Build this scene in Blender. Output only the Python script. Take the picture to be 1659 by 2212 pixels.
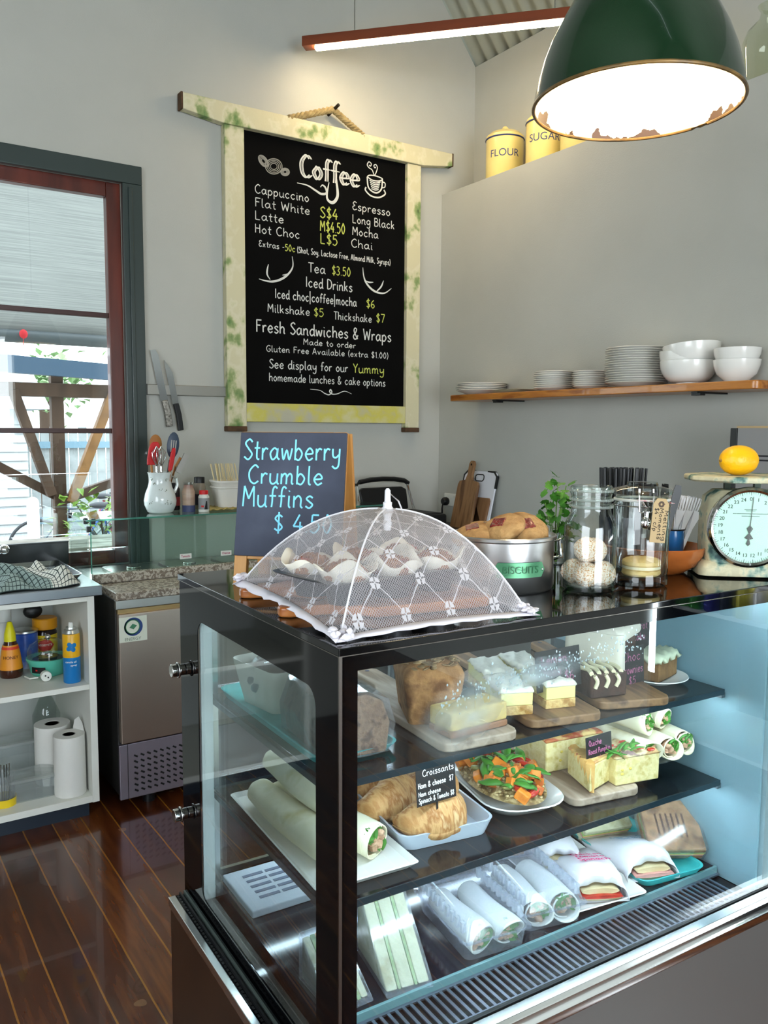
import bpy, bmesh, math, random
from mathutils import Vector, Matrix
random.seed(7)
for o in list(bpy.data.objects): bpy.data.objects.remove(o, do_unlink=True)
SC = bpy.context.scene
COL = SC.collection
PI = math.pi
# ------------------------------------------------------------------ camera
YAW, PITCH, ROLL, FPX, CAMZ = 0.58616, 0.096929, 0.0057935, 1815.7, 1.5
fw = Vector((math.sin(YAW)*math.cos(PITCH), math.cos(YAW)*math.cos(PITCH), -math.sin(PITCH)))
r0 = Vector((math.cos(YAW), -math.sin(YAW), 0)); u0 = r0.cross(fw)
cr, sr = math.cos(ROLL), math.sin(ROLL)
rt = r0*cr + u0*sr; up = u0*cr - r0*sr
cam = bpy.data.cameras.new('camera'); cam_o = bpy.data.objects.new('camera', cam); COL.objects.link(cam_o)
cam.sensor_fit = 'HORIZONTAL'; cam.sensor_width = 36.0; cam.lens = 36.0*FPX/1659.0
cam.clip_start = 0.05; cam.clip_end = 200
cam_o.matrix_world = Matrix(((rt.x, up.x, -fw.x, 0), (rt.y, up.y, -fw.y, 0), (rt.z, up.z, -fw.z, CAMZ), (0, 0, 0, 1)))
SC.camera = cam_o
# ------------------------------------------------------------------ view and world
SC.view_settings.view_transform = 'Standard'; SC.view_settings.look = 'None'
SC.view_settings.gamma = 1.0; SC.view_settings.exposure = 0.04; SC.view_settings.use_curve_mapping = False
W = bpy.data.worlds.new('overcast_sky'); SC.world = W; W.use_nodes = True
wn = W.node_tree; wn.nodes.clear()
wo = wn.nodes.new('ShaderNodeOutputWorld'); wb = wn.nodes.new('ShaderNodeBackground')
wt = wn.nodes.new('ShaderNodeTexCoord'); ws = wn.nodes.new('ShaderNodeSeparateXYZ'); wr = wn.nodes.new('ShaderNodeValToRGB')
wr.color_ramp.elements[0].position = 0.0; wr.color_ramp.elements[0].color = (0.75, 0.82, 0.85, 1)
wr.color_ramp.elements[1].position = 0.5; wr.color_ramp.elements[1].color = (0.80, 0.90, 1.0, 1)
wn.links.new(wt.outputs['Generated'], ws.inputs[0]); wn.links.new(ws.outputs['Z'], wr.inputs[0])
wn.links.new(wr.outputs[0], wb.inputs[0]); wn.links.new(wb.outputs[0], wo.inputs[0])
wb.inputs[1].default_value = 8.0
# ------------------------------------------------------------------ room lights
def area(name, loc, rot, sx, sy, power, col):
    l = bpy.data.lights.new(name, 'AREA'); l.shape = 'RECTANGLE'; l.size = sx; l.size_y = sy; l.energy = power; l.color = col
    o = bpy.data.objects.new(name, l); COL.objects.link(o); o.location = loc; o.rotation_euler = rot; return o
area('doorway_daylight', (0.6, -3.35, 1.45), (PI/2, 0, 0), 2.6, 2.3, 95, (0.82, 0.91, 1.0))
area('side_fill_light', (-2.1, -.4, 1.9), (0, -PI/2, 0), 1.7, 2.4, 16, (0.86, 0.93, 1.0))  # fill light added from the left to brighten the right wall
# ------------------------------------------------------------------ helpers
def lin(h):
    c = [int(h[i:i+2], 16)/255 for i in (1, 3, 5)]
    return tuple(x/12.92 if x <= .04045 else ((x+.055)/1.055)**2.4 for x in c) + (1,)
MATS = {}
def mat(name, col='#808080', rough=.5, metal=0, spec=.5, trans=0, ior=1.45, emit=None, es=0, sub=0, coat=0, var=None, scale=8, detail=4, bump=0, bscale=None, stretch=None, ramp=(.35, .65), alpha=1, aniso=0):
    """principled surface; var = second colour mixed in by noise (wear, grain, crumb), bump = noise relief"""
    if name in MATS: return MATS[name]
    m = bpy.data.materials.new(name); m.use_nodes = True; t = m.node_tree; b = t.nodes['Principled BSDF']; MATS[name] = m
    I = b.inputs
    I['Base Color'].default_value = lin(col); I['Roughness'].default_value = rough; I['Metallic'].default_value = metal
    I['Specular IOR Level'].default_value = spec; I['Transmission Weight'].default_value = trans; I['IOR'].default_value = ior
    I['Subsurface Weight'].default_value = sub; I['Coat Weight'].default_value = coat; I['Alpha'].default_value = alpha
    if sub: I['Subsurface Radius'].default_value = (.01, .006, .004)
    if aniso: I['Anisotropic'].default_value = aniso
    if emit: I['Emission Color'].default_value = lin(emit); I['Emission Strength'].default_value = es
    if var or bump:
        tc = t.nodes.new('ShaderNodeTexCoord'); mp = t.nodes.new('ShaderNodeMapping'); t.links.new(tc.outputs['Object'], mp.inputs[0])
        if stretch: mp.inputs['Scale'].default_value = stretch
        if var:
            n = t.nodes.new('ShaderNodeTexNoise'); n.inputs['Scale'].default_value = scale; n.inputs['Detail'].default_value = detail
            t.links.new(mp.outputs[0], n.inputs['Vector'])
            r = t.nodes.new('ShaderNodeValToRGB'); e = r.color_ramp.elements
            cols = [col] + (var if isinstance(var, list) else [var])
            e[0].position = ramp[0]; e[0].color = lin(cols[0]); e[1].position = ramp[1]; e[1].color = lin(cols[-1])
            for k, c in enumerate(cols[1:-1]):
                x = e.new(ramp[0]+(ramp[1]-ramp[0])*(k+1)/(len(cols)-1)); x.color = lin(c)
            t.links.new(n.outputs['Fac'], r.inputs[0]); t.links.new(r.outputs[0], I['Base Color'])
        if bump:
            n2 = t.nodes.new('ShaderNodeTexNoise'); n2.inputs['Scale'].default_value = bscale or scale; n2.inputs['Detail'].default_value = 5
            t.links.new(mp.outputs[0], n2.inputs['Vector'])
            bp = t.nodes.new('ShaderNodeBump'); bp.inputs['Strength'].default_value = min(1, bump); bp.inputs['Distance'].default_value = .004*max(1, bump)
            t.links.new(n2.outputs['Fac'], bp.inputs['Height']); t.links.new(bp.outputs[0], I['Normal'])
    return m
def glass(name, tint=(1, 1, 1), rough=0.0, haze=0.0, hazecol=(.8, .9, .92), ior=1.5, hscale=0, edge=None):
    """thin sheet glass: clear transmission plus Fresnel reflection; haze = milky film: fog, cloudy plastic, painted-in reflections"""
    if name in MATS: return MATS[name]
    m = bpy.data.materials.new(name); m.use_nodes = True; t = m.node_tree; t.nodes.clear(); MATS[name] = m
    o = t.nodes.new('ShaderNodeOutputMaterial'); mx = t.nodes.new('ShaderNodeMixShader'); fr = t.nodes.new('ShaderNodeFresnel'); gm = t.nodes.new('ShaderNodeNewGeometry'); im = t.nodes.new('ShaderNodeMix'); im.inputs[2].default_value = ior; im.inputs[3].default_value = 1/ior
    t.links.new(gm.outputs['Backfacing'], im.inputs[0]); t.links.new(im.outputs[0], fr.inputs[0])
    tr = t.nodes.new('ShaderNodeBsdfTransparent'); tr.inputs[0].default_value = (*tint, 1)
    gl = t.nodes.new('ShaderNodeBsdfGlossy'); gl.inputs['Roughness'].default_value = rough; gl.inputs['Color'].default_value = (1, 1, 1, 1)
    src = tr
    if edge:
        lw = t.nodes.new('ShaderNodeLayerWeight'); lw.inputs[0].default_value = .5; pw = t.nodes.new('ShaderNodeMath'); pw.operation = 'POWER'; pw.inputs[1].default_value = 1.7
        me_ = t.nodes.new('ShaderNodeMix'); me_.data_type = 'RGBA'; me_.inputs[6].default_value = (*tint, 1); me_.inputs[7].default_value = (*edge, 1)
        t.links.new(lw.outputs['Facing'], pw.inputs[0]); t.links.new(pw.outputs[0], me_.inputs[0]); t.links.new(me_.outputs[2], tr.inputs[0])
    if haze:
        df = t.nodes.new('ShaderNodeBsdfTranslucent'); df.inputs[0].default_value = (*hazecol, 1)
        d2 = t.nodes.new('ShaderNodeBsdfDiffuse'); d2.inputs[0].default_value = (*hazecol, 1)
        m0 = t.nodes.new('ShaderNodeMixShader'); m0.inputs[0].default_value = .5; t.links.new(df.outputs[0], m0.inputs[1]); t.links.new(d2.outputs[0], m0.inputs[2])
        m1 = t.nodes.new('ShaderNodeMixShader'); m1.inputs[0].default_value = haze
        if hscale:
            tc = t.nodes.new('ShaderNodeTexCoord'); n = t.nodes.new('ShaderNodeTexNoise'); n.inputs['Scale'].default_value = hscale; n.inputs['Detail'].default_value = 6
            mm = t.nodes.new('ShaderNodeMath'); mm.operation = 'MULTIPLY'; mm.inputs[1].default_value = haze*2
            t.links.new(tc.outputs['Object'], n.inputs['Vector']); t.links.new(n.outputs['Fac'], mm.inputs[0]); t.links.new(mm.outputs[0], m1.inputs[0])
        t.links.new(tr.outputs[0], m1.inputs[1]); t.links.new(m0.outputs[0], m1.inputs[2]); src = m1
    t.links.new(fr.outputs[0], mx.inputs[0]); t.links.new(src.outputs[0], mx.inputs[1]); t.links.new(gl.outputs[0], mx.inputs[2]); t.links.new(mx.outputs[0], o.inputs[0])
    return m
def lamp(name, col, strength):
    if name in MATS: return MATS[name]
    m = bpy.data.materials.new(name); m.use_nodes = True; t = m.node_tree; t.nodes.clear(); MATS[name] = m
    o = t.nodes.new('ShaderNodeOutputMaterial'); e = t.nodes.new('ShaderNodeEmission'); e.inputs[0].default_value = (*col, 1); e.inputs[1].default_value = strength
    t.links.new(e.outputs[0], o.inputs[0]); return m
def V(*a): return Vector(a)
def frame_of(d):
    d = d.normalized(); a = Vector((0, 0, 1)) if abs(d.z) < .95 else Vector((1, 0, 0))
    x = d.cross(a).normalized(); return x, d.cross(x).normalized()*-1
class MB:
    def __init__(s): s.v = []; s.f = []; s.uv = {}
    def add(s, vs, fs, M=None):
        n = len(s.v); s.v += [tuple(M @ Vector(p)) if M else tuple(p) for p in vs]; s.f += [tuple(i+n for i in f) for f in fs]; return s
    def box(s, x0, x1, y0, y1, z0, z1, M=None):
        vs = [(x, y, z) for z in (z0, z1) for y in (y0, y1) for x in (x0, x1)]
        return s.add(vs, [(0, 2, 3, 1), (4, 5, 7, 6), (0, 1, 5, 4), (2, 6, 7, 3), (0, 4, 6, 2), (1, 3, 7, 5)], M)
    def loft(s, rings, closed=True, cap0=True, cap1=True, M=None):
        n = len(rings[0]); vs = [p for r in rings for p in r]; fs = []
        for i in range(len(rings)-1):
            for j in range(n if closed else n-1):
                a = i*n+j; b = i*n+(j+1) % n; fs.append((a, b, b+n, a+n))
        if cap0: fs.append(tuple(range(n))[::-1])
        if cap1: fs.append(tuple((len(rings)-1)*n+j for j in range(n)))
        return s.add(vs, fs, M)
    def lathe(s, prof, n=32, c=(0, 0, 0), M=None, caps=True):
        rings = [[(c[0]+r*math.cos(2*PI*k/n), c[1]+r*math.sin(2*PI*k/n), c[2]+z) for k in range(n)] for r, z in prof]
        return s.loft(rings, True, caps, caps, M)
    def cyl(s, p0, p1, r0, r1=None, n=16, M=None):
        p0 = Vector(p0); p1 = Vector(p1); r1 = r0 if r1 is None else r1; a, b = frame_of(p1-p0)
        return s.loft([[tuple(p+(a*math.cos(2*PI*k/n)+b*math.sin(2*PI*k/n))*r) for k in range(n)] for p, r in ((p0, r0), (p1, r1))], M=M)
    def tube(s, pts, r, n=8, closed=False, M=None, flat=None):
        """swept tube along points; r number or list; flat=(normal, ratio) squashes it along normal"""
        P = [Vector(p) for p in pts]; R = r if isinstance(r, (list, tuple)) else [r]*len(P); rings = []
        pa = None
        for i, p in enumerate(P):
            d = (P[(i+1) % len(P)]-P[i-1]) if closed else (P[min(i+1, len(P)-1)]-P[max(i-1, 0)])
            if d.length < 1e-9: d = Vector((1, 0, 0))
            d.normalize()
            if flat: b = Vector(flat[0]).normalized(); a = d.cross(b).normalized(); q = flat[1]
            else:
                if pa is None: a, b = frame_of(d)
                else: a = (pa-d*pa.dot(d)).normalized(); b = d.cross(a)
                pa = a; q = 1
            rings.append([tuple(p+a*math.cos(2*PI*k/n)*R[i]+b*math.sin(2*PI*k/n)*R[i]*q) for k in range(n)])
        if closed: rings.append(rings[0]); return s.loft(rings, True, False, False, M)
        return s.loft(rings, M=M)
    def ball(s, c, r, n=16, m=10, M=None, jit=0, rnd=random):
        rx, ry, rz = r if isinstance(r, (tuple, list)) else (r, r, r); rings = []
        for i in range(1, m):
            a = PI*i/m; rings.append([(c[0]+rx*(1+rnd.uniform(-jit, jit))*math.sin(a)*math.cos(2*PI*k/n), c[1]+ry*(1+rnd.uniform(-jit, jit))*math.sin(a)*math.sin(2*PI*k/n), c[2]-rz*math.cos(a)*(1+rnd.uniform(-jit, jit))) for k in range(n)])
        vs = [p for q in rings for p in q]+[(c[0], c[1], c[2]-rz), (c[0], c[1], c[2]+rz)]; fs = []
        for i in range(m-2):
            for j in range(n): fs.append((i*n+j, i*n+(j+1) % n, (i+1)*n+(j+1) % n, (i+1)*n+j))
        L = len(vs)
        for j in range(n): fs.append((L-2, (j+1) % n, j)); fs.append((L-1, (m-2)*n+j, (m-2)*n+(j+1) % n))
        return s.add(vs, fs, M)
    def prism(s, poly, z0, z1, M=None):
        n = len(poly); return s.loft([[(x, y, z0) for x, y in poly], [(x, y, z1) for x, y in poly]], M=M)
    def ring(s, outer, inner, z0, z1, M=None):
        n = len(outer); vs = [(x, y, z) for z in (z0, z1) for L in (outer, inner) for x, y in L]; fs = []
        for j in range(n):
            k = (j+1) % n; o0, i0, o1, i1 = j, n+j, 2*n+j, 3*n+j; p0, q0, p1, q1 = k, n+k, 2*n+k, 3*n+k
            fs += [(o0, i0, q0, p0), (o1, p1, q1, i1), (o0, p0, p1, o1), (i0, i1, q1, q0)]
        return s.add(vs, fs, M)
    def grid(s, P, M=None, uv=None, thick=0):
        """P[i][j] points -> open sheet"""
        a = len(P); b = len(P[0]); base = len(s.f)
        s.add([p for q in P for p in q], [(i*b+j, i*b+j+1, (i+1)*b+j+1, (i+1)*b+j) for i in range(a-1) for j in range(b-1)], M)
        if uv:
            for i in range(a-1):
                for j in range(b-1): s.uv[base+i*(b-1)+j] = [uv[i][j], uv[i][j+1], uv[i+1][j+1], uv[i+1][j]]
        return s
    def build(s, name, m=None, parent=None, smooth=40, bevel=0, seg=2, solid=0, subsurf=0, loc=None):
        me = bpy.data.meshes.new(name); me.from_pydata(s.v, [], s.f); me.validate(); me.update()
        bm = bmesh.new(); bm.from_mesh(me); bmesh.ops.recalc_face_normals(bm, faces=bm.faces)
        bm.to_mesh(me); bm.free()
        if s.uv and len(me.polygons) == len(s.f):
            L = me.uv_layers.new(name='UVMap')
            for p in me.polygons:
                q = s.uv.get(p.index)
                if q:
                    lk = {s.f[p.index][k]: q[k] for k in range(4)}
                    for li in p.loop_indices: L.data[li].uv = lk[me.loops[li].vertex_index]
        if smooth:
            me.polygons.foreach_set('use_smooth', [True]*len(me.polygons)); me.set_sharp_from_angle(angle=math.radians(smooth))
        o = bpy.data.objects.new(name, me); COL.objects.link(o)
        if m: me.materials.append(m)
        if parent: o.parent = parent
        if loc: o.location = loc
        if solid: q = o.modifiers.new('thickness', 'SOLIDIFY'); q.thickness = solid; q.offset = 0
        if bevel: q = o.modifiers.new('bevel', 'BEVEL'); q.width = bevel; q.segments = seg; q.limit_method = 'ANGLE'; q.angle_limit = math.radians(35); q.harden_normals = True
        if subsurf: q = o.modifiers.new('subdivision', 'SUBSURF'); q.levels = subsurf; q.render_levels = subsurf
        return o
def tag(o, label=None, cat=None, group=None, kind=None):
    if label: o['label'] = label
    if cat: o['category'] = cat
    if group: o['group'] = group
    if kind: o['kind'] = kind
    return o
def thing(name, label, cat, loc=(0, 0, 0), rz=0, group=None, rot=None):
    o = bpy.data.objects.new(name, None); COL.objects.link(o); o.empty_display_size = .05
    o.location = loc; o.rotation_euler = rot if rot else (0, 0, rz)
    return tag(o, label, cat, group)
def struct(o): o['kind'] = 'structure'; return o
def dup(root, loc, rz=None, label=None, group=None, rot=None, scale=None):
    r = root.copy(); COL.objects.link(r); r.location = loc
    if rot is not None: r.rotation_euler = rot
    elif rz is not None: r.rotation_euler = (0, 0, rz)
    if scale: r.scale = scale
    if label: r['label'] = label
    if group: r['group'] = group
    for ch in list(root.children):
        c = ch.copy(); COL.objects.link(c); c.parent = r
        for g in ch.children:
            d = g.copy(); COL.objects.link(d); d.parent = c
    return r
def Tm(x=0, y=0, z=0, rz=0, rx=0, ry=0, s=None):
    M = Matrix.Translation((x, y, z)) @ Matrix.Rotation(rz, 4, 'Z') @ Matrix.Rotation(ry, 4, 'Y') @ Matrix.Rotation(rx, 4, 'X')
    if s: M = M @ Matrix.Diagonal((*s, 1))
    return M
def rrect(x0, x1, y0, y1, r, n=6):
    P = []
    for cx, cy, a in ((x1-r, y1-r, 0), (x0+r, y1-r, PI/2), (x0+r, y0+r, PI), (x1-r, y0+r, 3*PI/2)):
        P += [(cx+r*math.cos(a+PI/2*k/n), cy+r*math.sin(a+PI/2*k/n)) for k in range(n+1)]
    return P
ORD = ['first', 'second', 'third', 'fourth', 'fifth', 'sixth', 'seventh', 'eighth', 'ninth', 'tenth', 'eleventh', 'twelfth', 'thirteenth', 'fourteenth', 'fifteenth', 'sixteenth', 'seventeenth']
# ------------------------------------------------------------------ hand lettering: single-stroke alphabet (x-height 4, caps 7)
GL = {
'a': "3.5,3.3 2,4 .4,2.2 1.4,.1 3.1,1.2 3.6,3.9 3.6,1 4.6,.1", 'b': "!.5,7 .5,0|.5,2.5 1.8,4 3.5,2.2 2.2,0 .5,.6", 'c': "3.4,3.3 2,4 .4,2.1 1.8,0 3.5,.8",
'd': "3.5,3.2 2,4 .4,2.1 1.6,0 3.4,1.2|3.6,7 3.6,1 4.4,.1", 'e': ".5,2 3.4,2.3 3,3.6 1.8,4 .4,2 1.8,0 3.6,.8", 'f': "3.2,6.3 2.2,7 1.4,5.5 1.4,2 1.2,0|!.2,3.8 2.8,3.8",
'g': "3.5,3.3 2,4 .4,2.3 1.6,.4 3.4,1.6|3.6,4 3.5,-1.4 2,-2.6 .5,-1.8", 'h': "!.5,7 .5,0|.5,2.4 2,4 3.3,3 3.3,.6 4,0", 'i': ".8,4 .8,.6 1.5,0|!.7,5.4 .9,5.7",
'k': "!.5,7 .5,0|!3,4 .6,1.8|!1.4,2.5 3.3,0", 'l': ".6,7 .6,.8 1.5,0", 'm': "!.4,4 .4,0|.4,2.5 1.6,4 2.5,3 2.5,0|2.5,2.5 3.8,4 4.7,3 4.7,.6 5.4,0",
'n': "!.4,4 .4,0|.4,2.5 1.9,4 3.1,3 3.1,.6 3.9,0", 'o': "2,4 .4,2.1 2,0 3.6,2 2.2,4 1.6,3.8", 'p': "!.4,4 .4,-2.6|.4,2.6 1.9,4 3.5,2.2 2,0 .4,.8",
'r': "!.4,4 .5,0|.5,2.4 1.6,3.9 2.8,3.6", 's': "3,3.4 1.8,4 .6,3.1 1.8,2.1 3,1.1 1.8,0 .3,.6", 't': "1.4,6.2 1.4,.8 2.6,.1|!.2,4 2.7,4", 'u': ".4,4 .5,.9 1.7,0 3.2,1.2 3.4,4|3.4,3.8 3.4,.6 4.1,0",
'v': "!.3,4 1.8,0 3.4,4", 'w': ".3,4 1.2,.1 2.5,3.4 3.8,.1 4.9,4", 'x': "!.4,4 3.2,0|!3.2,4 .4,0", 'y': ".4,4 .6,1.6 1.8,1 3.2,2|3.4,4 3.2,-1.4 1.8,-2.6 .4,-1.8", 'z': "!.4,4 3.2,4 .4,0 3.4,0",
'A': "!.2,0 2.3,7 4.4,0|!1,2.4 3.6,2.4", 'B': "!.6,7 .6,0|.6,6.9 3,6.6 3.2,4.6 .8,3.8|.8,3.8 3.8,3.2 3.6,.6 .6,0", 'C': "4.2,6 2.6,7 .5,4.6 .8,1.4 2.6,0 4.4,1", 'D': "!.6,7 .6,0|.6,7 3.4,6.2 4.4,3.4 3.2,.8 .6,0",
'E': "3.8,6.2 2.2,7 .8,5.5 2.4,3.8|2.4,3.8 .5,2.4 1.6,.1 4,1", 'F': "!.7,7 .7,0|!.7,6.9 4,6.9|!.7,3.9 3.2,3.9", 'G': "4.2,6 2.6,7 .5,4.6 .8,1.4 2.6,0 4.2,1.4 4.2,3|!4.2,3 2.6,3", 'H': "!.6,7 .6,0|!3.8,7 3.8,0|!.6,3.7 3.8,3.7",
'I': "!.7,7 .7,0", 'L': "!.7,7 .7,.1 3.6,.1", 'M': "!.5,0 .8,7 2.7,2.6 4.6,7 4.9,0", 'R': "!.6,7 .6,0|.6,6.9 3.2,6.6 3.4,4.4 .8,3.6|!1.6,3.6 4,0", 'S': "3.8,6 2.4,7 .7,5.6 2.2,3.7 3.8,1.8 2.2,0 .3,1",
'T': "!0,6.9 4.2,6.9|!2.1,6.9 2.1,0", 'W': "!.2,7 1.5,0 3,5.4 4.5,0 5.8,7", 'Y': "!.3,7 2.1,3.6|!3.9,7 2.1,3.6 2.1,0", 'O': "2.4,7 .4,3.5 2.4,0 4.4,3.5 2.6,7 2,6.9", 'P': "!.6,7 .6,0|.6,6.9 3.2,6.6 3.6,4.6 2.8,3.4 .6,3.2", 'Q': "2.4,7 .4,3.5 2.4,0 4.4,3.5 2.6,7|!3,1.6 4.6,-.4",
'0': "2,7 .4,3.5 2,0 3.6,3.5 2.2,7 1.8,6.9", '1': "!.5,5.6 1.6,7 1.6,0", '3': ".5,6.3 2,7 3.3,5.4 1.8,3.8|1.8,3.8 3.6,2 2,0 .3,.8", '4': "!2.6,7 .3,2.3 3.9,2.3|!2.9,4.2 2.9,0", '5': "!3.4,7 .9,7 .7,4|.7,4 2.4,4.4 3.6,2.2 2,0 .3,.7",
'6': "3,6.6 1,4.6 .5,1.8 2,0 3.5,1.6 2.2,3.3 .7,2.2", '7': "!.3,7 3.7,7 1.5,0", '8': "2,3.8 .7,5.4 2,7 3.3,5.4 2,3.8 .5,1.8 2,0 3.5,1.8 2,3.8", '2': ".5,5.6 2,7 3.4,5.4 .4,0|!.4,0 3.7,0", '9': "3.4,5.4 2,3.6 .6,5.3 2,7 3.4,5.4 3,0",
'$': "3.6,5.8 2.2,6.6 .8,5.2 2.2,3.6 3.6,1.8 2.2,.4 .6,1.2|!2.2,7.8 2.2,-.8", '&': "4,.2 1.2,4.6 1.6,6.8 3,6.4 2.6,4.6 .5,1.8 1.6,0 3.2,.6 4.2,2.6", '(': "1.6,7.4 .5,3.2 1.6,-1", ')': ".4,7.4 1.5,3.2 .4,-1", '-': "!.4,2.6 2.4,2.6", '.': "!.5,.1 .9,.4", ',': "!.8,.5 .4,-1", '|': "!.6,8 .6,-2", '/': "!.2,-.5 2.6,7"}
ADV = {'i': 1.9, 'l': 1.9, 'm': 5.9, 'w': 5.4, 't': 3, 'f': 3.1, 'r': 3.1, 's': 3.5, 'I': 1.8, 'W': 6.4, 'M': 5.6, '.': 1.5, ',': 1.5, '|': 1.8, '(': 2.1, ')': 2.1, '-': 3, ' ': 2.6, '1': 2.6, 'A': 5, 'C': 4.8, 'G': 4.9, 'H': 4.6, 'D': 5, 'B': 4.6, 'R': 4.6, 'a': 4.7, '&': 5, 'O': 5, 'Q': 5, '/': 3}
def smooth_pts(P, k=5):
    if len(P) < 3: return P
    out = []
    for i in range(len(P)-1):
        p0 = P[max(i-1, 0)]; p1 = P[i]; p2 = P[i+1]; p3 = P[min(i+2, len(P)-1)]
        for j in range(k):
            t = j/k; out.append(tuple(.5*((2*b)+(-a+c)*t+(2*a-5*b+4*c-d)*t*t+(-a+3*b-3*c+d)*t**3) for a, b, c, d in zip(p0, p1, p2, p3)))
    return out+[P[-1]]
def strokes(text):
    x = 0; S = []
    for ch in text:
        for st in GL.get(ch, '').split('|'):
            if not st: continue
            poly = st[0] == '!'; P = [tuple(float(q) for q in p.split(',')) for p in st.lstrip('!').split()]
            if poly:
                for p_, q_ in zip(P, P[1:]): S.append([(p_[0]+x, p_[1]), (q_[0]+x, q_[1])])
            else: S.append([(a+x, b) for a, b in smooth_pts(P)])
        x += ADV.get(ch, 4.2)+.5
    return S, x-.5
def hand(mb, text, o, xd, zd, length, h, r, nrm, slope=0):
    """chalk strokes: o = baseline start, xd/zd unit axes in the board plane, length = run of the line, h = cap height, r = half stroke width"""
    S, w = strokes(text); o = Vector(o); xd = Vector(xd); zd = Vector(zd)
    for st in S:
        mb.tube([o+xd*(a/w*length)+zd*(b/7*h+slope*a/w*length) for a, b in st], r, 6, flat=(nrm, .12))
    return mb
def printed(text, size, m, parent, M, name='lettering', bold=0.0, depth=.0006, sx=1):
    """printed lettering from the built-in typeface as a mesh part; M places it (text runs along local x, up is local y)"""
    cu = bpy.data.curves.new(name, 'FONT'); cu.body = text; cu.size = size; cu.align_x = 'CENTER'; cu.align_y = 'CENTER'; cu.extrude = depth; cu.offset = bold
    to = bpy.data.objects.new(name, cu); COL.objects.link(to)
    dg = bpy.context.evaluated_depsgraph_get(); me = bpy.data.meshes.new_from_object(to.evaluated_get(dg)); me.name = name
    bpy.data.objects.remove(to); bpy.data.curves.remove(cu)
    me.transform(M @ Matrix.Diagonal((sx, 1, 1, 1))); me.materials.clear(); me.materials.append(m)
    o = bpy.data.objects.new(name, me); COL.objects.link(o)
    if parent: o.parent = parent
    return o
def wrapped_text(text, size, m, parent, R, zc, ang, name='lettering', axis=(0, 0), sx=1):
    """printed lettering bent round an upright cylinder of radius R"""
    o = printed(text, size, m, parent, Matrix.Identity(4), name, depth=.0003)
    for v in o.data.vertices:
        x, y, z = v.co; a = ang+x*sx/R; v.co = (axis[0]+(R+.0005+z)*math.cos(a), axis[1]+(R+.0005+z)*math.sin(a), zc+y)
    return o
# ------------------------------------------------------------------ the display case's own axes: u along its front, v to its back
N0 = Vector((0.580, 0.984, 0)); AD = 0.033178
du = Vector((math.cos(AD), -math.sin(AD), 0)); dv = Vector((math.sin(AD), math.cos(AD), 0))
def DL(u, v, z): return N0+du*u+dv*v+Vector((0, 0, z))
S1, S2, S3, TOP = .957, .757, .557, 1.2      # shelf heights and the case top
YA, XB, XU, ZL = 3.85, 2.93, 3.157, 2.806    # back wall, lower right wall, upper right wall, ledge height
# ================================================================== ROOM
M_WALL = mat('wall_paint', '#b4b4ad', .85, var='#b0b0a9', scale=3, bump=.15, bscale=220)
M_TRIM = mat('dark_green_gloss', '#2f3a38', .35, coat=.2)
M_SASH = mat('red_stained_timber', '#6a2b1c', .35, var='#4a1a10', scale=14, stretch=(1, 1, .15), coat=.3)
M_CEIL = mat('painted_corrugated_iron', '#aeb2a6', .55)
M_BLACK = mat('black_plastic', '#0d0e10', .4)
M_BLACKG = mat('black_gloss', '#060608', .06, spec=.6)
M_STEEL = mat('brushed_steel', '#b9b6b0', .32, 1, bump=.05, bscale=40, stretch=(40, 1, 40))
M_CHROME = mat('chrome', '#dcdcdc', .08, 1)
M_ALU = mat('satin_aluminium', '#d8dad8', .3, 1)
M_WHITE = mat('white_ceramic', '#e9e7e1', .18, coat=.3)
M_WLAM = mat('white_laminate', '#dcdcd4', .45)
M_GLASS = glass('clear_glass', (.96, .985, .97))
M_GEDGE = glass('green_glass_edge', (.25, .62, .5), .1, .25, (.3, .7, .6))
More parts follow.
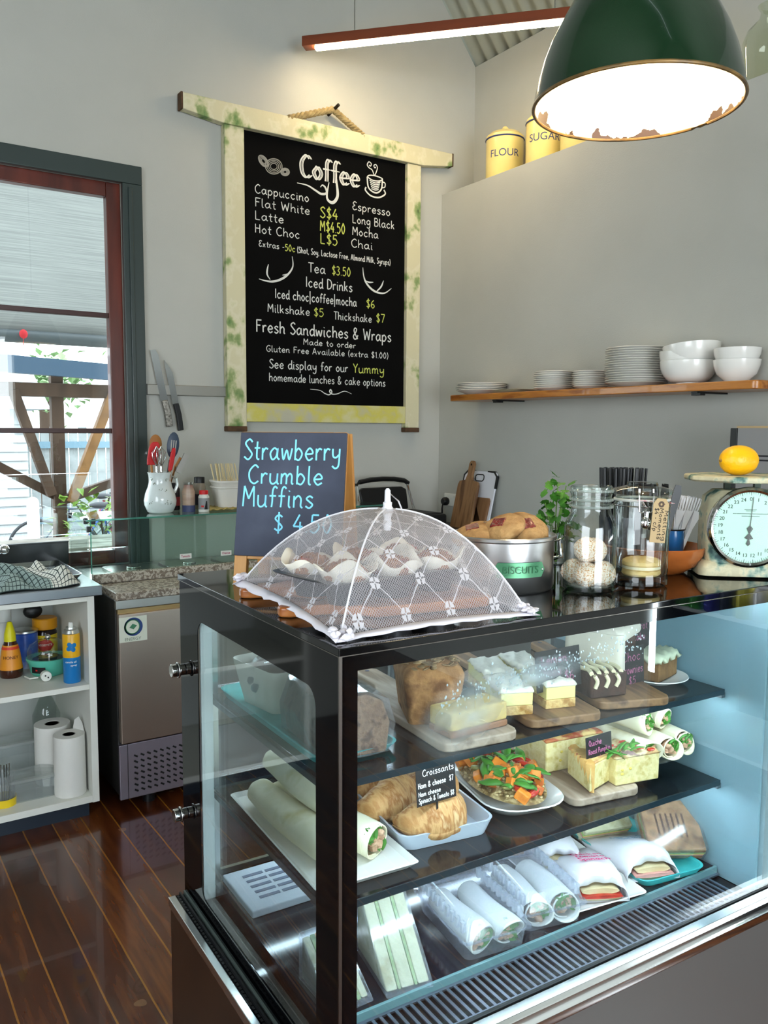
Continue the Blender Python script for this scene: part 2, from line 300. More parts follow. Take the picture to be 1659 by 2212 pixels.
def floor_mat():
    m = bpy.data.materials.new('polished_floorboards'); m.use_nodes = True; t = m.node_tree; b = t.nodes['Principled BSDF']; N = t.nodes.new; L = t.links.new
    tc = N('ShaderNodeTexCoord'); sp = N('ShaderNodeSeparateXYZ'); L(tc.outputs['Object'], sp.inputs[0])
    def mth(op, a, bb=None):
        n = N('ShaderNodeMath'); n.operation = op
        for i, q in enumerate((a, bb)):
            if q is None: continue
            if isinstance(q, (int, float)): n.inputs[i].default_value = q
            else: L(q, n.inputs[i])
        return n.outputs[0]
    wob = N('ShaderNodeTexNoise'); wob.inputs['Scale'].default_value = 6; L(tc.outputs['Object'], wob.inputs['Vector'])
    xx = mth('ADD', sp.outputs['X'], mth('MULTIPLY', mth('SUBTRACT', wob.outputs['Fac'], .5), .004))
    q = mth('DIVIDE', mth('SUBTRACT', xx, .338-.1043*200), .1043); fr = mth('FRACT', q); idx = mth('FLOOR', q)
    gap = mth('LESS_THAN', mth('MINIMUM', fr, mth('SUBTRACT', 1, fr)), .024)
    wn = N('ShaderNodeTexWhiteNoise'); wn.noise_dimensions = '1D'; L(idx, wn.inputs['W'])
    mp = N('ShaderNodeMapping'); mp.inputs['Scale'].default_value = (9, .9, 1); L(tc.outputs['Object'], mp.inputs[0])
    gr = N('ShaderNodeTexNoise'); gr.inputs['Scale'].default_value = 4; gr.inputs['Detail'].default_value = 7; L(mp.outputs[0], gr.inputs['Vector'])
    f = mth('ADD', mth('MULTIPLY', gr.outputs['Fac'], .75), mth('MULTIPLY', wn.outputs['Value'], .3))
    r = N('ShaderNodeValToRGB'); e = r.color_ramp.elements; e[0].position = .3; e[0].color = lin('#2c1308'); e[1].position = .8; e[1].color = lin('#6e3d1a')
    x = e.new(.55); x.color = lin('#4b230f'); L(f, r.inputs[0])
    kn = N('ShaderNodeTexNoise'); kn.inputs['Scale'].default_value = 9; kn.inputs['Detail'].default_value = 1; L(tc.outputs['Object'], kn.inputs['Vector'])
    spk = mth('GREATER_THAN', kn.outputs['Fac'], .74)
    m1 = N('ShaderNodeMix'); m1.data_type = 'RGBA'; L(gap, m1.inputs[0]); L(r.outputs[0], m1.inputs[6]); m1.inputs[7].default_value = lin('#8a5a1e')
    m2 = N('ShaderNodeMix'); m2.data_type = 'RGBA'; L(mth('MULTIPLY', spk, .6), m2.inputs[0]); L(m1.outputs[2], m2.inputs[6]); m2.inputs[7].default_value = lin('#7d5a3a')
    L(m2.outputs[2], b.inputs['Base Color']); b.inputs['Roughness'].default_value = .22; b.inputs['Coat Weight'].default_value = .3
    return m
XL, YF = -2.2, -3.5
struct(MB().box(XL-.15, 3.3, YF-.15, 4.0, -.1, 0).build('floor', floor_mat()))
def wall_xz(mb, poly, y0, y1): mb.loft([[(x, y0, z) for x, z in poly], [(x, y1, z) for x, z in poly]])
RX = (XU+XL)/2; SL = 1.215; EZ = 3.538; RZ = EZ+SL*(XU-RX)
WX0, WX1, WZ0, WZ1 = -.45, 1.15, .885, 2.583
b = MB()
wall_xz(b, [(XL, 0), (WX0, 0), (WX0, EZ+SL*(WX0-XL)), (XL, EZ)], YA, YA+.15)
wall_xz(b, [(WX0, 0), (WX1, 0), (WX1, WZ0), (WX0, WZ0)], YA, YA+.15)
wall_xz(b, [(WX0, WZ1), (WX1, WZ1), (WX1, EZ+SL*(XU-WX1)), (RX, RZ), (WX0, EZ+SL*(WX0-XL))], YA, YA+.15)
wall_xz(b, [(WX1, 0), (XU+.14, 0), (XU+.14, EZ), (XU, EZ), (WX1, EZ+SL*(XU-WX1))], YA, YA+.15)
struct(b.build('wall_back', M_WALL))
struct(MB().box(XB, XU+.14, YF, YA, 0, ZL).build('wall_right', M_WALL, bevel=.002))
struct(MB().box(XU, XU+.14, YF, YA, ZL, EZ).build('wall_right_upper', M_WALL))
b = MB().box(XL-.15, XL, YF, -1.7, 0, EZ).box(XL-.15, XL, .9, YA, 0, EZ).box(XL-.15, XL, -1.7, .9, 0, 1).box(XL-.15, XL, -1.7, .9, 2.8, EZ)  # unseen opening added behind the side fill light
struct(b.build('wall_left', M_WALL))
b = MB()
wall_xz(b, [(XL, 0), (-.8, 0), (-.8, 2.6), (2.0, 2.6), (2.0, 0), (XU+.14, 0), (XU, EZ), (RX, RZ), (XL, EZ)], YF-.15, YF)
struct(b.build('wall_front', M_WALL))
# corrugated ceiling, ribs running down the slope
def roof(xa, za, xb, zb, name):
    n = int((YA+.1-YF)/.0225); ys = [YF-.05+.0225*i for i in range(n+1)]; P = []
    L = math.hypot(xb-xa, zb-za); nx, nz = (za-zb)/L, (xb-xa)/L
    if nz < 0: nx, nz = -nx, -nz
    for X, Z in ((xa, za), (xb, zb)):
        P.append([(X+nx*h, y, Z+nz*h) for i, y in enumerate(ys) for h in [(0, .014, .026, .014)[i % 4]]])
    return MB().grid(P).build(name, M_CEIL, solid=.004)
struct(roof(XU+.06, EZ+.002-SL*.06, RX, RZ+.002, 'ceiling')); struct(roof(XL-.06, EZ-SL*.06, RX, RZ+.002, 'ceiling_left'))
# window_1 with dark outer trim, red sash, glazing bars and glass
w = thing('window_1', None, None, (0, 0, 0)); struct(w)
def wf(x0, x1, z0, z1, tk, yb, yf, name, m, bev=.004):
    b = MB(); b.box(x0, x0+tk, yf, yb, z0, z1).box(x1-tk, x1, yf, yb, z0, z1).box(x0+tk, x1-tk, yf, yb, z1-tk, z1).box(x0+tk, x1-tk, yf, yb, z0, z0+tk); return b.build(name, m, w, bevel=bev)
b = MB()
for X0, X1 in ((WX0-.085, WX0+.004), (WX1-.004, WX1+.085)): b.box(X0, X1, YA-.028, YA, .86, WZ1-.004)
b.box(WX0-.085, WX1+.085, YA-.028, YA, WZ1-.004, WZ1+.076)
b.box(WX1+.02, WX1+.04, YA-.036, YA-.0285, .86, WZ1-.02)
b.build('window_trim', M_TRIM, w, bevel=.006)
wf(WX0, WX1, WZ0, WZ1, .062, YA+.07, YA+.02, 'window_sash', M_SASH)
b = MB()
for z in (1.49, 2.005): b.box(WX0+.06, WX1-.06, YA+.03, YA+.06, z-.011, z+.011)
b.box(.34, .36, YA+.03, YA+.06, WZ0+.06, WZ1-.06).build('glazing_bars', mat('dark_red_timber', '#3a1a14', .4), w, bevel=.003)
MB().box(WX0+.06, WX1-.06, YA+.043, YA+.047, WZ0+.06, WZ1-.06).build('window_pane', M_GLASS, w)
MB().box(WX0, WX1+.02, YA-.06, YA+.02, WZ0-.03, WZ0).build('window_sill', M_WLAM, w, bevel=.004)
# ================================================================== OUTSIDE the window
struct(MB().box(-14, 16, 4.1, 34, -.35, -.25).build('ground_outside', mat('gravel', '#8d8a85', .9, var='#6f6d69', scale=30)))
t = thing('awning', 'pale grey woven shade awning hanging outside the window', 'awning', (0, 0, 0))
P = [[(x, 5.0+.0*i, z) for x in [-1.6+.2*k for k in range(24)]] for i, z in enumerate([2.03+.14*k for k in range(10)])]
MB().grid(P).build('shade_cloth', mat('shade_cloth', '#a9abab', .9, var='#8f9292', scale=6, stretch=(.3, 1, 30)), t, solid=.004)
MB().cyl((-1.7, 5, 2.0), (3.2, 5, 2.0), .035).build('roller_pole', mat('grey_pole', '#4f565a', .5), t)
MB().ball((.93, 4.955, 2.01), (.022, .012, .025)).tube([(.93, 4.95, 2.0), (.925, 4.945, 1.95)], .003).build('red_tie', mat('red_cloth', '#c8323a', .8), t)
MT = mat('weathered_timber', '#4e3a2c', .8, var='#3c2a1e', scale=12, stretch=(1, 1, .2))
MT2 = mat('fresh_timber', '#8a6236', .7, var='#74502a', scale=10)
t = thing('pergola', 'timber pergola corner outside the window with blue gutter and braces', 'pergola', (1.32, 6.0, -.25))
MB().box(-.04, .04, -.04, .04, .0, 2.1).build('post', MT, t, bevel=.005)
MB().box(-1.8, 1.6, -.07, .05, 1.96, 2.05).build('beam', MT, t, bevel=.005)
MB().loft([[(-1.9, -.14, 2.17), (-1.9, -.06, 2.17), (-1.9, -.06, 2.29), (-1.9, -.14, 2.29)], [(1.6, -.14, 2.03), (1.6, -.06, 2.03), (1.6, -.06, 2.13), (1.6, -.14, 2.13)]]).build('gutter', mat('blue_grey_gutter', '#3f566c', .4), t)
for p, q, m in (((.06, -.06, 1.25), (.36, -.06, 2.0), MT2), ((-.06, -.05, 1.3), (-.28, -.05, 2.0), MT), ((0, .03, 1.28), (-.8, .03, 1.75), MT), ((0, -.03, 1.26), (.8, -.03, 1.52), MT)):
    d = (Vector(q)-Vector(p)); a, c = frame_of(d)
    MB().loft([[tuple(Vector(e)+a*i*.035+c*j*.03) for i, j in ((-1, -1), (1, -1), (1, 1), (-1, 1))] for e in (p, q)]).build('brace', m, t, bevel=.003)
t = thing('timber_planter', 'low grey timber planter box outside beneath the window', 'planter', (.6, 5.2, -.25))
b = MB()
for k in range(14): b.box(-1.2+.16*k, -1.05+.16*k, 0, .03, 0, 1.0+.0*k)
b.build('side_boards', mat('silvered_timber', '#8c867c', .9, var='#6a645b', scale=9, stretch=(1, 1, .2)), t, bevel=.004)
b = MB()
for k in range(3): b.box(-1.25, 1.1, -.04+.2*k, .14+.2*k, 1.0, 1.04)
b.build('top_boards', MATS['silvered_timber'], t, bevel=.004)
MB().box(-1.2, 1.05, .04, .56, 0, .96).build('soil', mat('soil', '#4a3a2c', 1, var='#2e241b', scale=30), t)
# leafy shrub in the planter
t = thing('leafy_shrub', 'yellow-green leafy shrub growing by the pergola post', 'plant', (1.612, 5.98, .62))
MB().tube([(0, 0, 0), (-.02, .02, .25)], .012).tube([(0, 0, .05), (-.2, 0, .38)], .007).tube([(0, 0, .05), (.22, 0, .3)], .007).tube([(0, 0, .1), (.05, .05, .4)], .007).build('stems', MT, t)
b = MB(); rr = random.Random(3)
for k in range(150):
    c = V(rr.uniform(-.36, .36), rr.uniform(-.15, .15), rr.uniform(.12, .5)-abs(rr.uniform(-.1, .1))); M = Matrix.Translation(c) @ Matrix.Rotation(rr.uniform(0, 6.3), 4, 'Z') @ Matrix.Rotation(rr.uniform(-.8, .8), 4, 'X')
    b.add([(0, 0, 0), (.028, .035, .008), (0, .09, 0), (-.028, .035, .008)], [(0, 1, 2, 3)], M)
b.build('foliage', mat('light_leaves', '#7ea23c', .6, var='#64882c', scale=8), t, smooth=0)
MB().lathe([(.16, -.85), (.2, 0), (.185, 0), (.15, -.05)], 24).build('pot', mat('terracotta_pot', '#c7a58c', .8), t)
t = thing('garden_tree', 'distant rounded tree seen above the pergola gutter', 'tree', (3.43, 16.5, -.25))
t.scale = (1.27, 1.27, 1.2)
MB().cyl((0, 0, 0), (0, 0, 2.0), .12, .08).build('trunk', MT, t)
b = MB(); rr = random.Random(5)
for k in range(420):
    c = V(rr.gauss(0, .36), rr.gauss(0, .36), 2.15+rr.gauss(0, .2)); M = Matrix.Translation(c) @ Matrix.Rotation(rr.uniform(0, 6.3), 4, 'Z') @ Matrix.Rotation(rr.uniform(-1, 1), 4, 'X')
    b.add([(0, 0, 0), (.06, .07, .02), (0, .16, 0), (-.06, .07, .02)], [(0, 1, 2, 3)], M)
b.build('crown', mat('mid_leaves', '#7d9a6a', .7, var='#6a8a56', scale=3), t, smooth=0)
# neighbouring weatherboard house and pale paling fence
t = thing('weatherboard_house', 'white weatherboard house wall seen through the lower left pane', 'house', (0, 12, -.25))
b = MB()
for k in range(16): b.loft([[(-3, 0, .12*k), (-3, -.03, .12*k), (-3, 0, .12*k+.125)], [(2.25, 0, .12*k), (2.25, -.03, .12*k), (2.25, 0, .12*k+.125)]])
b.box(-3, 2.25, 0, 3, 0, 2.0).build('walls', mat('white_weatherboard', '#9a9fa2', .7), t, smooth=0)
MB().loft([[(-3.2, -.3, 2.0), (-3.2, 1.5, 2.9), (-3.2, 3.3, 2.0)], [(2.5, -.3, 2.0), (2.5, 1.5, 2.9), (2.5, 3.3, 2.0)]]).build('roof', mat('grey_roof', '#9aa4ab', .6), t, smooth=0)
t = thing('paling_fence', 'pale timber paling fence with blue rail behind the bicycles', 'fence', (2.3, 13.5, -.25))
b = MB()
for k in range(46): b.box(.14*k, .14*k+.125, 0, .02, 0, 1.75+.03*math.sin(k*2.1))
b.build('palings', mat('pale_palings', '#8d9292', .8, var='#7b8080', scale=5), t)
MB().box(0, 6.4, -.06, 0, 1.45, 1.55).box(0, 6.4, -.06, 0, .3, .4).build('rails', mat('pale_blue_rail', '#5f7a88', .7), t)
def bicycle(loc, rz, label, colr):
    t = thing('bicycle', label, 'bicycle', loc, rz, 'bicycles parked outside')
    M1 = mat('tyre_rubber', '#2a2c30', .8); M2 = mat(colr+'_bike_paint', {'blue': '#2c4f9c', 'grey': '#5b6470', 'red': '#8e3b44'}[colr], .35)
    for x in (-.52, .52):
        wv = MB().tube([(x+.33*math.cos(a*PI/14), 0, .34+.33*math.sin(a*PI/14)) for a in range(28)], .02, 6, True).build('wheel', M1, t)
        sp = MB()
        for a in range(12): sp.tube([(x, 0, .34), (x+.32*math.cos(a*PI/6), 0, .34+.32*math.sin(a*PI/6))], .003, 4)
        sp.build('spokes', M_ALU, wv)
    b = MB()
    for p, q in (((-.52, 0, .34), (-.05, 0, .3)), ((-.05, 0, .3), (-.2, 0, .85)), ((-.2, 0, .8), (.38, 0, .8)), ((-.05, 0, .3), (.38, 0, .75)), ((-.52, 0, .34), (-.2, 0, .8)), ((.52, 0, .34), (.36, 0, .95))): b.tube([p, q], .017, 8)
    b.build('bike_frame', M2, t)
    MB().tube([(.3, -.28, 1.0), (.4, -.2, .98), (.36, 0, .96), (.4, .2, .98), (.3, .28, 1.0)], .013).build('handlebar', M1, t)
    MB().ball((-.22, 0, .9), (.13, .07, .035)).build('saddle', M1, t)
    return t
bicycle((2.75, 9.6, -.25), .2, 'bicycle with a blue frame nearest the pergola post', 'blue')
bicycle((2.55, 10.3, -.25), -.3, 'grey bicycle parked behind the blue one outside', 'grey')
bicycle((3.1, 10.9, -.25), .4, 'reddish bicycle at the back of the parked bicycles', 'red')
tag(MB().cyl((0, 0, 0), (0, 0, 1.0), .06).ball((0, 0, 1.0), .06).build('bollard', mat('white_post', '#d5d8d8', .6), loc=(1.72, 9.0, -.25)), 'white bollard on the gravel outside the lower pane', 'bollard')
# ================================================================== LAMPS
M_ENAM = mat('green_enamel', '#12301a', .16, coat=.5, var='#0d2413', scale=3)
M_ENIN = mat('white_enamel', '#f6ead2', .35, var='#f3e4c6', scale=3)
PC = C_PEND = Vector((1.316, 1.123, 2.117))
t = thing('pendant_lamp', 'large dark green enamel dome pendant lamp with chipped rim', 'lamp', tuple(PC))
R = .193
prof = [(R, 0), (R*.992, .02), (R*.965, .045), (R*.915, .08), (R*.845, .115), (R*.76, .147), (R*.65, .187), (R*.53, .225), (R*.4, .26), (.05, .29), (.048, .36), (.03, .38), (.012, .385)]
MB().lathe(prof, 64, caps=False).build('dome_shade', M_ENAM, t, smooth=60)
pin = [(R-.0025, .0005)]+[(r-.004, z) for r, z in prof[1:10]]+[(.02, .283)]
lin_o = MB().lathe(pin, 64, caps=False)
m = mat('white_enamel_chipped', '#f6ead2', .35); n = m.node_tree; N = n.nodes.new; bs = n.nodes['Principled BSDF']
tc = N('ShaderNodeTexCoord'); sx = N('ShaderNodeSeparateXYZ'); n.links.new(tc.outputs['Object'], sx.inputs[0]); ns = N('ShaderNodeTexNoise'); ns.inputs['Scale'].default_value = 14; ns.inputs['Detail'].default_value = 5; n.links.new(tc.outputs['Object'], ns.inputs['Vector'])
def mt(op, a, c):
    q = N('ShaderNodeMath'); q.operation = op
    for i, k in enumerate((a, c)):
        if isinstance(k, (int, float)): q.inputs[i].default_value = k
        else: n.links.new(k, q.inputs[i])
    return q.outputs[0]
edge = mt('MULTIPLY', mt('LESS_THAN', sx.outputs['Z'], .028), mt('GREATER_THAN', mt('SUBTRACT', ns.outputs['Fac'], mt('MULTIPLY', sx.outputs['Z'], 7.0)), .50))
mx = N('ShaderNodeMix'); mx.data_type = 'RGBA'; n.links.new(edge, mx.inputs[0]); mx.inputs[6].default_value = lin('#f6ead2'); mx.inputs[7].default_value = lin('#2a1206'); n.links.new(mx.outputs[2], bs.inputs['Base Color'])
lin_o.build('shade_lining', m, t, smooth=60)
MB().tube([(R*math.cos(a*PI/32), R*math.sin(a*PI/32), 0) for a in range(64)], .0035, 8, True).build('rim', mat('rim_worn', '#4a3a24', .35, .3, var='#8a6a3a', scale=20), t)
MB().ball((-.088, .118, .082), (.01, .01, .012), 10, 8, jit=.2).build('rust_spot', mat('rust', '#4a2610', .8, var='#331807', scale=60), t)
MB().cyl((0, 0, .385), (0, 0, 3.4), .004).build('cord', M_BLACK, t)
bl = MB().lathe([(.004, -.075), (.03, -.06), (.036, -.03), (.03, 0), (.016, .03), (.014, .05)], 20).build('bulb', lamp('warm_bulb', (1, .86, .6), 6), t); bl.location = (0, 0, .20)
l = bpy.data.lights.new('pendant_bulb', 'POINT'); l.energy = 9; l.color = (1, .82, .56); l.shadow_soft_size = .04
lo = bpy.data.objects.new('pendant_bulb_light', l); COL.objects.link(lo); lo.parent = t; lo.location = (0, 0, .11)
# timber batten light
B0, B1 = Vector((1.985, 3.70, 3.3)), Vector((2.845, 2.77, 3.3)); d = (B1-B0); LB = d.length
t = thing('batten_light', 'long suspended red timber batten light with glowing warm strip', 'lamp', tuple(B0), math.atan2(d.y, d.x))
MB().box(0, LB+.2, -.03, .03, 0, .045).build('timber_batten', mat('red_timber', '#5e2a14', .45, var='#7c3a1c', scale=10, stretch=(.1, 1, 1)), t, bevel=.003)
MB().box(.06, LB+.17, -.014, .014, -.012, .002).build('light_strip', lamp('warm_led', (1, .80, .50), 80), t)
for x in (.25, LB-.1): MB().cyl((x, 0, .045), (x, 0, 1.2 if x < .5 else .66), .0025).build('suspension_wire', M_STEEL, t)
# ================================================================== LEDGE: canisters and glass jar
M_CREAM = mat('cream_enamel', '#e2cf85', .28, coat=.3, var='#d8c377', scale=5)
M_NAVY = mat('navy_print', '#39406e', .5)
def canister(word, y, r, h, label):
    t = thing('storage_canister', label, 'canister', (3.044, y, ZL), 0, 'enamel canisters on the wall ledge')
    MB().lathe([(r-.004, 0), (r, .004), (r, h-.03), (r-.003, h-.028)], 40).build('body', M_CREAM, t)
    MB().tube([(r*math.cos(a*PI/20)*1.01, r*math.sin(a*PI/20)*1.01, h-.03) for a in range(40)], .004, 6, True).build('blue_rim', M_NAVY, t)
    ld = MB().lathe([(r*1.0, h-.028), (r*1.0, h-.014), (r*.8, h+.004), (r*.3, h+.012), (.02, h+.014)], 40).build('lid', M_CREAM, t)
    MB().lathe([(.012, h+.012), (.018, h+.03), (.01, h+.04)], 16).build('lid_knob', M_CREAM, ld)
    if word: wrapped_text(word, .052, M_NAVY, t, r, h*.5, math.atan2(-y, -3.044)-.02)
canister('FLOUR', 3.46, .098, .235, 'cream enamel canister marked FLOUR on the wall ledge')
canister('SUGAR', 3.165, .092, .235, 'cream enamel canister marked SUGAR on the wall ledge')
canister('', 2.93, .09, .2, 'cream canister half hidden behind the pendant lamp rim')
t = thing('glass_demijohn', 'large clear glass jar on the ledge right of the lamp', 'jar', (3.044, 1.97, ZL))
MB().lathe([(.09, .0), (.1, .01), (.1, .16), (.085, .2), (.045, .24), (.038, .27), (.05, .29), (.04, .29), (.03, .27)], 36).build('jar_body', glass('bottle_glass', (.9, .93, .86)), t)
# ================================================================== MENU BOARD
yb = YA
M_FRAME = mat('flaking_cream_green_paint', '#cbc4a2', .7, var=['#d2ccb0', '#c6c29c', '#8c9a66', '#64824a', '#4a4632'], scale=9, detail=11, bump=.4, bscale=40, ramp=(.47, .72), stretch=(1, 1, .8))
M_FRAMEY = mat('flaking_yellow_paint', '#c9c490', .7, var=['#c6bd58', '#b3b09c'], scale=9, detail=8, bump=.3, bscale=40)
M_CHALKB = mat('blackboard_paint', '#050505', .9, spec=.1, var='#090909', scale=4)
M_CHALK = mat('white_chalk', '#d4d4d0', .95); M_CHALKY = mat('yellow_chalk', '#c6cc62', .95); M_CHALKC = mat('cyan_chalk', '#84d6ee', .95)
t = thing('menu_blackboard', 'tall coffee menu blackboard in a flaking cream and green timber frame', 'blackboard', (0, yb, 0))
BX0, BX1, BZ0, BZ1 = 1.445, 2.845, 1.487, 2.985
xl0, xl1, xr0, xr1 = 1.622, 1.722, 2.667, 2.756
def rail(y): return [(1.42, y, 3.012), (1.42, y, 2.94), (1.46, y, 2.935), (1.61, y, 2.916), (2.765, y, 2.922), (2.92, y, 2.945), (2.96, y, 2.952), (2.96, y, 3.018)]
MB().loft([rail(-.055), rail(-.01)]).build('top_rail', M_FRAME, t, bevel=.004)
MB().box(xl0, xl1, -.045, -.002, 1.515, 2.917).build('left_stile', M_FRAME, t, bevel=.004); MB().box(xr0, xr1, -.045, -.002, 1.515, 2.921).build('right_stile', M_FRAME, t, bevel=.004)
MB().box(xl1, xr0, -.04, -.002, 1.538, 1.63).build('bottom_rail', M_FRAMEY, t, bevel=.003)
M_OLD = mat('bare_old_timber', '#5a3f28', .8, var='#3f2c1b', scale=20)
for a, c in ((xl0-.003, xl1+.002), (xr0-.002, xr1+.003)): MB().box(a, c, -.047, -.002, 1.49, 1.5155).build('stile_foot', M_OLD, t, bevel=.004)
MB().box(1.411, 1.421, -.056, -.009, 2.938, 3.014).box(2.959, 2.968, -.056, -.009, 2.95, 3.02).build('rail_end', M_OLD, t, bevel=.003)
MB().box(xl1-.005, xr0+.005, -.02, -.008, 1.62, 2.925).build('board', M_CHALKB, t)
b = MB()
for a, e in (((1.95, -.04, 3.005), (2.206, -.045, 3.1)), ((2.206, -.045, 3.1), (2.39, -.04, 3.005))):
    a = V(*a); e = V(*e); dd = e-a; p, q = frame_of(dd)
    for s in range(3):
        b.tube([tuple(a+dd*k/24+(p*math.cos(k*.95+s*2.1)+q*math.sin(k*.95+s*2.1))*.009) for k in range(25)], .0095, 6)
b.build('rope_hanger', mat('hemp_rope', '#a8946a', .95, var='#8c7850', scale=40), t)
tag(MB().cyl((2.203, YA, 3.085), (2.215, YA-.085, 3.112), .008).build('wall_hook', mat('dark_iron', '#3a332c', .5, .8)), 'iron hook in the wall carrying the menu board rope', 'hook')
BOARD_LINES = [
('Cappuccino', 1.785, 2.635, 2.082, 2.637, 0.041, 0), ('Flat White', 1.784, 2.572, 2.087, 2.579, 0.041, 0), ('Latte', 1.783, 2.511, 1.941, 2.517, 0.041, 0), ('Hot Choc', 1.783, 2.449, 2.030, 2.453, 0.041, 0),
('S$4', 2.143, 2.570, 2.248, 2.576, 0.053, 1), ('M$4.50', 2.143, 2.504, 2.292, 2.515, 0.051, 1), ('L$5', 2.143, 2.442, 2.248, 2.446, 0.050, 1),
('Espresso', 2.334, 2.636, 2.573, 2.635, 0.042, 0), ('Long Black', 2.334, 2.570, 2.602, 2.576, 0.042, 0), ('Mocha', 2.334, 2.509, 2.497, 2.513, 0.042, 0), ('Chai', 2.328, 2.447, 2.462, 2.449, 0.042, 0),
('Extras -', 1.803, 2.386, 1.943, 2.384, 0.029, 0), ('50c', 1.945, 2.382, 2.003, 2.383, 0.031, 1), ('(Shot, Soy, Lactose Free, Almond Milk, Syrups)', 2.013, 2.381, 2.575, 2.381, 0.029, 0),
('Tea', 2.076, 2.293, 2.176, 2.291, 0.047, 0), ('$3.50', 2.212, 2.295, 2.326, 2.298, 0.043, 1), ('Iced Drinks', 2.061, 2.219, 2.337, 2.215, 0.050, 0),
('Iced choc|coffee|mocha', 1.889, 2.148, 2.364, 2.142, 0.045, 0), ('$6', 2.421, 2.146, 2.477, 2.147, 0.043, 1), ('Milkshake', 1.847, 2.077, 2.085, 2.075, 0.040, 0), ('$5', 2.105, 2.077, 2.166, 2.077, 0.040, 1),
('Thickshake', 2.224, 2.069, 2.458, 2.073, 0.040, 0), ('$7', 2.483, 2.075, 2.542, 2.074, 0.043, 1), ('Fresh Sandwiches & Wraps', 1.784, 1.977, 2.584, 1.976, 0.058, 0),
('Made to order', 2.045, 1.930, 2.359, 1.926, 0.030, 0), ('Gluten Free Available (extra $1.00)', 1.839, 1.884, 2.566, 1.886, 0.031, 0), ('See display for our', 1.854, 1.804, 2.311, 1.801, 0.044, 0),
('Yummy', 2.340, 1.802, 2.540, 1.803, 0.047, 1), ('homemade lunches & cake options', 1.853, 1.741, 2.547, 1.734, 0.040, 0)]
menu = t
YC = -.0212
for s, xa, za, xb, zb, h, y in BOARD_LINES:
    r = max(.0019, min(.0034, h*.055))
    hand(MB(), s, (xa, YC, za), (1, 0, 0), (0, 0, 1), xb-xa, h, r, (0, -1, 0), slope=zb-za).build('chalk_writing', M_CHALKY if y else M_CHALK, menu)
b = MB()
def chalk_line(pts, r, k=6): b.tube([(x, YC, z) for x, z in smooth_pts(pts, k)], r, 6, flat=((0, -1, 0), .12))
def taper(pts, r, k=8):
    P = smooth_pts(pts, k); n = len(P)
    b.tube([(x, YC, z) for x, z in P], [r*(.25+.75*math.sin(PI*i/(n-1))) for i in range(n)], 6, flat=((0, -1, 0), .12))
# large Coffee heading with double strokes and swash
for off, r in ((0, .0040), (.010, .0018), (.016, .0022)): 
    hand(b, 'Coffee', (2.026+off, YC, 2.752), (1, 0, 0), (0, 0, 1), .346, .108, r, (0, -1, 0), slope=.0)
taper([(2.014, 2.718), (2.072, 2.715), (2.12, 2.697), (2.151, 2.686), (2.182, 2.695), (2.175, 2.72), (2.158, 2.73), (2.146, 2.718)], .006)
taper([(2.196, 2.75), (2.184, 2.673), (2.217, 2.653), (2.246, 2.69), (2.24, 2.76), (2.236, 2.80)], .008)
b.build('coffee_heading', M_CHALK, menu)
b = MB()
for cx, cz, rx, rz, a in ((1.887, 2.775, .046, .035, .35), (1.832, 2.79, .03, .02, -.75), (1.948, 2.759, .024, .017, .3)):
    for q in (1, .8, .6, .4):
        chalk_line([(cx+rx*q*math.cos(k*PI/8)*math.cos(a)-rz*q*math.sin(k*PI/8)*math.sin(a), cz+rx*q*math.cos(k*PI/8)*math.sin(a)+rz*q*math.sin(k*PI/8)*math.cos(a)) for k in range(17)], .0026 if q > .9 else .0018, 2)
b.build('coffee_bean_drawing', mat('soft_chalk', '#8e8c86', .95), menu)
b = MB()
chalk_line([(2.425, 2.815), (2.432, 2.765), (2.46, 2.745), (2.49, 2.745), (2.515, 2.77), (2.52, 2.82)], .004)
chalk_line([(2.425, 2.815), (2.46, 2.803), (2.5, 2.806), (2.52, 2.82), (2.48, 2.828), (2.44, 2.825), (2.425, 2.815)], .003)
chalk_line([(2.52, 2.805), (2.537, 2.80), (2.535, 2.78), (2.517, 2.775)], .003)
chalk_line([(2.418, 2.762), (2.415, 2.745), (2.45, 2.722), (2.5, 2.722), (2.538, 2.745), (2.53, 2.765)], .004)
for k in range(5): chalk_line([(2.44+.003*k, 2.80-.01*k), (2.475, 2.792-.009*k), (2.508-.003*k, 2.802-.01*k)], .0026)
chalk_line([(2.468, 2.83), (2.455, 2.855), (2.437, 2.862), (2.425, 2.875), (2.435, 2.892), (2.45, 2.885), (2.445, 2.872), (2.436, 2.876)], .0026)
chalk_line([(2.472, 2.83), (2.482, 2.85), (2.488, 2.872), (2.478, 2.886), (2.466, 2.878), (2.472, 2.868), (2.478, 2.873)], .0026)
b.build('cup_drawing', M_CHALK, menu)
b = MB(); hl = M_CHALK
taper([(1.803, 2.231), (1.84, 2.225), (1.878, 2.226), (1.92, 2.24), (1.96, 2.268), (1.988, 2.31), (1.985, 2.359)], .0055)
taper([(1.864, 2.233), (1.848, 2.255), (1.848, 2.28), (1.855, 2.307)], .0045); taper([(1.93, 2.262), (1.96, 2.27), (1.982, 2.292)], .004)
b.build('antler_drawing', M_CHALK, menu); b = MB()
taper([(2.4, 2.35), (2.405, 2.31), (2.42, 2.275), (2.455, 2.244), (2.495, 2.23), (2.54, 2.232), (2.582, 2.26)], .0055)
taper([(2.415, 2.284), (2.44, 2.278), (2.466, 2.281)], .004); taper([(2.485, 2.234), (2.515, 2.262), (2.531, 2.296)], .0045)
b.build('antler_drawing', M_CHALK, menu); b = MB()
taper([(2.084, 1.707), (2.14, 1.703), (2.17, 1.688), (2.195, 1.682), (2.212, 1.695), (2.205, 1.708), (2.199, 1.698), (2.215, 1.686), (2.245, 1.688), (2.29, 1.703), (2.333, 1.69)], .0035)
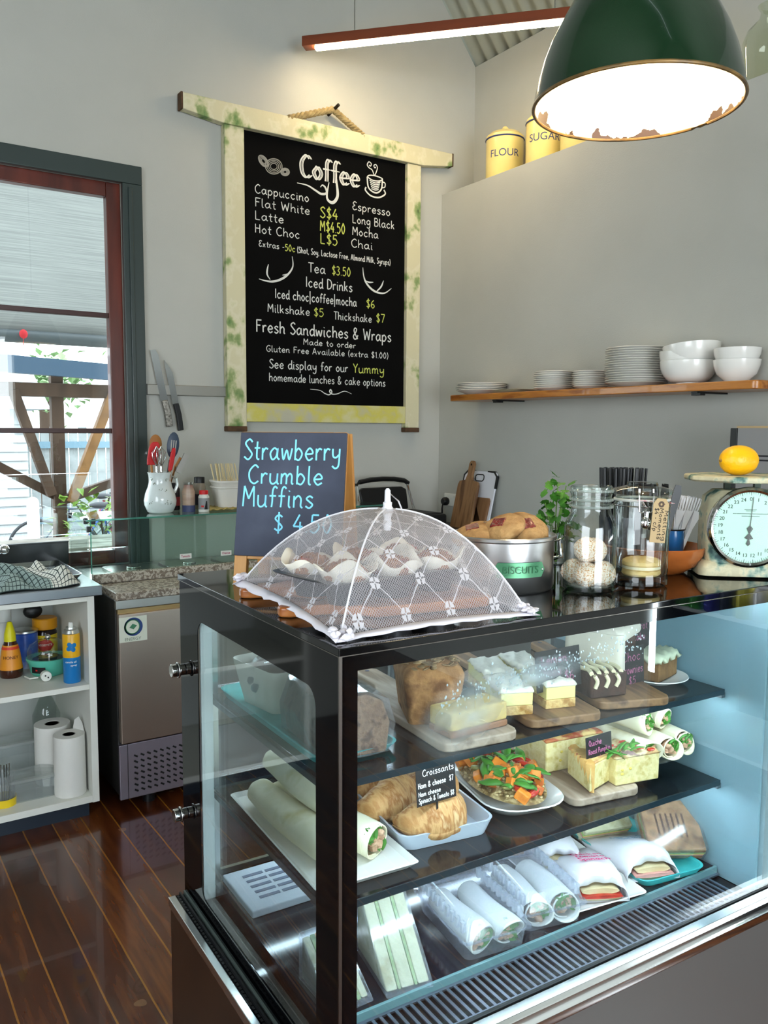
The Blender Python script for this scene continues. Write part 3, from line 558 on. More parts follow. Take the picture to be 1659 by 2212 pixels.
b.build('flourish_drawing', M_CHALK, menu)
# ================================================================== knife rack
t = thing('magnetic_knife_rack', 'flat steel magnetic knife rack screwed to the wall beside the window', 'knife rack', (0, YA, 0))
MB().box(1.235, 1.632, -.022, 0, 1.656, 1.704).build('rack_bar', mat('dull_steel', '#8f8d86', .45, .9, bump=.1, bscale=60, stretch=(60, 1, 1)), t, bevel=.003)
MB().box(1.225, 1.241, -.026, 0, 1.655, 1.705).box(1.626, 1.64, -.026, 0, 1.655, 1.705).build('end_cap', mat('dark_grey_plastic', '#3b3c3a', .5), t, bevel=.002)
def knife(label, tip, butt, wb, bl, hm, group, blunt=False):
    p = Vector(tip); q = Vector(butt); L = (q-p).length; d = (q-p)/L; yo = YA-.024
    ang = math.atan2(d.x, -d.z)
    t = thing('kitchen_knife', label, 'knife', (p.x, yo, p.z), 0, group, rot=(0, -ang, 0))
    b = MB(); n = 10; rows = []
    for k in range(n+1):
        s = k/n; w = wb*(.75 if blunt and k == 0 else (min(1, .12+s*3.2) if not blunt else 1))
        rows.append([(-wb/2, -.0015, -s*bl), (-wb/2+w, 0, -s*bl), (-wb/2, .0015, -s*bl)])
    MB().loft(rows).build('blade', mat('blade_steel', '#c6cacc', .2, 1), t)
    hb = MB().loft([[(x*wb*.42, y*.009, z) for x, y in ((-1, -1), (1, -1), (1, 1), (-1, 1))] for z in (-bl+.002,)]+[[(x*wb*.42+.003*math.sin(4*s), y*.010, -bl-(L-bl)*s) for x, y in ((-1, -1), (1, -1), (1, 1), (-1, 1))] for s in (.1, .4, .7, .92, 1)])
    hb.build('handle', hm, t, bevel=.003)
knife('long steel bread knife with patterned metal handle on the wall rack', (1.272, 0, 1.86), (1.342, 0, 1.512), .034, .235, mat('patterned_steel_handle', '#a9a59c', .4, .9, var='#5e5a54', scale=90), 'knives on the rack', True)
knife('black-handled carving knife on the wall rack right of the bread knife', (1.333, 0, 1.818), (1.396, 0, 1.494), .03, .205, M_BLACK, 'knives on the rack')
# ================================================================== timber shelf with crockery
M_HONEY = mat('honey_timber', '#a9672a', .32, var=['#b8762f', '#8a4c1c'], scale=6, stretch=(6, .8, 6), coat=.25)
XF, SZ0, SZ1 = 2.722, 1.652, 1.684
t = thing('wall_shelf', 'honey timber wall shelf holding stacked white crockery', 'shelf', (0, 0, 0))
MB().prism(rrect(XF, XB, 1.75, 3.502, .03), SZ0, SZ1).build('shelf_board', M_HONEY, t, bevel=.005, smooth=30)
for y in (3.16, 2.02): MB().box(XF+.02, XB, y-.014, y+.014, SZ0-.006, SZ0).box(XF+.03, XF+.06, y-.02, y+.02, SZ0-.014, SZ0-.005).build('bracket', M_BLACK, t)
def plate_mesh(R, h):
    b = MB(); b.lathe([(R*.55, 0), (R*.6, .003), (R*.97, h), (R, h+.0012), (R*.985, h+.003), (R*.66, .009), (.001, .007)], 40, caps=True); return b
def stack(name, label, y, n, R, pitch, h, where, group, x=2.83, cat='plate'):
    o = None
    for k in range(n):
        lb = label % (('the top one' if k == n-1 else 'the bottom one' if k == 0 else ORD[n-1-k]+' from the top')) 
        loc = (x+random.uniform(-.003, .003), y+random.uniform(-.003, .003), SZ1+.0005+pitch*k)
        if o is None: o = plate_mesh(R, h).build(name, M_WHITE, bevel=0); o.location = loc; tag(o, lb, cat, group)
        else: c = o.copy(); COL.objects.link(c); c.location = loc; c['label'] = lb
    return o
stack('dinner_plate', 'wide white plate, %s in the low stack at the shelf\'s left end', 3.36, 5, .132, .0085, .02, '', 'wide plates at the left end')
MSQ = mat('cream_square_china', '#ded8c4', .3)
sq = None
for k in range(3):
    lb = 'flat square cream plate on the shelf, %s of three' % ('lowest', 'middle', 'uppermost')[k]
    if sq is None:
        sq = MB().loft([[(s*x, s*y, z) for x, y in rrect(-.085, .085, -.085, .085, .008, 3)] for s, z in ((.8, 0), (1, .005), (.97, .0055), (.82, .003))]).build('square_plate', MSQ); sq.location = (2.825, 3.115, SZ1+.0005); tag(sq, lb, 'plate', 'square plates on the shelf')
    else: c = sq.copy(); COL.objects.link(c); c.location = (2.825+.006*k, 3.115-.004*k, SZ1+.0005+.0057*k); c['label'] = lb
stack('side_plate', 'white side plate, %s in the stack of nine', 2.848, 9, .091, .0092, .013, '', 'side plates in the stack of nine')
stack('saucer', 'small white saucer, %s beside the tallest plate stack', 2.625, 8, .078, .0092, .012, '', 'saucers beside the tallest stack')
stack('large_plate', 'large white dinner plate, %s in the tallest stack on the shelf', 2.37, 16, .128, .0094, .016, '', 'plates in the tallest stack')
def bowl_mesh(R, h, foot):
    out = [(foot, 0), (foot, .006)]+[(foot+(R-foot)*math.sin(a*PI/16), .006+(h-.006)*(1-math.cos(a*PI/16))) for a in range(1, 9)]
    inn = [(r-.005, z+.004*(1-i/9)) for i, (r, z) in enumerate(out[2:])][::-1]
    return MB().lathe(out+[(R-.002, h+.001)]+inn+[(.001, .012)], 40)
bw = None
for k, (dx, dy, dz, rx, lb) in enumerate(((0, 0, 0, 0, 'white serving bowl at the bottom of the nested bowls on the shelf'), (.004, .012, .036, .05, 'white bowl sitting inside the lowest nested bowl'), (.0, -.018, .062, -.1, 'white bowl tilted on top of the nested bowls'))):
    o = bowl_mesh(.108, .09, .045).build('serving_bowl', M_WHITE) if bw is None else bw.copy()
    if bw is not None: COL.objects.link(o)
    bw = bw or o; o.location = (2.83+dx, 2.115+dy, SZ1+.0005+dz); o.rotation_euler = (rx, 0, 0); tag(o, lb, 'bowl', 'nested serving bowls')
bw = None
for k, lb in enumerate(('deep white cereal bowl on the shelf, lower of the pair', 'deep white cereal bowl on the shelf, upper of the pair')):
    o = MB().lathe([(.04, 0), (.042, .005), (.07, .03), (.081, .06), (.084, .082), (.081, .083), (.076, .06), (.064, .032), (.03, .012), (.001, .012)], 40).build('cereal_bowl', M_WHITE) if bw is None else bw.copy()
    if bw is not None: COL.objects.link(o)
    bw = bw or o; o.location = (2.83, 1.905, SZ1+.0005+.042*k); tag(o, lb, 'bowl', 'deep cereal bowls')
# ================================================================== counter along the right wall, press, boards
CZ = .985
t = thing('back_counter', 'black-topped counter along the right wall behind the display case', 'counter', (0, 0, 0))
MB().box(2.34, XB-.001, .9, YA-.001, CZ-.035, CZ).build('counter_top', mat('black_laminate', '#16171a', .3), t, bevel=.004)
MB().box(2.38, XB-.002, .92, YA-.002, 0, CZ-.035).build('cabinet', mat('grey_cabinet', '#8b8c8b', .5), t)
t = thing('power_outlet', 'white double power outlet on the right wall above the counter', 'power outlet', (XB, 3.724, 1.112))
MB().box(-.009, 0, -.058, .058, -.036, .036).build('face_plate', M_WLAM, t, bevel=.004)
for y in (-.03, .03): MB().box(-.014, -.009, y-.008, y+.008, .01, .024).build('switch', M_WLAM, t, bevel=.002)
t = thing('power_plug', 'black plug with cable in the white power outlet', 'plug', (XB-.009, 3.752, 1.103))
MB().lathe([(.02, 0), (.024, .008), (.023, .025), (.016, .034)], 20, M=Tm(ry=-PI/2)).build('plug_body', M_BLACK, t)
MB().tube([(-.03, 0, -.005), (-.035, .002, -.04), (-.03, .008, -.08), (-.04, .015, -.112), (-.1, .02, -.113), (-.3, .02, -.113)], .005).build('cable', M_BLACK, t)
t = thing('sandwich_press', 'black sandwich press with raised lid and chrome arms on the counter', 'sandwich press', (2.5, 3.6, CZ), math.radians(4))
MB().box(-.17, .17, -.17, .15, .015, .085).build('base', M_BLACK, t, bevel=.012)
for x in (-.13, .13):
    for y in (-.13, .11): MB().cyl((x, y, 0), (x, y, .016), .015).build('foot', M_BLACK, t)
MB().box(-.15, .15, -.15, .1, .085, .09).build('lower_plate', mat('cast_black', '#141414', .6), t)
ld = MB().loft([[(-.15, .12, .09), (.15, .12, .09), (.15, .15, .09), (-.15, .15, .09)], [(-.16, .155, .195), (.16, .155, .195), (.16, .185, .195), (-.16, .185, .195)], [(-.13, .165, .212), (.13, .165, .212), (.13, .19, .205), (-.13, .19, .205)]]).build('lid', M_BLACK, t, bevel=.008)
for x in (-.175, .175): MB().tube([(x, .1, .07), (x*1.0, .14, .15), (x*.97, .165, .228)], .008).build('arm', M_CHROME, t)
MB().tube([(-.178, .165, .226), (-.15, .165, .242), (-.08, .165, .252), (0, .165, .255), (.08, .165, .252), (.15, .165, .242), (.178, .165, .226)], .013).build('handle', M_BLACK, t)
# chopping boards leaning on the wall
M_ACAC = mat('acacia_timber', '#7a5636', .5, var=['#8d6844', '#5c3d24'], scale=5, stretch=(1, 7, .6))
def lean(name, label, y, outline, tk, m, xb, xt, h, cat='chopping board', hole=None):
    t = thing(name, label, cat, (xb, y, CZ), 0, 'chopping boards leaning on the wall', rot=(0, math.atan2(xt-xb, h), 0))
    MB().loft([[(x, a, z) for a, z in outline] for x in (0, tk)]).build('board', m, t, bevel=.004); return t
pad = [(-.085, .0), (.085, .0), (.085, .24), (.075, .262), (.03, .27), (.02, .30), (.022, .36), (.012, .378), (-.012, .378), (-.022, .36), (-.02, .30), (-.03, .27), (-.075, .262), (-.085, .24)]
white = lean('plastic_chopping_board', 'white plastic chopping board with black corners leaning on the wall', 3.452, rrect(-.135, .135, 0, .31, .03), .01, mat('white_poly', '#dcdce2', .5), 2.845, 2.916, .31)
for sy in (-1, 1): MB().loft([[(x, sy*a, z) for a, z in ((.138, .22), (.138, .285), (.11, .313), (.055, .313), (.055, .305), (.105, .303), (.128, .282), (.13, .22))] for x in (-.002, .012)]).build('black_corner_grip', M_BLACK, white, bevel=.001)
MB().tube([(-.002, a, z) for a, z in rrect(-.035, .035, .255, .29, .015, 4)], .003, 6, True).build('black_handle_rim', M_BLACK, white)
lean('wooden_chopping_board', 'small wooden chopping board showing right of the big paddle board', 3.40, [(a*.8, z*.66) for a, z in pad[:4]]+[(-a*.8, z*.66) for a, z in pad[:4]][::-1], .014, mat('acacia_light', '#8f6a48', .5, var='#7a5436', scale=5, stretch=(1, 7, .6)), 2.826, 2.893, .23)
pb = lean('wooden_paddle_board', 'tall acacia paddle chopping board leaning in front of the white board', 3.478, [(a, z*.97) for a, z in pad], .016, M_ACAC, 2.79, 2.868, .34)
MB().cyl((-.001, 0, .345), (.002, 0, .345), .006).build('hang_hole', mat('dark_hole', '#201208', .9), pb)
t = thing('grey_folder_box', 'grey box file with black spine at the right edge behind the lemon', 'box file', (2.72, 1.62, CZ))
MB().box(0, .12, -.22, .196, 0, .535).build('box_body', mat('grey_card', '#8b8a8a', .7), t, bevel=.002)
MB().box(-.003, .12, .196, .223, 0, .53).build('black_spine', M_BLACK, t, bevel=.002)
MB().box(-.002, .122, -.222, .198, .53, .538).build('cream_top_edge', mat('card_edge', '#b39b74', .8), t)
b = MB()
for k, z in enumerate((.43, .415, .30, .27)): b.box(-.0015, 0, -.12+.02*k, .14, z, z+.006)
b.build('printed_lines', mat('print_black', '#26262a', .8), t)
# ================================================================== sink bench and its open cabinet
M_SSB = mat('dark_steel_bench', '#7d8084', .3, .85, bump=.04, bscale=50, stretch=(50, 1, 1))
CY = 3.224
t = thing('open_cabinet', 'white open-shelved cabinet under the steel sink bench', 'cabinet', (0, 0, 0))
MB().box(.797, .823, CY, YA-.01, .06, .868).build('side_panel', M_WLAM, t, bevel=.001); MB().box(-.4, -.374, CY, YA-.01, .06, .868).build('side_panel', M_WLAM, t, bevel=.001)
MB().box(-.374, .797, YA-.03, YA-.012, .06, .868).build('back_panel', mat('pale_grey_panel', '#b9bcb8', .6), t)
MB().box(-.374, .797, CY, YA-.03, .062, .088).build('bottom_board', M_WLAM, t, bevel=.001)
MB().box(-.374, .797, CY+.004, YA-.03, .508, .528).build('shelf_board', M_WLAM, t, bevel=.001)
MB().box(-.374, .797, CY, YA-.03, .85, .868).build('top_board', M_WLAM, t, bevel=.001)
MB().box(-.4, .79, CY+.03, YA-.02, 0, .06).build('kickboard', mat('navy_kick', '#1c2632', .4), t)
tag(MB().box(-.42, .853, CY-.01, YA, .869, .908).build('sink_bench_top', M_SSB, bevel=.004), 'stainless steel sink bench top beneath the window', 'bench top')
BT = .908
t = thing('splashback', 'dark glass splashback panel standing behind the sink under the window', 'splashback', (0, 3.80, BT))
MB().box(-.4, .868, 0, .012, 0, .098).build('panel', mat('black_sheet', '#1a1d1e', .15), t, bevel=.002)
MB().box(-.4, .868, -.004, .012, .098, .104).build('top_edge', mat('dark_edge', '#2b2e2e', .4), t)
t = thing('drainer_tray', 'shallow stainless drainer tray on the right end of the sink bench', 'tray', (.66, 3.59, BT))
MB().loft([[(x, y, z) for x, y in rrect(-s, s, -q, q, .03)] for s, q, z in ((.15, .2, 0), (.165, .215, .022), (.16, .21, .022), (.148, .198, .004))]).build('tray_pan', mat('tray_steel', '#b4b8ba', .25, 1), t)
b = MB()
for k in range(7): b.box(-.13, .13, -.15+.045*k, -.14+.045*k, .004, .008)
b.build('drain_ridges', MATS['tray_steel'], t, bevel=.002)
# tea towel: crumpled checked cloth
def towel_mat():
    m = bpy.data.materials.new('checked_towel'); m.use_nodes = True; t = m.node_tree; N = t.nodes.new; L = t.links.new; b = t.nodes['Principled BSDF']
    uv = N('ShaderNodeUVMap'); sp = N('ShaderNodeSeparateXYZ'); L(uv.outputs[0], sp.inputs[0])
    def mm(o, a, c):
        n = N('ShaderNodeMath'); n.operation = o
        for i, k in enumerate((a, c)):
            if isinstance(k, (int, float)): n.inputs[i].default_value = k
            else: L(k, n.inputs[i])
        return n.outputs[0]
    def lines(s, per, w): return mm('LESS_THAN', mm('FRACT', mm('MULTIPLY', s, per), 0), w)
    g = mm('MAXIMUM', lines(sp.outputs[0], 22, .17), lines(sp.outputs[1], 20, .17)); band = mm('GREATER_THAN', sp.outputs[0], .62)
    c1 = N('ShaderNodeMix'); c1.data_type = 'RGBA'; L(band, c1.inputs[0]); c1.inputs[6].default_value = lin('#8fa09b'); c1.inputs[7].default_value = lin('#d8d8cf')
    c2 = N('ShaderNodeMix'); c2.data_type = 'RGBA'; L(g, c2.inputs[0]); L(c1.outputs[2], c2.inputs[6]); c2.inputs[7].default_value = lin('#2c3a3a')
    L(c2.outputs[2], b.inputs['Base Color']); b.inputs['Roughness'].default_value = .95; return m
n = 44; P = []; UV = []
for i in range(n):
    ra = []; ru = []
    for j in range(n):
        s, q = i/(n-1), j/(n-1); x = (s-.5)*.30+.03*math.sin(5*q+1); y = (q-.5)*.22+.02*math.sin(7*s); e = min(s, 1-s, q, 1-q)
        h = .004+min(1, e*5)*(.036+.034*math.sin(9*s+3*q)*math.sin(6*q+1)+.05*math.exp(-((s-.72)**2+(q-.7)**2)*16)+.014*math.sin(23*s+9*q))
        ra.append((x, y, max(.003, h))); ru.append((s, q))
    P.append(ra); UV.append(ru)
o = MB().grid(P, uv=UV).build('tea_towel', towel_mat(), smooth=80, solid=.003); o.location = (.60, 3.345, BT); o.rotation_euler = (0, 0, .12); tag(o, 'crumpled green and white checked tea towel on the sink bench', 'tea towel')
t = thing('tap', 'chrome tap at the left edge above the sink bench', 'tap', (.52, 3.66, BT))
MB().cyl((0, 0, 0), (0, 0, .13), .022).tube([(0, 0, .12), (0, -.02, .2), (-.02, -.09, .23), (-.03, -.15, .2)], .012).build('spout', M_CHROME, t)
MB().cyl((.02, -.01, .095), (.058, -.02, .105), .014).ball((.062, -.021, .106), .02).build('lever_knob', M_CHROME, t)
# ---- cabinet contents, upper shelf z = .528
Z1 = .5285
t = thing('honey_bottle', 'honey squeeze bottle with yellow cone cap on the cabinet shelf', 'bottle', (.568, 3.50, Z1))
MB().lathe([(.04, 0), (.044, .006), (.044, .03), (.034, .1), (.024, .135), (.02, .15), (.001, .15)], 32).build('bottle_body', mat('honey_amber', '#3a1606', .15, coat=.3), t)
MB().lathe([(.0438, .033), (.0345, .1), (.0275, .128), (.0265, .128), (.0335, .1), (.0428, .033)], 32, caps=False).build('orange_label', mat('orange_label', '#d98a1c', .4), t)
MB().lathe([(.0225, .142), (.021, .17), (.009, .215), (.006, .218)], 24).build('cone_cap', mat('yellow_cap', '#d9cf10', .4), t)
MB().lathe([(.0325, .112), (.0295, .122), (.029, .122), (.031, .112)], 32, caps=False).build('red_band', mat('label_red', '#d03a20', .5), t)
wrapped_text('HONEY', .017, mat('label_brown', '#4a2008', .6), t, .0385, .082, math.atan2(-3.5, -.568))
t = thing('yeast_spread_jar', 'yellow-labelled yeast spread jar with orange lid at the back of the shelf', 'jar', (.73, 3.66, Z1))
MB().lathe([(.043, 0), (.047, .006), (.047, .125), (.04, .14), (.001, .14)], 32).build('jar_body', mat('dark_brown_glass', '#1e0d08', .15), t)
MB().lathe([(.0478, .03), (.0478, .118), (.047, .118), (.047, .03)], 32, caps=False).build('yellow_label', mat('label_yellow', '#e3c41e', .45), t)
MB().lathe([(.047, .14), (.049, .142), (.049, .182), (.045, .186), (.001, .186)], 32).build('orange_lid', mat('orange_lid', '#d8930f', .4), t)
a0 = math.atan2(-3.66, -.73)
def curved_patch(pts, R, zc, ang, m, name, par, lift=.0006):
    """a flat outline wrapped onto a cylinder"""
    q_ = []
    for k in range(len(pts)):
        (xa, za), (xb, zb) = pts[k], pts[(k+1) % len(pts)]; m_ = max(1, int(math.hypot(xb-xa, zb-za)/.004))
        q_ += [(xa+(xb-xa)*j/m_, za+(zb-za)*j/m_) for j in range(m_)]
    pts = q_
    n = len(pts); cx = sum(p[0] for p in pts)/n; cz = sum(p[1] for p in pts)/n; vs = []; fs = []
    for q in (.02, .34, .67, 1):
        for x, z in pts: 
            a = ang+(cx+(x-cx)*q)/R; vs.append(((R+lift)*math.cos(a), (R+lift)*math.sin(a), zc+cz+(z-cz)*q))
    for r in range(3):
        for j in range(n): fs.append((r*n+j, r*n+(j+1) % n, (r+1)*n+(j+1) % n, (r+1)*n+j))
    return MB().add(vs, fs).build(name, m, par, smooth=80)
curved_patch([(-.036, 0), (-.02, .02), (0, .026), (.02, .02), (.036, 0), (.02, -.02), (0, -.026), (-.02, -.02)], .0478, .076, a0, mat('label_red2', '#c9211c', .5), 'red_diamond', t)
wrapped_text('VEGEMITE', .0125, mat('label_white', '#f2efe6', .5), t, .0486, .078, a0)
t = thing('oil_spray_can', 'yellow and blue oil spray can at the right end of the shelf', 'spray can', (.752, 3.30, Z1))
MB().lathe([(.03, 0), (.032, .004), (.032, .1), (.031, .1)], 32).build('blue_lower_body', mat('can_blue', '#1672b4', .3), t)
MB().lathe([(.031, .1), (.032, .1), (.032, .185), (.03, .19)], 32).build('yellow_upper_body', mat('can_yellow', '#e0a714', .3), t)
MB().lathe([(.03, .19), (.031, .193), (.026, .205), (.02, .208), (.018, .215), (.001, .215)], 32).build('steel_dome', M_ALU, t)
MB().lathe([(.009, .213), (.0095, .226), (.007, .233), (.001, .233)], 20).build('nozzle', M_WLAM, t)
a0 = math.atan2(-3.3, -.752)
fl = []
for k in range(40): a = 2*PI*k/40; r = .012+.009*abs(math.cos(2*a)); fl.append((r*math.cos(a+.6), r*math.sin(a+.6)))
curved_patch(fl, .032, .142, a0, MATS['can_blue'], 'blue_flower', t)
wrapped_text('canola oil', .011, MATS['label_white'], t, .032, .084, a0-.1); wrapped_text('spray', .011, MATS['label_white'], t, .032, .071, a0+.22)
t = thing('teal_cake_maker', 'teal electric cake maker with clear domed lid on the cabinet shelf', 'appliance', (.702, 3.47, Z1))
M_TEALP = mat('teal_plastic', '#57b79f', .35)
MB().lathe([(.06, 0), (.068, .01), (.075, .045), (.083, .06), (.083, .068), (.07, .068), (.065, .05), (.001, .05)], 40).build('base', M_TEALP, t)
MB().lathe([(.079, .069), (.079, .095), (.07, .118), (.045, .132), (.012, .136), (.001, .136)], 40).build('clear_dome', glass('dome_plastic', (.9, .95, .94)), t)
MB().ball((0, 0, .146), .011).cyl((0, 0, .134), (0, 0, .145), .005).build('lid_knob', M_CHROME, t)
MB().lathe([(.055, .052), (.06, .06), (.04, .07), (.02, .066), (.001, .072)], 32).build('dark_plate', mat('dark_plate', '#30403c', .5), t)
cp = curved_patch([(-.028, -.012), (.028, -.012), (.028, .012), (-.028, .012)], .0735, .03, math.atan2(-3.47, -.702)-.55, M_BLACK, 'control_panel', t, .003)
curved_patch([(-.004, -.003), (.004, -.003), (.004, .003), (-.004, .003)], .0765, .03, math.atan2(-3.47, -.702)-.62, mat('red_light', '#c01818', .4), 'indicator', t, .001)
t = thing('plug_socket', 'small white round plug lying in front of the teal cake maker', 'plug', (.668, 3.355, Z1))
MB().cyl((0, .02, .02), (0, -.008, .02), .019, .02, 24).build('plug_body', M_WLAM, t, bevel=.003)
MB().cyl((-.004, -.0075, .024), (-.004, -.0095, .024), .003).cyl((.006, -.0075, .016), (.006, -.0095, .016), .003).build('pin_holes', M_BLACK, t)
MB().tube([(.0, .02, .02), (-.02, .04, .008), (-.05, .05, .005), (-.06, .09, .005)], .0035).build('cord', M_WLAM, t)
t = thing('blue_tin', 'blue and silver tin standing behind the honey bottle', 'tin', (.643, 3.62, Z1))
MB().lathe([(.05, 0), (.05, .14), (.046, .144), (.001, .144)], 32).build('tin_body', mat('tin_blue', '#24489c', .3, var=['#3d62b4', '#c9ced6'], scale=9), t)
MB().lathe([(.05, .144), (.052, .145), (.052, .152), (.04, .156), (.001, .154)], 32).build('tin_lid', M_ALU, t)
t = thing('white_bottle', 'white plastic bottle with screw cap at the far left of the shelf', 'bottle', (.567, 3.63, Z1))
MB().lathe([(.038, 0), (.04, .01), (.04, .16), (.03, .19), (.024, .195), (.001, .195)], 28).build('bottle_body', mat('white_plastic', '#cfd0cc', .4), t)
MB().lathe([(.03, .196), (.03, .245), (.027, .248), (.001, .248)], 28).build('cap', MATS['white_plastic'], t)
t = thing('black_ladle', 'black ladle hanging inside the cabinet above the tins', 'ladle', (.655, 3.66, .80))
MB().ball((.03, 0, -.055), (.038, .02, .03)).build('scoop', M_BLACK, t); MB().tube([(.025, 0, -.05), (-.01, 0, .0), (-.03, 0, .049)], .005).build('handle', M_STEEL, t)
# ---- lower shelf z = .088
Z0 = .0885
def roll(x, y, h, r, label):
    t = thing('paper_towel_roll', label, 'paper towel roll', (x, y, Z0), 0, 'paper towel rolls')
    MB().lathe([(r, 0), (r+.001, .01), (r, h), (r*.42, h), (r*.42, h-.012), (.001, h-.012)], 40).build('paper', mat('paper_white', '#dcdad4', .95, bump=.2, bscale=60), t)
    MB().lathe([(r*.42, h-.001), (r*.42, h-.0115), (r*.36, h-.0115), (r*.36, h-.001)], 32).build('core', mat('grey_core', '#a6a6a0', .9), t); return t
rl = roll(.733, 3.30, .235, .058, 'white paper towel roll in front at the cabinet\'s lower right with loose sheet')
MB().loft([[(.02, .058, .2), (.03, .06, .235), (.033, .05, .27), (.045, .035, .285), (.055, .02, .262), (.058, .0, .225), (.058, .0, .19)], [(.022, .06, .2), (.032, .062, .235), (.035, .052, .27), (.047, .037, .285), (.057, .022, .262), (.060, .002, .225), (.060, .002, .19)]]).build('loose_sheet', MATS['paper_white'], rl)
roll(.705, 3.46, .235, .068, 'fat white paper towel roll standing behind the front roll')
M_CLRP = glass('clear_plastic', (.93, .95, .95), .08, .12, (.85, .88, .9))
def tub(x, y, w, d, h, z, label, rz=0):
    t = thing('plastic_container', label, 'container', (x, y, z), rz, 'clear containers on the lower shelf')
    MB().loft([[(a*s, c*s, q) for a, c in rrect(-w/2, w/2, -d/2, d/2, .015)] for s, q in ((.9, 0), (1, h), (1.05, h), (1.05, h+.004), (.97, h+.004), (.88, .004))]).build('tub', M_CLRP, t)
    MB().loft([[(a*s, c*s, q) for a, c in rrect(-w/2, w/2, -d/2, d/2, .015)] for s, q in ((1.06, h+.005), (1.06, h+.014), (.9, h+.018))]).build('lid', glass('frosted_lid', (.9, .92, .91), .15, .3, (.8, .83, .82)), t)
    return t
tub(.60, 3.36, .17, .12, .075, Z0, 'clear container on the cabinet floor, front left of the paper rolls')
tub(.588, 3.56, .17, .12, .15, Z0, 'tall clear container behind the low one on the cabinet floor')
t = thing('cutlery_tub', 'clear tub of forks at the lower left edge of the cabinet', 'container', (.497, 3.33, Z0))
MB().lathe([(.04, 0), (.045, .12), (.043, .12), (.038, .004), (.001, .004)], 28).build('tub', M_CLRP, t)
MB().lathe([(.0455, .0), (.0465, .03), (.046, .03), (.045, 0)], 28, caps=False).build('yellow_label', MATS['label_yellow'], t)
b = MB()
for k in range(6): b.tube([(-.02+.008*k, .004*(k % 3), .005), (-.024+.01*k, .006*(k % 3), .15)], .003, 6)
b.build('forks', M_STEEL, t)
t = thing('glass_decanter', 'clear glass bottle behind the paper rolls on the cabinet floor', 'bottle', (.72, 3.64, Z0))
MB().lathe([(.05, 0), (.055, .01), (.055, .22), (.03, .28), (.014, .31), (.014, .36), (.012, .36), (.012, .31), (.001, .3)], 28).build('bottle_body', glass('grey_glass', (.75, .8, .78)), t)
# ================================================================== saladette fridge with glass guard
M_GRAN = mat('speckled_granite', '#9c9082', .25, var=['#c3b9ab', '#6d6054', '#8a7c6e'], scale=90, detail=3, ramp=(.3, .7))
FX0, FX1, FY = .90, 2.30, 3.217
t = thing('preparation_fridge', 'stainless preparation fridge with granite top along the back wall', 'fridge', (0, 0, 0))
MB().box(FX0, FX1, FY+.012, YA-.02, .06, .842).build('body', mat('dark_steel_side', '#3d3c3b', .45, .7), t, bevel=.003)
MB().box(FX0, FX1, FY-.004, FY+.02, .806, .842).build('front_rail', M_STEEL, t, bevel=.003)
MB().box(FX0+.006, FX1-.006, FY-.02, FY+.012, .276, .79).build('door', mat('door_steel', '#c4b4a6', .42, 1, bump=.05, bscale=40, stretch=(40, 1, 1), aniso=.6), t, bevel=.004)
MB().box(FX0+.006, FX1-.006, FY-.006, FY+.02, .79, .806).build('door_grip', mat('warm_reflection_grip', '#b5986a', .35, .9), t)  # warm reflected light put into the grip's metal colour
lp = MB().box(FX0, FX1, FY-.004, FY+.014, .045, .268).build('louvre_panel', mat('lower_steel', '#b3aab8', .45, 1), t, bevel=.003)
sl = MB()
for i in range(7):
    for j in range(9):
        x = .972+.0262*j+.0*i; z = .215-.0235*i+.0035*j*.2
        sl.loft([[(x+a*.83+c*.4-.008, FY-.0055, z-a*.5+c*.8) for a, c in ((-.0085, -.0038), (.0085, -.0038), (.0085, .0038), (-.0085, .0038))], [(x+a*.83+c*.4-.008, FY-.0035, z-a*.5+c*.8) for a, c in ((-.0085, -.0038), (.0085, -.0038), (.0085, .0038), (-.0085, .0038))]])
sl.build('vent_slots', mat('vent_dark', '#0a0a0b', .8), lp)
MB().box(.931, .933, FY-.0055, FY, .045, .268).build('panel_joint', MATS['vent_dark'], t)
for x in (1.03, 2.15): MB().cyl((x, FY+.05, 0), (x, FY+.05, .05), .025).build('foot', M_BLACK, t)
MB().box(FX0-.0, FX1, FY-.012, 3.44, .843, .872).build('granite_slab', M_GRAN, t, bevel=.003)
MB().box(FX0-.02, FX1, 3.44, 3.475, .872, .912).build('granite_upstand', M_GRAN, t, bevel=.003)
MB().box(FX0-.02, FX1, 3.475, YA-.01, .843, .885).build('pan_deck', M_STEEL, t)
b = MB()
for k in range(5): b.loft([[(x, y, z) for x, y in rrect(.98+.25*k, 1.2+.25*k, 3.5, 3.72, .03)] for z in (.885, .9)]).lathe([(.03, .9), (.03, .908), (.001, .91)], 20, c=(1.09+.25*k, 3.6, 0))
b.build('pan_lids', mat('pan_steel', '#c5c3bd', .25, 1), t, bevel=.003)
st = MB().box(.906, 1.014, FY-.0215, FY-.02, .68, .778).build('energy_sticker', mat('sticker', '#d6d8c8', .5), t)
for R0, R1, m, cx in ((.036, .028, mat('sticker_navy', '#24407c', .5), .003), (.031, .025, mat('sticker_green', '#3f7d5c', .5), -.002)):
    MB().ring([(.958+cx+R0*math.cos(a*PI/18), .738+R0*math.sin(a*PI/18)) for a in range(36)], [(.958+R1*math.cos(a*PI/18), .738+R1*math.sin(a*PI/18)) for a in range(36)], -.0005, .0003, M=Matrix(((1, 0, 0, 0), (0, 0, -1, FY-.0218), (0, 1, 0, 0), (0, 0, 0, 1)))).build('sticker_ring', m, st)
MB().prism([(.945, .735), (.958, .75), (.975, .742), (.962, .728)], 0, .0006, M=Matrix(((1, 0, 0, 0), (0, 0, -1, FY-.0216), (0, 1, 0, 0), (0, 0, 0, 1)))).build('sticker_leaf', MATS['sticker_green'], st)
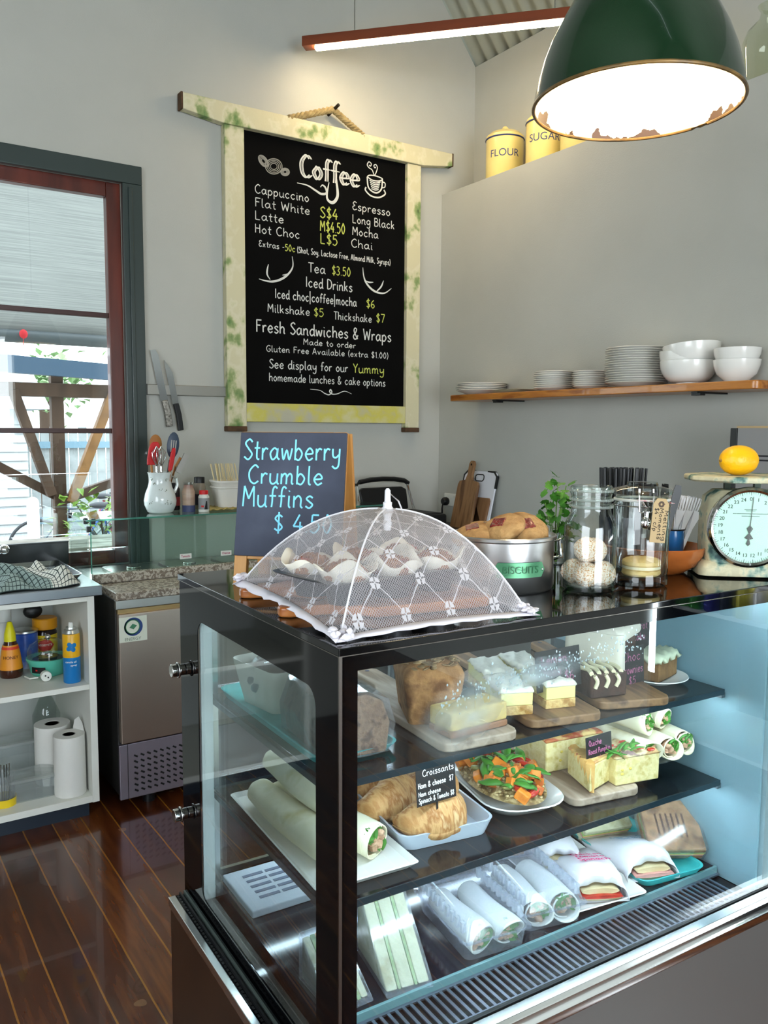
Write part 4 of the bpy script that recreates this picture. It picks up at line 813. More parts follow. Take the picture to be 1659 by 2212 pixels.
printed('ENERGY', .017, mat('sticker_text', '#6d7a6a', .6), st, Tm(.958, FY-.0216, .69, rx=PI/2))
# glass guard
GZ = 1.134
t = thing('glass_guard', 'clear glass sneeze guard box standing on the granite edge', 'glass guard', (0, 0, 0))
MB().box(.88, 2.30, 3.466, 3.472, .912, GZ-.006).build('front_pane', glass('guard_glass', (.86, .95, .92)), t)
MB().box(.866, .872, 3.472, 3.78, .886, GZ-.006).build('end_pane', MATS['guard_glass'], t)
MB().box(.86, 2.30, 3.46, 3.80, GZ-.006, GZ).build('top_pane', MATS['guard_glass'], t)
MB().box(.86, 2.30, 3.457, 3.4605, GZ-.0065, GZ+.0005).box(.8775, .8805, 3.464, 3.474, .912, GZ-.006).build('green_edge', M_GEDGE, t)
for p in ((.89, 3.469, GZ-.012), (.868, 3.5, GZ-.012), (.868, 3.76, GZ-.012), (.872, 3.47, 1.09)): MB().box(p[0]-.008, p[0]+.008, p[1]-.008, p[1]+.008, p[2]-.008, p[2]+.016).build('clamp', M_BLACK, t, bevel=.002)
for x, w_, word in ((1.275, .052, 'TOMATO'), (1.461, .05, 'CHEESE')):
    tg = thing('name_tag', 'small white name tag with pink lettering on the guard glass, %s one' % ('left' if x < 1.3 else 'right'), 'tag', (x, 3.4655, .954), 0, 'tags on the guard glass')
    MB().box(-w_/2, w_/2, -.001, 0, -.011, .011).build('card', M_WLAM, tg)
    hand(MB(), word.title(), (-w_*.38, -.0012, -.004), (1, 0, 0), (0, 0, 1), w_*.76, .010, .0009, (0, -1, 0)).build('lettering', mat('pink_ink', '#b04f6a', .7), tg)
# ---- things standing on the guard top
M_PORC = mat('jug_porcelain', '#d9e0df', .1, coat=.5)
t = thing('porcelain_jug', 'white porcelain jug with tiny floral sprigs holding kitchen utensils', 'jug', (1.213, 3.60, GZ+.0005))
jp = [(.045, 0), (.056, .006), (.068, .035), (.07, .055), (.064, .085), (.052, .115), (.047, .14), (.049, .165), (.053, .178)]
MB().lathe(jp+[(.050, .178), (.045, .165), (.043, .14), (.048, .115), (.06, .085), (.065, .055), (.06, .03), (.001, .02)], 40).build('jug_body', M_PORC, t)
MB().tube([(.048, .0, .16), (.075, .005, .15), (.082, .008, .12), (.066, .004, .085)], .007).build('jug_handle', M_PORC, t)
a0 = math.atan2(-3.6, -1.213)
sp = MB(); rr = random.Random(11)
for za, da in ((.13, -.45), (.1, .05), (.098, .5), (.05, .35), (.045, .6), (.05, -.6), (.145, .6), (.15, -.7)):
    R = .052 if za > .09 else .0695
    if .09 < za < .11: R = .0585
    for k in range(6): 
        a = a0+da+rr.uniform(-.12, .12); z = za+rr.uniform(-.008, .008); sp.ball((R*math.cos(a), R*math.sin(a), z), .0018, 6, 4)
sp.build('flower_sprigs', mat('sprig_print', '#6a6f5c', .6), t)
JX, JY, JZ = 1.213, 3.60, GZ
def utensil(name, label, dx, dy, top, parts):
    t = thing(name, label, name.replace('_', ' '), (JX+dx*.4, JY+dy, JZ+.03), 0, 'utensils in the jug'); parts(t); return t
M_RED = mat('red_silicone', '#c81a1e', .4); M_WOOD = mat('beech_wood', '#b0763a', .55, var='#96602c', scale=8)
def spat(h, lean, wd):
    def f(t):
        MB().cyl((0, 0, 0), (lean, 0, h-.09), .005).build('handle', M_WOOD, t)
        x = lean; MB().loft([[(x+a*wd+(z*.02), y, h-.09+z*.1) for a, y in ((-1, -.004), (1, -.004), (1, .004), (-1, .004))] for z, wd in ((0, wd*.8), (.3, wd), (.75, wd), (.95, wd*.75), (1, wd*.4))]).build('blade', M_RED, t, bevel=.004)
    return f
utensil('red_spatula', 'wide red silicone spatula at the jug\'s left', -.06, 0, 0, spat(.27, -.012, .024))
utensil('red_scraper', 'narrow red scraper leaning right at the front of the jug', .04, -.03, 0, spat(.245, .02, .011))
def wsp(t): MB().cyl((0, 0, 0), (-.006, .01, .24), .006).build('handle', M_WOOD, t); MB().ball((-.006, .012, .27), (.028, .006, .042)).build('spoon_head', M_WOOD, t)
utensil('wooden_spoon', 'wooden spoon standing behind the red spatula in the jug', 0, .015, 0, wsp)
def ssp(t):
    MB().cyl((0, 0, 0), (.035, 0, .2), .006).build('handle', M_BLACK, t); M = Matrix.Translation((.052, .004, .265)) @ Matrix.Rotation(.12, 4, 'Y')
    h = MB().ball((0, 0, 0), (.028, .006, .058), M=M).build('spoon_head', mat('slate_blue_nylon', '#38465a', .4), t)
    s = MB()
    for k in (-.01, 0, .01): s.box(k-.0022, k+.0022, -.0075, -.005, -.03, .022, M=M)
    s.build('slots', mat('slot_grey', '#b5b2ab', .8), h)  # pale grey bars mark the slots
utensil('slotted_spoon', 'slate blue slotted spoon at the right of the jug', .03, .0, 0, ssp)
def tng(t): MB().tube([(0, 0, 0), (.05, 0, .17), (.075, 0, .21)], .006).build('handle', M_WOOD, t); MB().box(-.012, .012, -.004, .004, 0, .09, M=Tm(.06, .0, .145, ry=.5)).build('metal_blade', M_STEEL, t)
utensil('metal_server', 'metal serving slice with wooden handle leaning out of the jug', .06, .01, 0, tng)
def wk(t):
    for k in range(5):
        a = k*PI/5; MB().tube([(0, 0, .17), (.018*math.cos(a), .018*math.sin(a), .21), (.02*math.cos(a), .02*math.sin(a), .235), (0, 0, .262), (-.02*math.cos(a), -.02*math.sin(a), .235), (-.018*math.cos(a), -.018*math.sin(a), .21), (0, 0, .17)], .0014, 6).build('wire_loop', M_CHROME, t)
    MB().cyl((0, 0, 0), (0, 0, .175), .006).build('handle', M_CHROME, t)
utensil('wire_whisk', 'small wire whisk in the middle of the jug', .005, -.02, 0, wk)
utensil('egg_whisk', 'second wire whisk beside the red spatula in the jug', -.05, -.025, 0, wk)
# bottles and shakers
def bottle(name, label, x, y, prof, m, cap=None, capm=None, band=None, bandm=None, cat='bottle'):
    t = thing(name, label, cat, (x, y, GZ+.0005)); MB().lathe(prof, 28).build('bottle_body', m, t)
    if cap: MB().lathe(cap, 28).build('cap', capm, t)
    if band: MB().lathe(band, 28, caps=False).build('label_band', bandm, t)
    return t
bottle('spice_jar', 'tall clear spice jar with brown layers beside the porcelain jug', 1.335, 3.58, [(.026, 0), (.028, .004), (.028, .09), (.02, .115), (.02, .12), (.001, .12)], mat('spice_layers', '#8e6a5e', .3, var=['#b39a86', '#5a5c78'], scale=12, stretch=(.3, .3, 1)), [(.021, .12), (.021, .132), (.001, .132)], glass('cap_clear', (.8, .8, .8)), [(.0285, .0), (.0285, .03), (.028, .03), (.028, 0)], mat('navy_layer', '#3b4266', .5))
bottle('pepper_jar', 'dark spice bottle with black cap behind the clear spice jar', 1.425, 3.68, [(.026, 0), (.028, .004), (.028, .105), (.022, .12), (.001, .12)], mat('brown_spice', '#8d8170', .3, var='#6f6353', scale=10), [(.024, .12), (.024, .145), (.022, .148), (.001, .148)], M_BLACK, [(.0285, .02), (.0285, .07), (.028, .07), (.028, .02)], mat('dark_label', '#2b2733', .5))
bottle('sauce_bottle', 'short dark bottle directly right of the porcelain jug', 1.312, 3.70, [(.024, 0), (.026, .004), (.026, .095), (.02, .105), (.001, .105)], mat('dark_sauce', '#231a20', .2), [(.02, .105), (.02, .122), (.001, .122)], M_BLACK, [(.0265, .02), (.0265, .06), (.026, .06), (.026, .02)], mat('red_label', '#8c2a30', .5))
t = bottle('pill_bottle', 'small white bottle with red screw cap and grey label', 1.392, 3.545, [(.022, 0), (.024, .003), (.024, .068), (.018, .078), (.001, .078)], M_WLAM, [(.02, .078), (.02, .094), (.018, .096), (.001, .096)], MATS['red_silicone'], [(.0245, .012), (.0245, .062), (.024, .062), (.024, .012)], mat('grey_label', '#8a8a8c', .5))
a0 = math.atan2(-3.545, -1.392); curved_patch([(-.006, .012), (.003, .05), (.007, .05), (.01, .012)], .0246, .0, a0+.3, M_BLACK, 'black_print', t); curved_patch([(-.014, .022), (-.002, .022), (-.002, .03), (-.014, .03)], .0248, 0, a0+.1, MATS['label_red2'], 'red_print', t)
t = thing('stacked_tub', 'stacked white plastic tubs holding wooden skewers', 'tub', (1.56, 3.62, GZ+.012))
MB().loft([[(x*s, y*s, z) for x, y in rrect(-.09, .09, -.07, .07, .035)] for s, z in ((.8, 0), (.95, .085), (1.03, .088), (1.03, .095))]).build('lower_tub', mat('milky_plastic', '#d3cfc6', .4), t)
MB().loft([[(x*s, y*s, z) for x, y in rrect(-.09, .09, -.07, .07, .035)] for s, z in ((.93, .096), (1.0, .112), (1.04, .115), (1.04, .122), (.95, .122), (.8, .03))]).build('upper_tub', MATS['milky_plastic'], t)
sk = None
for k in range(26):
    x = -.068+.0046*k; loc = (1.56+x, 3.62+.012*math.sin(k*2.3), GZ+.045)
    if sk is None: sk = tag(MB().cyl((0, 0, 0), (-.028, .0, .165), .0021, .0021, 6).build('bamboo_skewer', mat('bamboo', '#d8c79c', .7)), 'pale bamboo skewer standing in the stacked white tub', 'skewer', 'bamboo skewers in the white tub'); o = sk
    else: o = sk.copy(); COL.objects.link(o)
    o.location = loc; o.rotation_euler = (random.uniform(-.06, .06), random.uniform(-.04, .04), 0)
n = 30; P = []
for i in range(n): P.append([((i/(n-1)-.5)*.22+.006*math.sin(j), (j/(n-1)-.5)*.16+.008*math.sin(i*.8), .004+.009*abs(math.sin(i*.7+j*.4))*abs(math.cos(j*.55))) for j in range(n)])
o = MB().grid(P).build('yellow_cloth', mat('mustard_cloth', '#b09a5c', .9), smooth=80, solid=.003); o.location = (1.52, 3.60, GZ+.0015); tag(o, 'folded mustard cloth under the stacked white tubs', 'cloth')
# ================================================================== DISPLAY CASE (local axes: x = u along the front, y = v to the back)
case = thing('display_case', 'black glass refrigerated food display case with lit shelves and steel ledge', 'display case', tuple(N0), -AD)
UE, VB, UR = 1.12, .695, .985
M_SMOKE = mat('smoked_shelf', '#15181c', .12, spec=.6)
M_BLKPRINT = mat('black_glass_print', '#050608', .05, spec=.3)
MB().box(-.033, UE, -.028, VB, .06, .485).build('base_cabinet', mat('dark_brown_laminate', '#2a1b12', .3, var='#332116', scale=5), case, bevel=.003)
MB().box(-.01, UE-.02, 0, VB-.03, 0, .06).build('plinth', M_BLACK, case)
MB().box(-.03, UE, -.0325, -.028, .07, .516).build('front_panel', mat('grey_steel_panel', '#8f8f8d', .35, .8, bump=.03, bscale=30, stretch=(30, 1, 1)), case)
MB().box(-.035, UE, .0, VB, .485, .5).box(0, UE, .0, VB, .5, .535).build('case_floor', MATS['black_glass_print'], case)
M_ALUS = mat('polished_aluminium', '#e4e8e8', .16, 1)
tr = MB()
tr.loft([[(x, y, z) for y, z in ((-.028, .512), (-.038, .516), (-.041, .524), (-.041, .536), (-.037, .541), (-.036, .552), (-.030, .5585), (-.010, .559), (-.008, .552), (-.008, .515))] for x in (-.037, UE)])
tr.build('front_ledge', M_ALUS, case, bevel=.001)
MB().box(.0, UE, -.008, .0, .535, .561).build('front_seal', M_BLACK, case)
MB().box(-.037, -.022, -.03, VB, .482, .502).build('side_ledge', M_ALUS, case, bevel=.0015)
MB().box(-.022, -.004, -.005, VB, .488, .499).build('seal_channel', mat('grey_channel', '#4a5052', .4, .5), case)
b = MB()
for k in range(58): b.box(-.0185, -.0145, .012*k, .012*k+.008, .499, .5005)
b.box(-.013, -.0095, -.005, VB, .499, .506).build('rubber_seal', M_BLACK, case)
MB().box(-.0035, .001, .0, VB, .499, .507).build('glass_channel', mat('green_grey_channel', '#6f7d78', .3, .6), case)
# left side glass with black print frame and round-cornered window
GS = glass('case_glass', (.95, .985, .985), ior=1.3)
Mx = Matrix(((0, 0, 1, 0), (1, 0, 0, 0), (0, 1, 0, 0), (0, 0, 0, 1)))      # (y, z, x)
inner = rrect(.072, .588, .545, 1.122, .03, 6); n = len(inner)
def outer_for(inner, x0, x1, z0, z1):
    out = []; cx = (x0+x1)/2; cz = (z0+z1)/2
    for k, (x, z) in enumerate(inner):
        q = k//7
        out.append([(x1, z1), (x0, z1), (x0, z0), (x1, z0)][q])
    return out
MB().ring(outer_for(inner, -.006, VB, .502, 1.188), inner, 0, .0015, M=Mx).build('side_print_frame', M_BLKPRINT, case, smooth=0)
MB().box(.0015, .006, -.006, VB, .502, 1.188).build('side_glass', GS, case)
MB().box(.026, .031, .02, VB-.06, .52, 1.16).build('inner_side_glass', GS, case)
MB().box(.006, .03, .588, .594, .53, 1.15).build('spacer', mat('white_spacer', '#c6d0d0', .4), case)
MB().box(.006, UE, -.006, 0, .561, 1.188).build('front_glass', glass('front_case_glass', (.93, .97, .97)), case)
MB().box(.004, .029, -.0015, .0015, .561, 1.166).box(.004, UE, -.0005, .0025, 1.163, 1.188).build('front_print', M_BLKPRINT, case)
MB().box(-.0035, .0015, -.0065, -.0035, .5, 1.19).build('corner_strip', mat('steel_strip', '#8a8580', .25, 1), case)
MB().box(-.004, UE, -.007, VB, 1.188, 1.2).build('glass_top', mat('black_top_glass', '#08090a', .04, spec=.6), case, bevel=.0015)
MB().box(-.0045, UE, -.0075, -.0068, 1.1878, 1.1892).box(-.0047, -.004, -.0075, VB, 1.1878, 1.1892).build('top_edge_line', MATS['steel_strip'], case)
M_LED = lamp('cool_led', (.72, .88, 1.0), 42)
def led(name, z, v, w=.012, strength=None):
    MB().box(.045, UR-.005, v, v+w, z-.005, z).build(name, M_LED, case)
led('top_led', 1.184, .010); led('rear_top_fill', 1.184, .60)  # rear strip is an added fill for the case interior
for z in (S1, S2):
    MB().box(.04, UR, .1, .62, z-.008, z).build('glass_shelf', M_SMOKE, case, bevel=.001)
    MB().box(.04, UR, .0975, .1, z-.012, z).build('shelf_front_edge', mat('shelf_edge', '#22323a', .2), case)
    led('shelf_led', z-.009, .112); led('rear_shelf_fill', z-.009, .595)  # second strip under each shelf added to brighten the food from behind
    for u in (.045, .985): MB().box(u-.006, u+.006, .1, .63, z-.02, z-.009).build('shelf_bracket', mat('bracket_grey', '#6b7378', .35, .8), case)
MB().box(.035, UR+.005, .105, .60, S3-.01, S3).build('deck', mat('deck_dark', '#1b1a24', .1, spec=.6), case)
MB().box(.035, UR+.005, .099, .105, S3-.012, S3+.004).build('deck_lip', mat('teal_glass_edge', '#6f9498', .12, spec=.7), case, bevel=.001)
MB().box(.035, UR+.005, .006, .104, .538, .5385).build('grille_well', mat('grille_dark', '#0b0b10', .5), case)
b = MB(); u = .05
while u < .965:
    b.box(u, u+.0058, .018, .094, .5432, .5462); u += .0150
b.box(.035, UR+.005, .006, .018, .543, .5466).box(.035, UR+.005, .093, .104, .543, .5466)
b.build('air_grille', mat('grille_metal', '#9aa0b0', .3, .9), case)
ep = MB().box(.992, .998, .01, VB-.05, .54, 1.18).build('end_liner', glass('reflection_haze_glass', (.78, .93, .97), .1, .6, (.58, .78, .84)), case)  # hazy reflections put into the panel colour as a pale cyan film
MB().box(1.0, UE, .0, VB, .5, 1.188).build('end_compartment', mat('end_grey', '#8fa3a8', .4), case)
for u in (.035, .98): MB().box(u, u+.02, .625, .65, .535, 1.185).build('rear_upright', M_ALU, case)
for k, (a, c) in enumerate(((.05, .53), (.50, .985))):
    d = MB().box(a, c, .652+.012*k, .657+.012*k, .555, 1.17).build('sliding_door', GS, case)
    MB().box(a, a+.012, .65+.012*k, .66+.012*k, .545, 1.18).box(c-.012, c, .65+.012*k, .66+.012*k, .545, 1.18).box(a, c, .65+.012*k, .66+.012*k, .545, .556).box(a, c, .65+.012*k, .66+.012*k, 1.168, 1.18).build('door_frame', M_ALU, d)
b = MB().box(.05, .19, .44, .60, .557, .572)
vp = b.build('air_vent_panel', mat('vent_white', '#cdd3dd', .4), case, bevel=.003)
b = MB()
for i in range(2):
    for k in range(5): b.box(.082+.05*i, .126+.05*i, .475+.022*k, .484+.022*k, .5725, .5732)
b.build('vent_slots', mat('vent_slot_grey', '#6b7488', .5), vp)
for z in (1.002, .690):
    kb = MB().cyl((.0, .672, z), (-.012, .672, z), .012, n=24).cyl((-.012, .672, z), (-.016, .672, z), .0165, n=24).cyl((-.018, .672, z), (-.029, .672, z), .0135, n=24).build('standoff_knob', M_CHROME, case, bevel=.0015)
    MB().cyl((-.016, .672, z), (-.018, .672, z), .0135, n=24).build('rubber_washer', M_BLACK, kb)
# condensation film and droplets on the inside of the front glass
def fog_mat():
    m = bpy.data.materials.new('condensation_film'); m.use_nodes = True; t = m.node_tree; t.nodes.clear(); N = t.nodes.new; L = t.links.new
    o = N('ShaderNodeOutputMaterial'); mx = N('ShaderNodeMixShader'); tr = N('ShaderNodeBsdfTransparent'); df = N('ShaderNodeBsdfDiffuse'); df.inputs[0].default_value = (.75, .82, .84, 1)
    tl = N('ShaderNodeBsdfTranslucent'); tl.inputs[0].default_value = (.8, .88, .9, 1); md = N('ShaderNodeMixShader'); md.inputs[0].default_value = .6; L(df.outputs[0], md.inputs[1]); L(tl.outputs[0], md.inputs[2])
    uv = N('ShaderNodeUVMap'); gd = N('ShaderNodeTexGradient'); gd.gradient_type = 'SPHERICAL'; mp = N('ShaderNodeMapping'); L(uv.outputs[0], mp.inputs[0]); L(mp.outputs[0], gd.inputs[0])
    ns = N('ShaderNodeTexNoise'); ns.inputs['Scale'].default_value = 1.6; ns.inputs['Detail'].default_value = 2; L(uv.outputs[0], ns.inputs['Vector'])
    a = N('ShaderNodeMath'); a.operation = 'MULTIPLY'; L(gd.outputs['Fac'], a.inputs[0]); L(ns.outputs['Fac'], a.inputs[1])
    c = N('ShaderNodeMath'); c.operation = 'MULTIPLY'; c.use_clamp = True; c.inputs[1].default_value = 1.35; L(a.outputs[0], c.inputs[0]); L(c.outputs[0], mx.inputs[0])
    L(tr.outputs[0], mx.inputs[1]); L(md.outputs[0], mx.inputs[2]); L(mx.outputs[0], o.inputs[0]); return m
FOG = fog_mat()
def fog(cu, cz, ru, rz, tilt):
    P = []; U = []
    for i in range(9):
        a = []; q = []
        for j in range(9):
            s, t_ = -1+i/4, -1+j/4; x, z = s*ru, t_*rz; a.append((cu+x*math.cos(tilt)-z*math.sin(tilt), .0032, cz+x*math.sin(tilt)+z*math.cos(tilt))); q.append((s, t_))
        P.append(a); U.append(q)
    MB().grid(P, uv=U).build('condensation', FOG, case)
def gpt(px, py): return px, py
fog(.235, 1.065, .11, .07, .3); fog(.36, 1.105, .12, .03, .06)
dr = MB(); rr = random.Random(21)
for k in range(260):
    u = rr.uniform(.17, .62); z = 1.09+.045*(u-.17)/.45+rr.gauss(0, .011); dr.ball((u, .0028, z), (rr.uniform(.0008, .0021), .0010, rr.uniform(.0010, .0026)), 6, 4)
tag(dr.build('droplets', glass('water', (.85, .9, .92), .02, .55), case), kind='stuff')
# ================================================================== ON TOP OF THE CASE
def onTop(name, label, cat, u, v, rz=0, z=TOP, group=None): return thing(name, label, cat, tuple(DL(u, v, z)), -AD+rz, group)
# A-frame chalkboard
M_PINE = mat('pine_frame', '#c8914e', .5, var='#b47c3a', scale=6, stretch=(6, 6, .5))
M_SLATE = mat('slate_board', '#353a48', .8, var=['#3f4454', '#4c5262'], scale=6, detail=6)
P0 = DL(.055, .524, TOP); th = math.radians(47); be = math.radians(10)
t = thing('chalkboard_sign', 'small A-frame chalkboard sign reading Strawberry Crumble Muffins in blue chalk', 'sign', tuple(P0), -th)
LM = Matrix.Rotation(-be, 4, 'X')
MB().box(-.003, .214, -.008, -.001, .056, .298, M=LM).build('slate', M_SLATE, t, bevel=.002)
MB().box(-.004, .022, -.001, .012, 0, .300, M=LM).box(.186, .212, -.001, .012, 0, .300, M=LM).box(.022, .186, -.001, .012, .274, .300, M=LM).box(.022, .186, -.001, .01, .05, .07, M=LM).build('front_frame', M_PINE, t, bevel=.0015)
tz = .298*math.cos(be); ty = .298*math.sin(be)+.012
LM2 = Matrix.Translation((0, 2*ty+.01, 0)) @ Matrix.Rotation(be*1.05, 4, 'X')
MB().box(-.002, .022, -.012, .0, 0, .298, M=LM2).box(.19, .214, -.012, .0, 0, .298, M=LM2).box(.022, .19, -.012, 0, .272, .298, M=LM2).build('rear_frame', M_PINE, t, bevel=.0015)
MB().tube([(.215, .02, .06), (.216, ty+.01, .055), (.215, 2*ty, .06)], .0012).build('chain', M_STEEL, t)
nr = LM.to_3x3() @ Vector((0, -1, 0)); zd = LM.to_3x3() @ Vector((0, 0, 1))
for s, x0, x1, z, h in (('Strawberry', .006, .205, .244, .040), ('Crumble', .018, .172, .197, .036), ('Muffins', .008, .155, .152, .040), ('$ 4.50', .075, .195, .105, .034)):
    hand(MB(), s, LM @ Vector((x0, -.0085, z)), (1, 0, 0), zd, x1-x0, h, .0017, nr).build('chalk_writing', M_CHALKC, t)
# paddle boards under the cover
M_OIL = mat('oiled_timber', '#a3622f', .28, var=['#b3703a', '#8d4e22'], scale=5, stretch=(1, 6, 6), coat=.3)
def paddle(name, label, u, v, rz, L, wd, hl, m, tk=.018, z=TOP, group=None):
    t = onTop(name, label, 'serving board', u, v, rz, z, group)
    o = [(0, -wd/2+.02), (.02, -wd/2), (L-.04, -wd/2), (L-.01, -wd/4), (L+.02, -.02), (L+hl-.015, -.018), (L+hl, -.008), (L+hl, .008), (L+hl-.015, .018), (L+.02, .02), (L-.01, wd/4), (L-.04, wd/2), (.02, wd/2), (0, wd/2-.02)]
    MB().prism(o, 0, tk).build('board', m, t, bevel=.005)
    return t
paddle('serving_board', 'oiled timber serving board under the net cover, handle near the sign', .36, .355, math.radians(174), .27, .15, .08, M_OIL, group='boards under the net')
paddle('serving_board', 'oiled timber serving board under the net cover, handle nearest the case\'s front corner', .375, .178, math.radians(174), .27, .15, .10, M_OIL, group='boards under the net')
# muffin tin and muffins
M_TIN = mat('muffin_tin_grey', '#56585c', .35, .7)
mt_ = onTop('muffin_tin', 'dark grey muffin tin standing under the white net cover', 'muffin tin', .205, .245, math.radians(8), TOP+.0185)
MB().loft([[(x*s, y*s, z) for x, y in rrect(-.155, .155, -.095, .095, .02)] for s, z in ((1, .038), (1.02, .041), (1.0, .042), (.96, .0395))]).build('tin_top', M_TIN, mt_)
for i in range(3):
    for j in range(2): MB().lathe([(.028, 0), (.038, .038), (.036, .038), (.027, .002), (.001, .002)], 28, c=(-.1+.1*i, -.047+.094*j, 0)).build('muffin_cup', M_TIN, mt_)
M_MUF = mat('crumble_muffin', '#8c5a38', .8, var=['#a8744a', '#6d4028', '#b2503e'], scale=45, bump=1, bscale=110)
M_PAPER = mat('baking_paper', '#e2dcce', .7, sub=.0)
def muffin(i, j, lab, seed):
    rr = random.Random(seed); M = Matrix.Translation((0, 0, 0))
    loc = mt_.matrix_basis @ Vector((-.1+.1*i, -.047+.094*j, .004))
    t = thing('muffin', lab, 'muffin', tuple(loc), rr.uniform(0, 6), 'muffins under the net')
    n = 40; rows = []
    for k, (r, z) in enumerate(((.0255, .002), (.0335, .03), (.039, .044), (.049, .056))):
        rows.append([(r*(1+(.09*math.sin(4*a+seed)+.05*math.sin(9*a) if k > 1 else .010*math.sin(12*a)))*math.cos(a), r*(1+(.09*math.sin(4*a+seed) if k > 1 else .010*math.sin(12*a)))*math.sin(a), z+(.013*max(0, math.sin(2*a+seed))+.006*math.sin(4*a) if k == 3 else (.002*math.sin(4*a+1) if k == 2 else 0))) for a in [2*PI*q/n for q in range(n)]])
    MB().loft(rows, cap1=False).build('paper_case', M_PAPER, t, solid=.0012, smooth=50)
    b = MB().ball((0, 0, .042), (.038, .038, .022), 28, 14, jit=.05, rnd=rr)
    for k in range(60):
        a = rr.uniform(0, 6.3); r = .035*math.sqrt(rr.random()); b.ball((r*math.cos(a), r*math.sin(a), .045+.02*math.sqrt(max(0, 1-(r/.035)**2))), rr.uniform(.002, .0045), 6, 4, jit=.2, rnd=rr)
    b.build('crumble_top', M_MUF, t, smooth=30)
for k, (i, j, lb) in enumerate(((0, 0, 'muffin in white paper at the left front of the tin'), (1, 0, 'muffin with red strawberry top at the middle front of the tin'), (2, 0, 'muffin in white paper at the right front of the tin'), (0, 1, 'muffin behind the left front one under the net'), (1, 1, 'muffin behind the middle front one under the net'), (2, 1, 'muffin behind the right front one under the net'))): muffin(i, j, lb, k*3+1)
# net food cover
def net_mat():
    m = bpy.data.materials.new('white_lace_net'); m.use_nodes = True; t = m.node_tree; t.nodes.clear(); N = t.nodes.new; L = t.links.new
    def mm(o, a, c=None):
        n = N('ShaderNodeMath'); n.operation = o
        for i, k in enumerate((a, c)):
            if k is None: continue
            if isinstance(k, (int, float)): n.inputs[i].default_value = k
            else: L(k, n.inputs[i])
        return n.outputs[0]
    uv = N('ShaderNodeUVMap'); sp = N('ShaderNodeSeparateXYZ'); L(uv.outputs[0], sp.inputs[0]); X, Y = sp.outputs[0], sp.outputs[1]
    def thread(a, per, w): return mm('LESS_THAN', mm('ABSOLUTE', mm('SUBTRACT', mm('FRACT', mm('MULTIPLY', a, 1/per)), .5)), w)
    p = mm('ADD', X, Y); q = mm('SUBTRACT', X, Y)
    fine = mm('MAXIMUM', mm('MAXIMUM', thread(p, .0044, .10), thread(q, .0044, .10)), thread(X, .0031, .06))
    wob = N('ShaderNodeTexNoise'); wob.inputs['Scale'].default_value = 60; L(uv.outputs[0], wob.inputs['Vector']); wv = mm('MULTIPLY', mm('SUBTRACT', wob.outputs['Fac'], .5), .006)
    p2 = mm('ADD', p, wv); q2 = mm('SUBTRACT', q, wv); D = .085
    big = mm('MAXIMUM', thread(p2, D, .013), thread(q2, D, .013))
    def nd(a): return mm('ABSOLUTE', mm('SUBTRACT', mm('FRACT', mm('MULTIPLY', a, 1/D)), .5))
    dx, dy = nd(p2), nd(q2); rad = mm('POWER', mm('ADD', mm('MULTIPLY', dx, dx), mm('MULTIPLY', dy, dy)), .5)
    fl = mm('MULTIPLY', mm('LESS_THAN', rad, .15), mm('GREATER_THAN', mm('MULTIPLY', mm('MAXIMUM', dx, dy), 1.0), .045))
    pet = mm('MULTIPLY', fl, mm('GREATER_THAN', mm('ABSOLUTE', mm('SUBTRACT', dx, dy)), .026))
    a = mm('MAXIMUM', mm('MAXIMUM', mm('MULTIPLY', fine, .6), mm('MULTIPLY', big, .9)), mm('MULTIPLY', pet, .97)); a = mm('MAXIMUM', a, .14)
    tr = N('ShaderNodeBsdfTransparent'); df = N('ShaderNodeBsdfDiffuse'); df.inputs[0].default_value = (.86, .84, .88, 1); tl = N('ShaderNodeBsdfTranslucent'); tl.inputs[0].default_value = (.86, .84, .88, 1)
    md = N('ShaderNodeMixShader'); md.inputs[0].default_value = .45; L(df.outputs[0], md.inputs[1]); L(tl.outputs[0], md.inputs[2])
    mx = N('ShaderNodeMixShader'); L(a, mx.inputs[0]); L(tr.outputs[0], mx.inputs[1]); L(md.outputs[0], mx.inputs[2]); o = N('ShaderNodeOutputMaterial'); L(mx.outputs[0], o.inputs[0]); return m
M_NET = net_mat(); M_LACE = mat('lace_white', '#dcd8e0', .9); M_WPL = mat('white_cover_plastic', '#dedde2', .4)
cov = onTop('net_food_cover', 'white lace net umbrella food cover over the muffins', 'food cover', 0, 0)
AP = V(.216, .222, .166); CN = [V(.018, .03, .003), V(.365, .024, .003), V(.385, .415, .003), V(.028, .42, .024)]
def rib(c, s):
    p = AP.lerp(c, s); p.z = AP.z-(AP.z-c.z)*s**2.25; return p
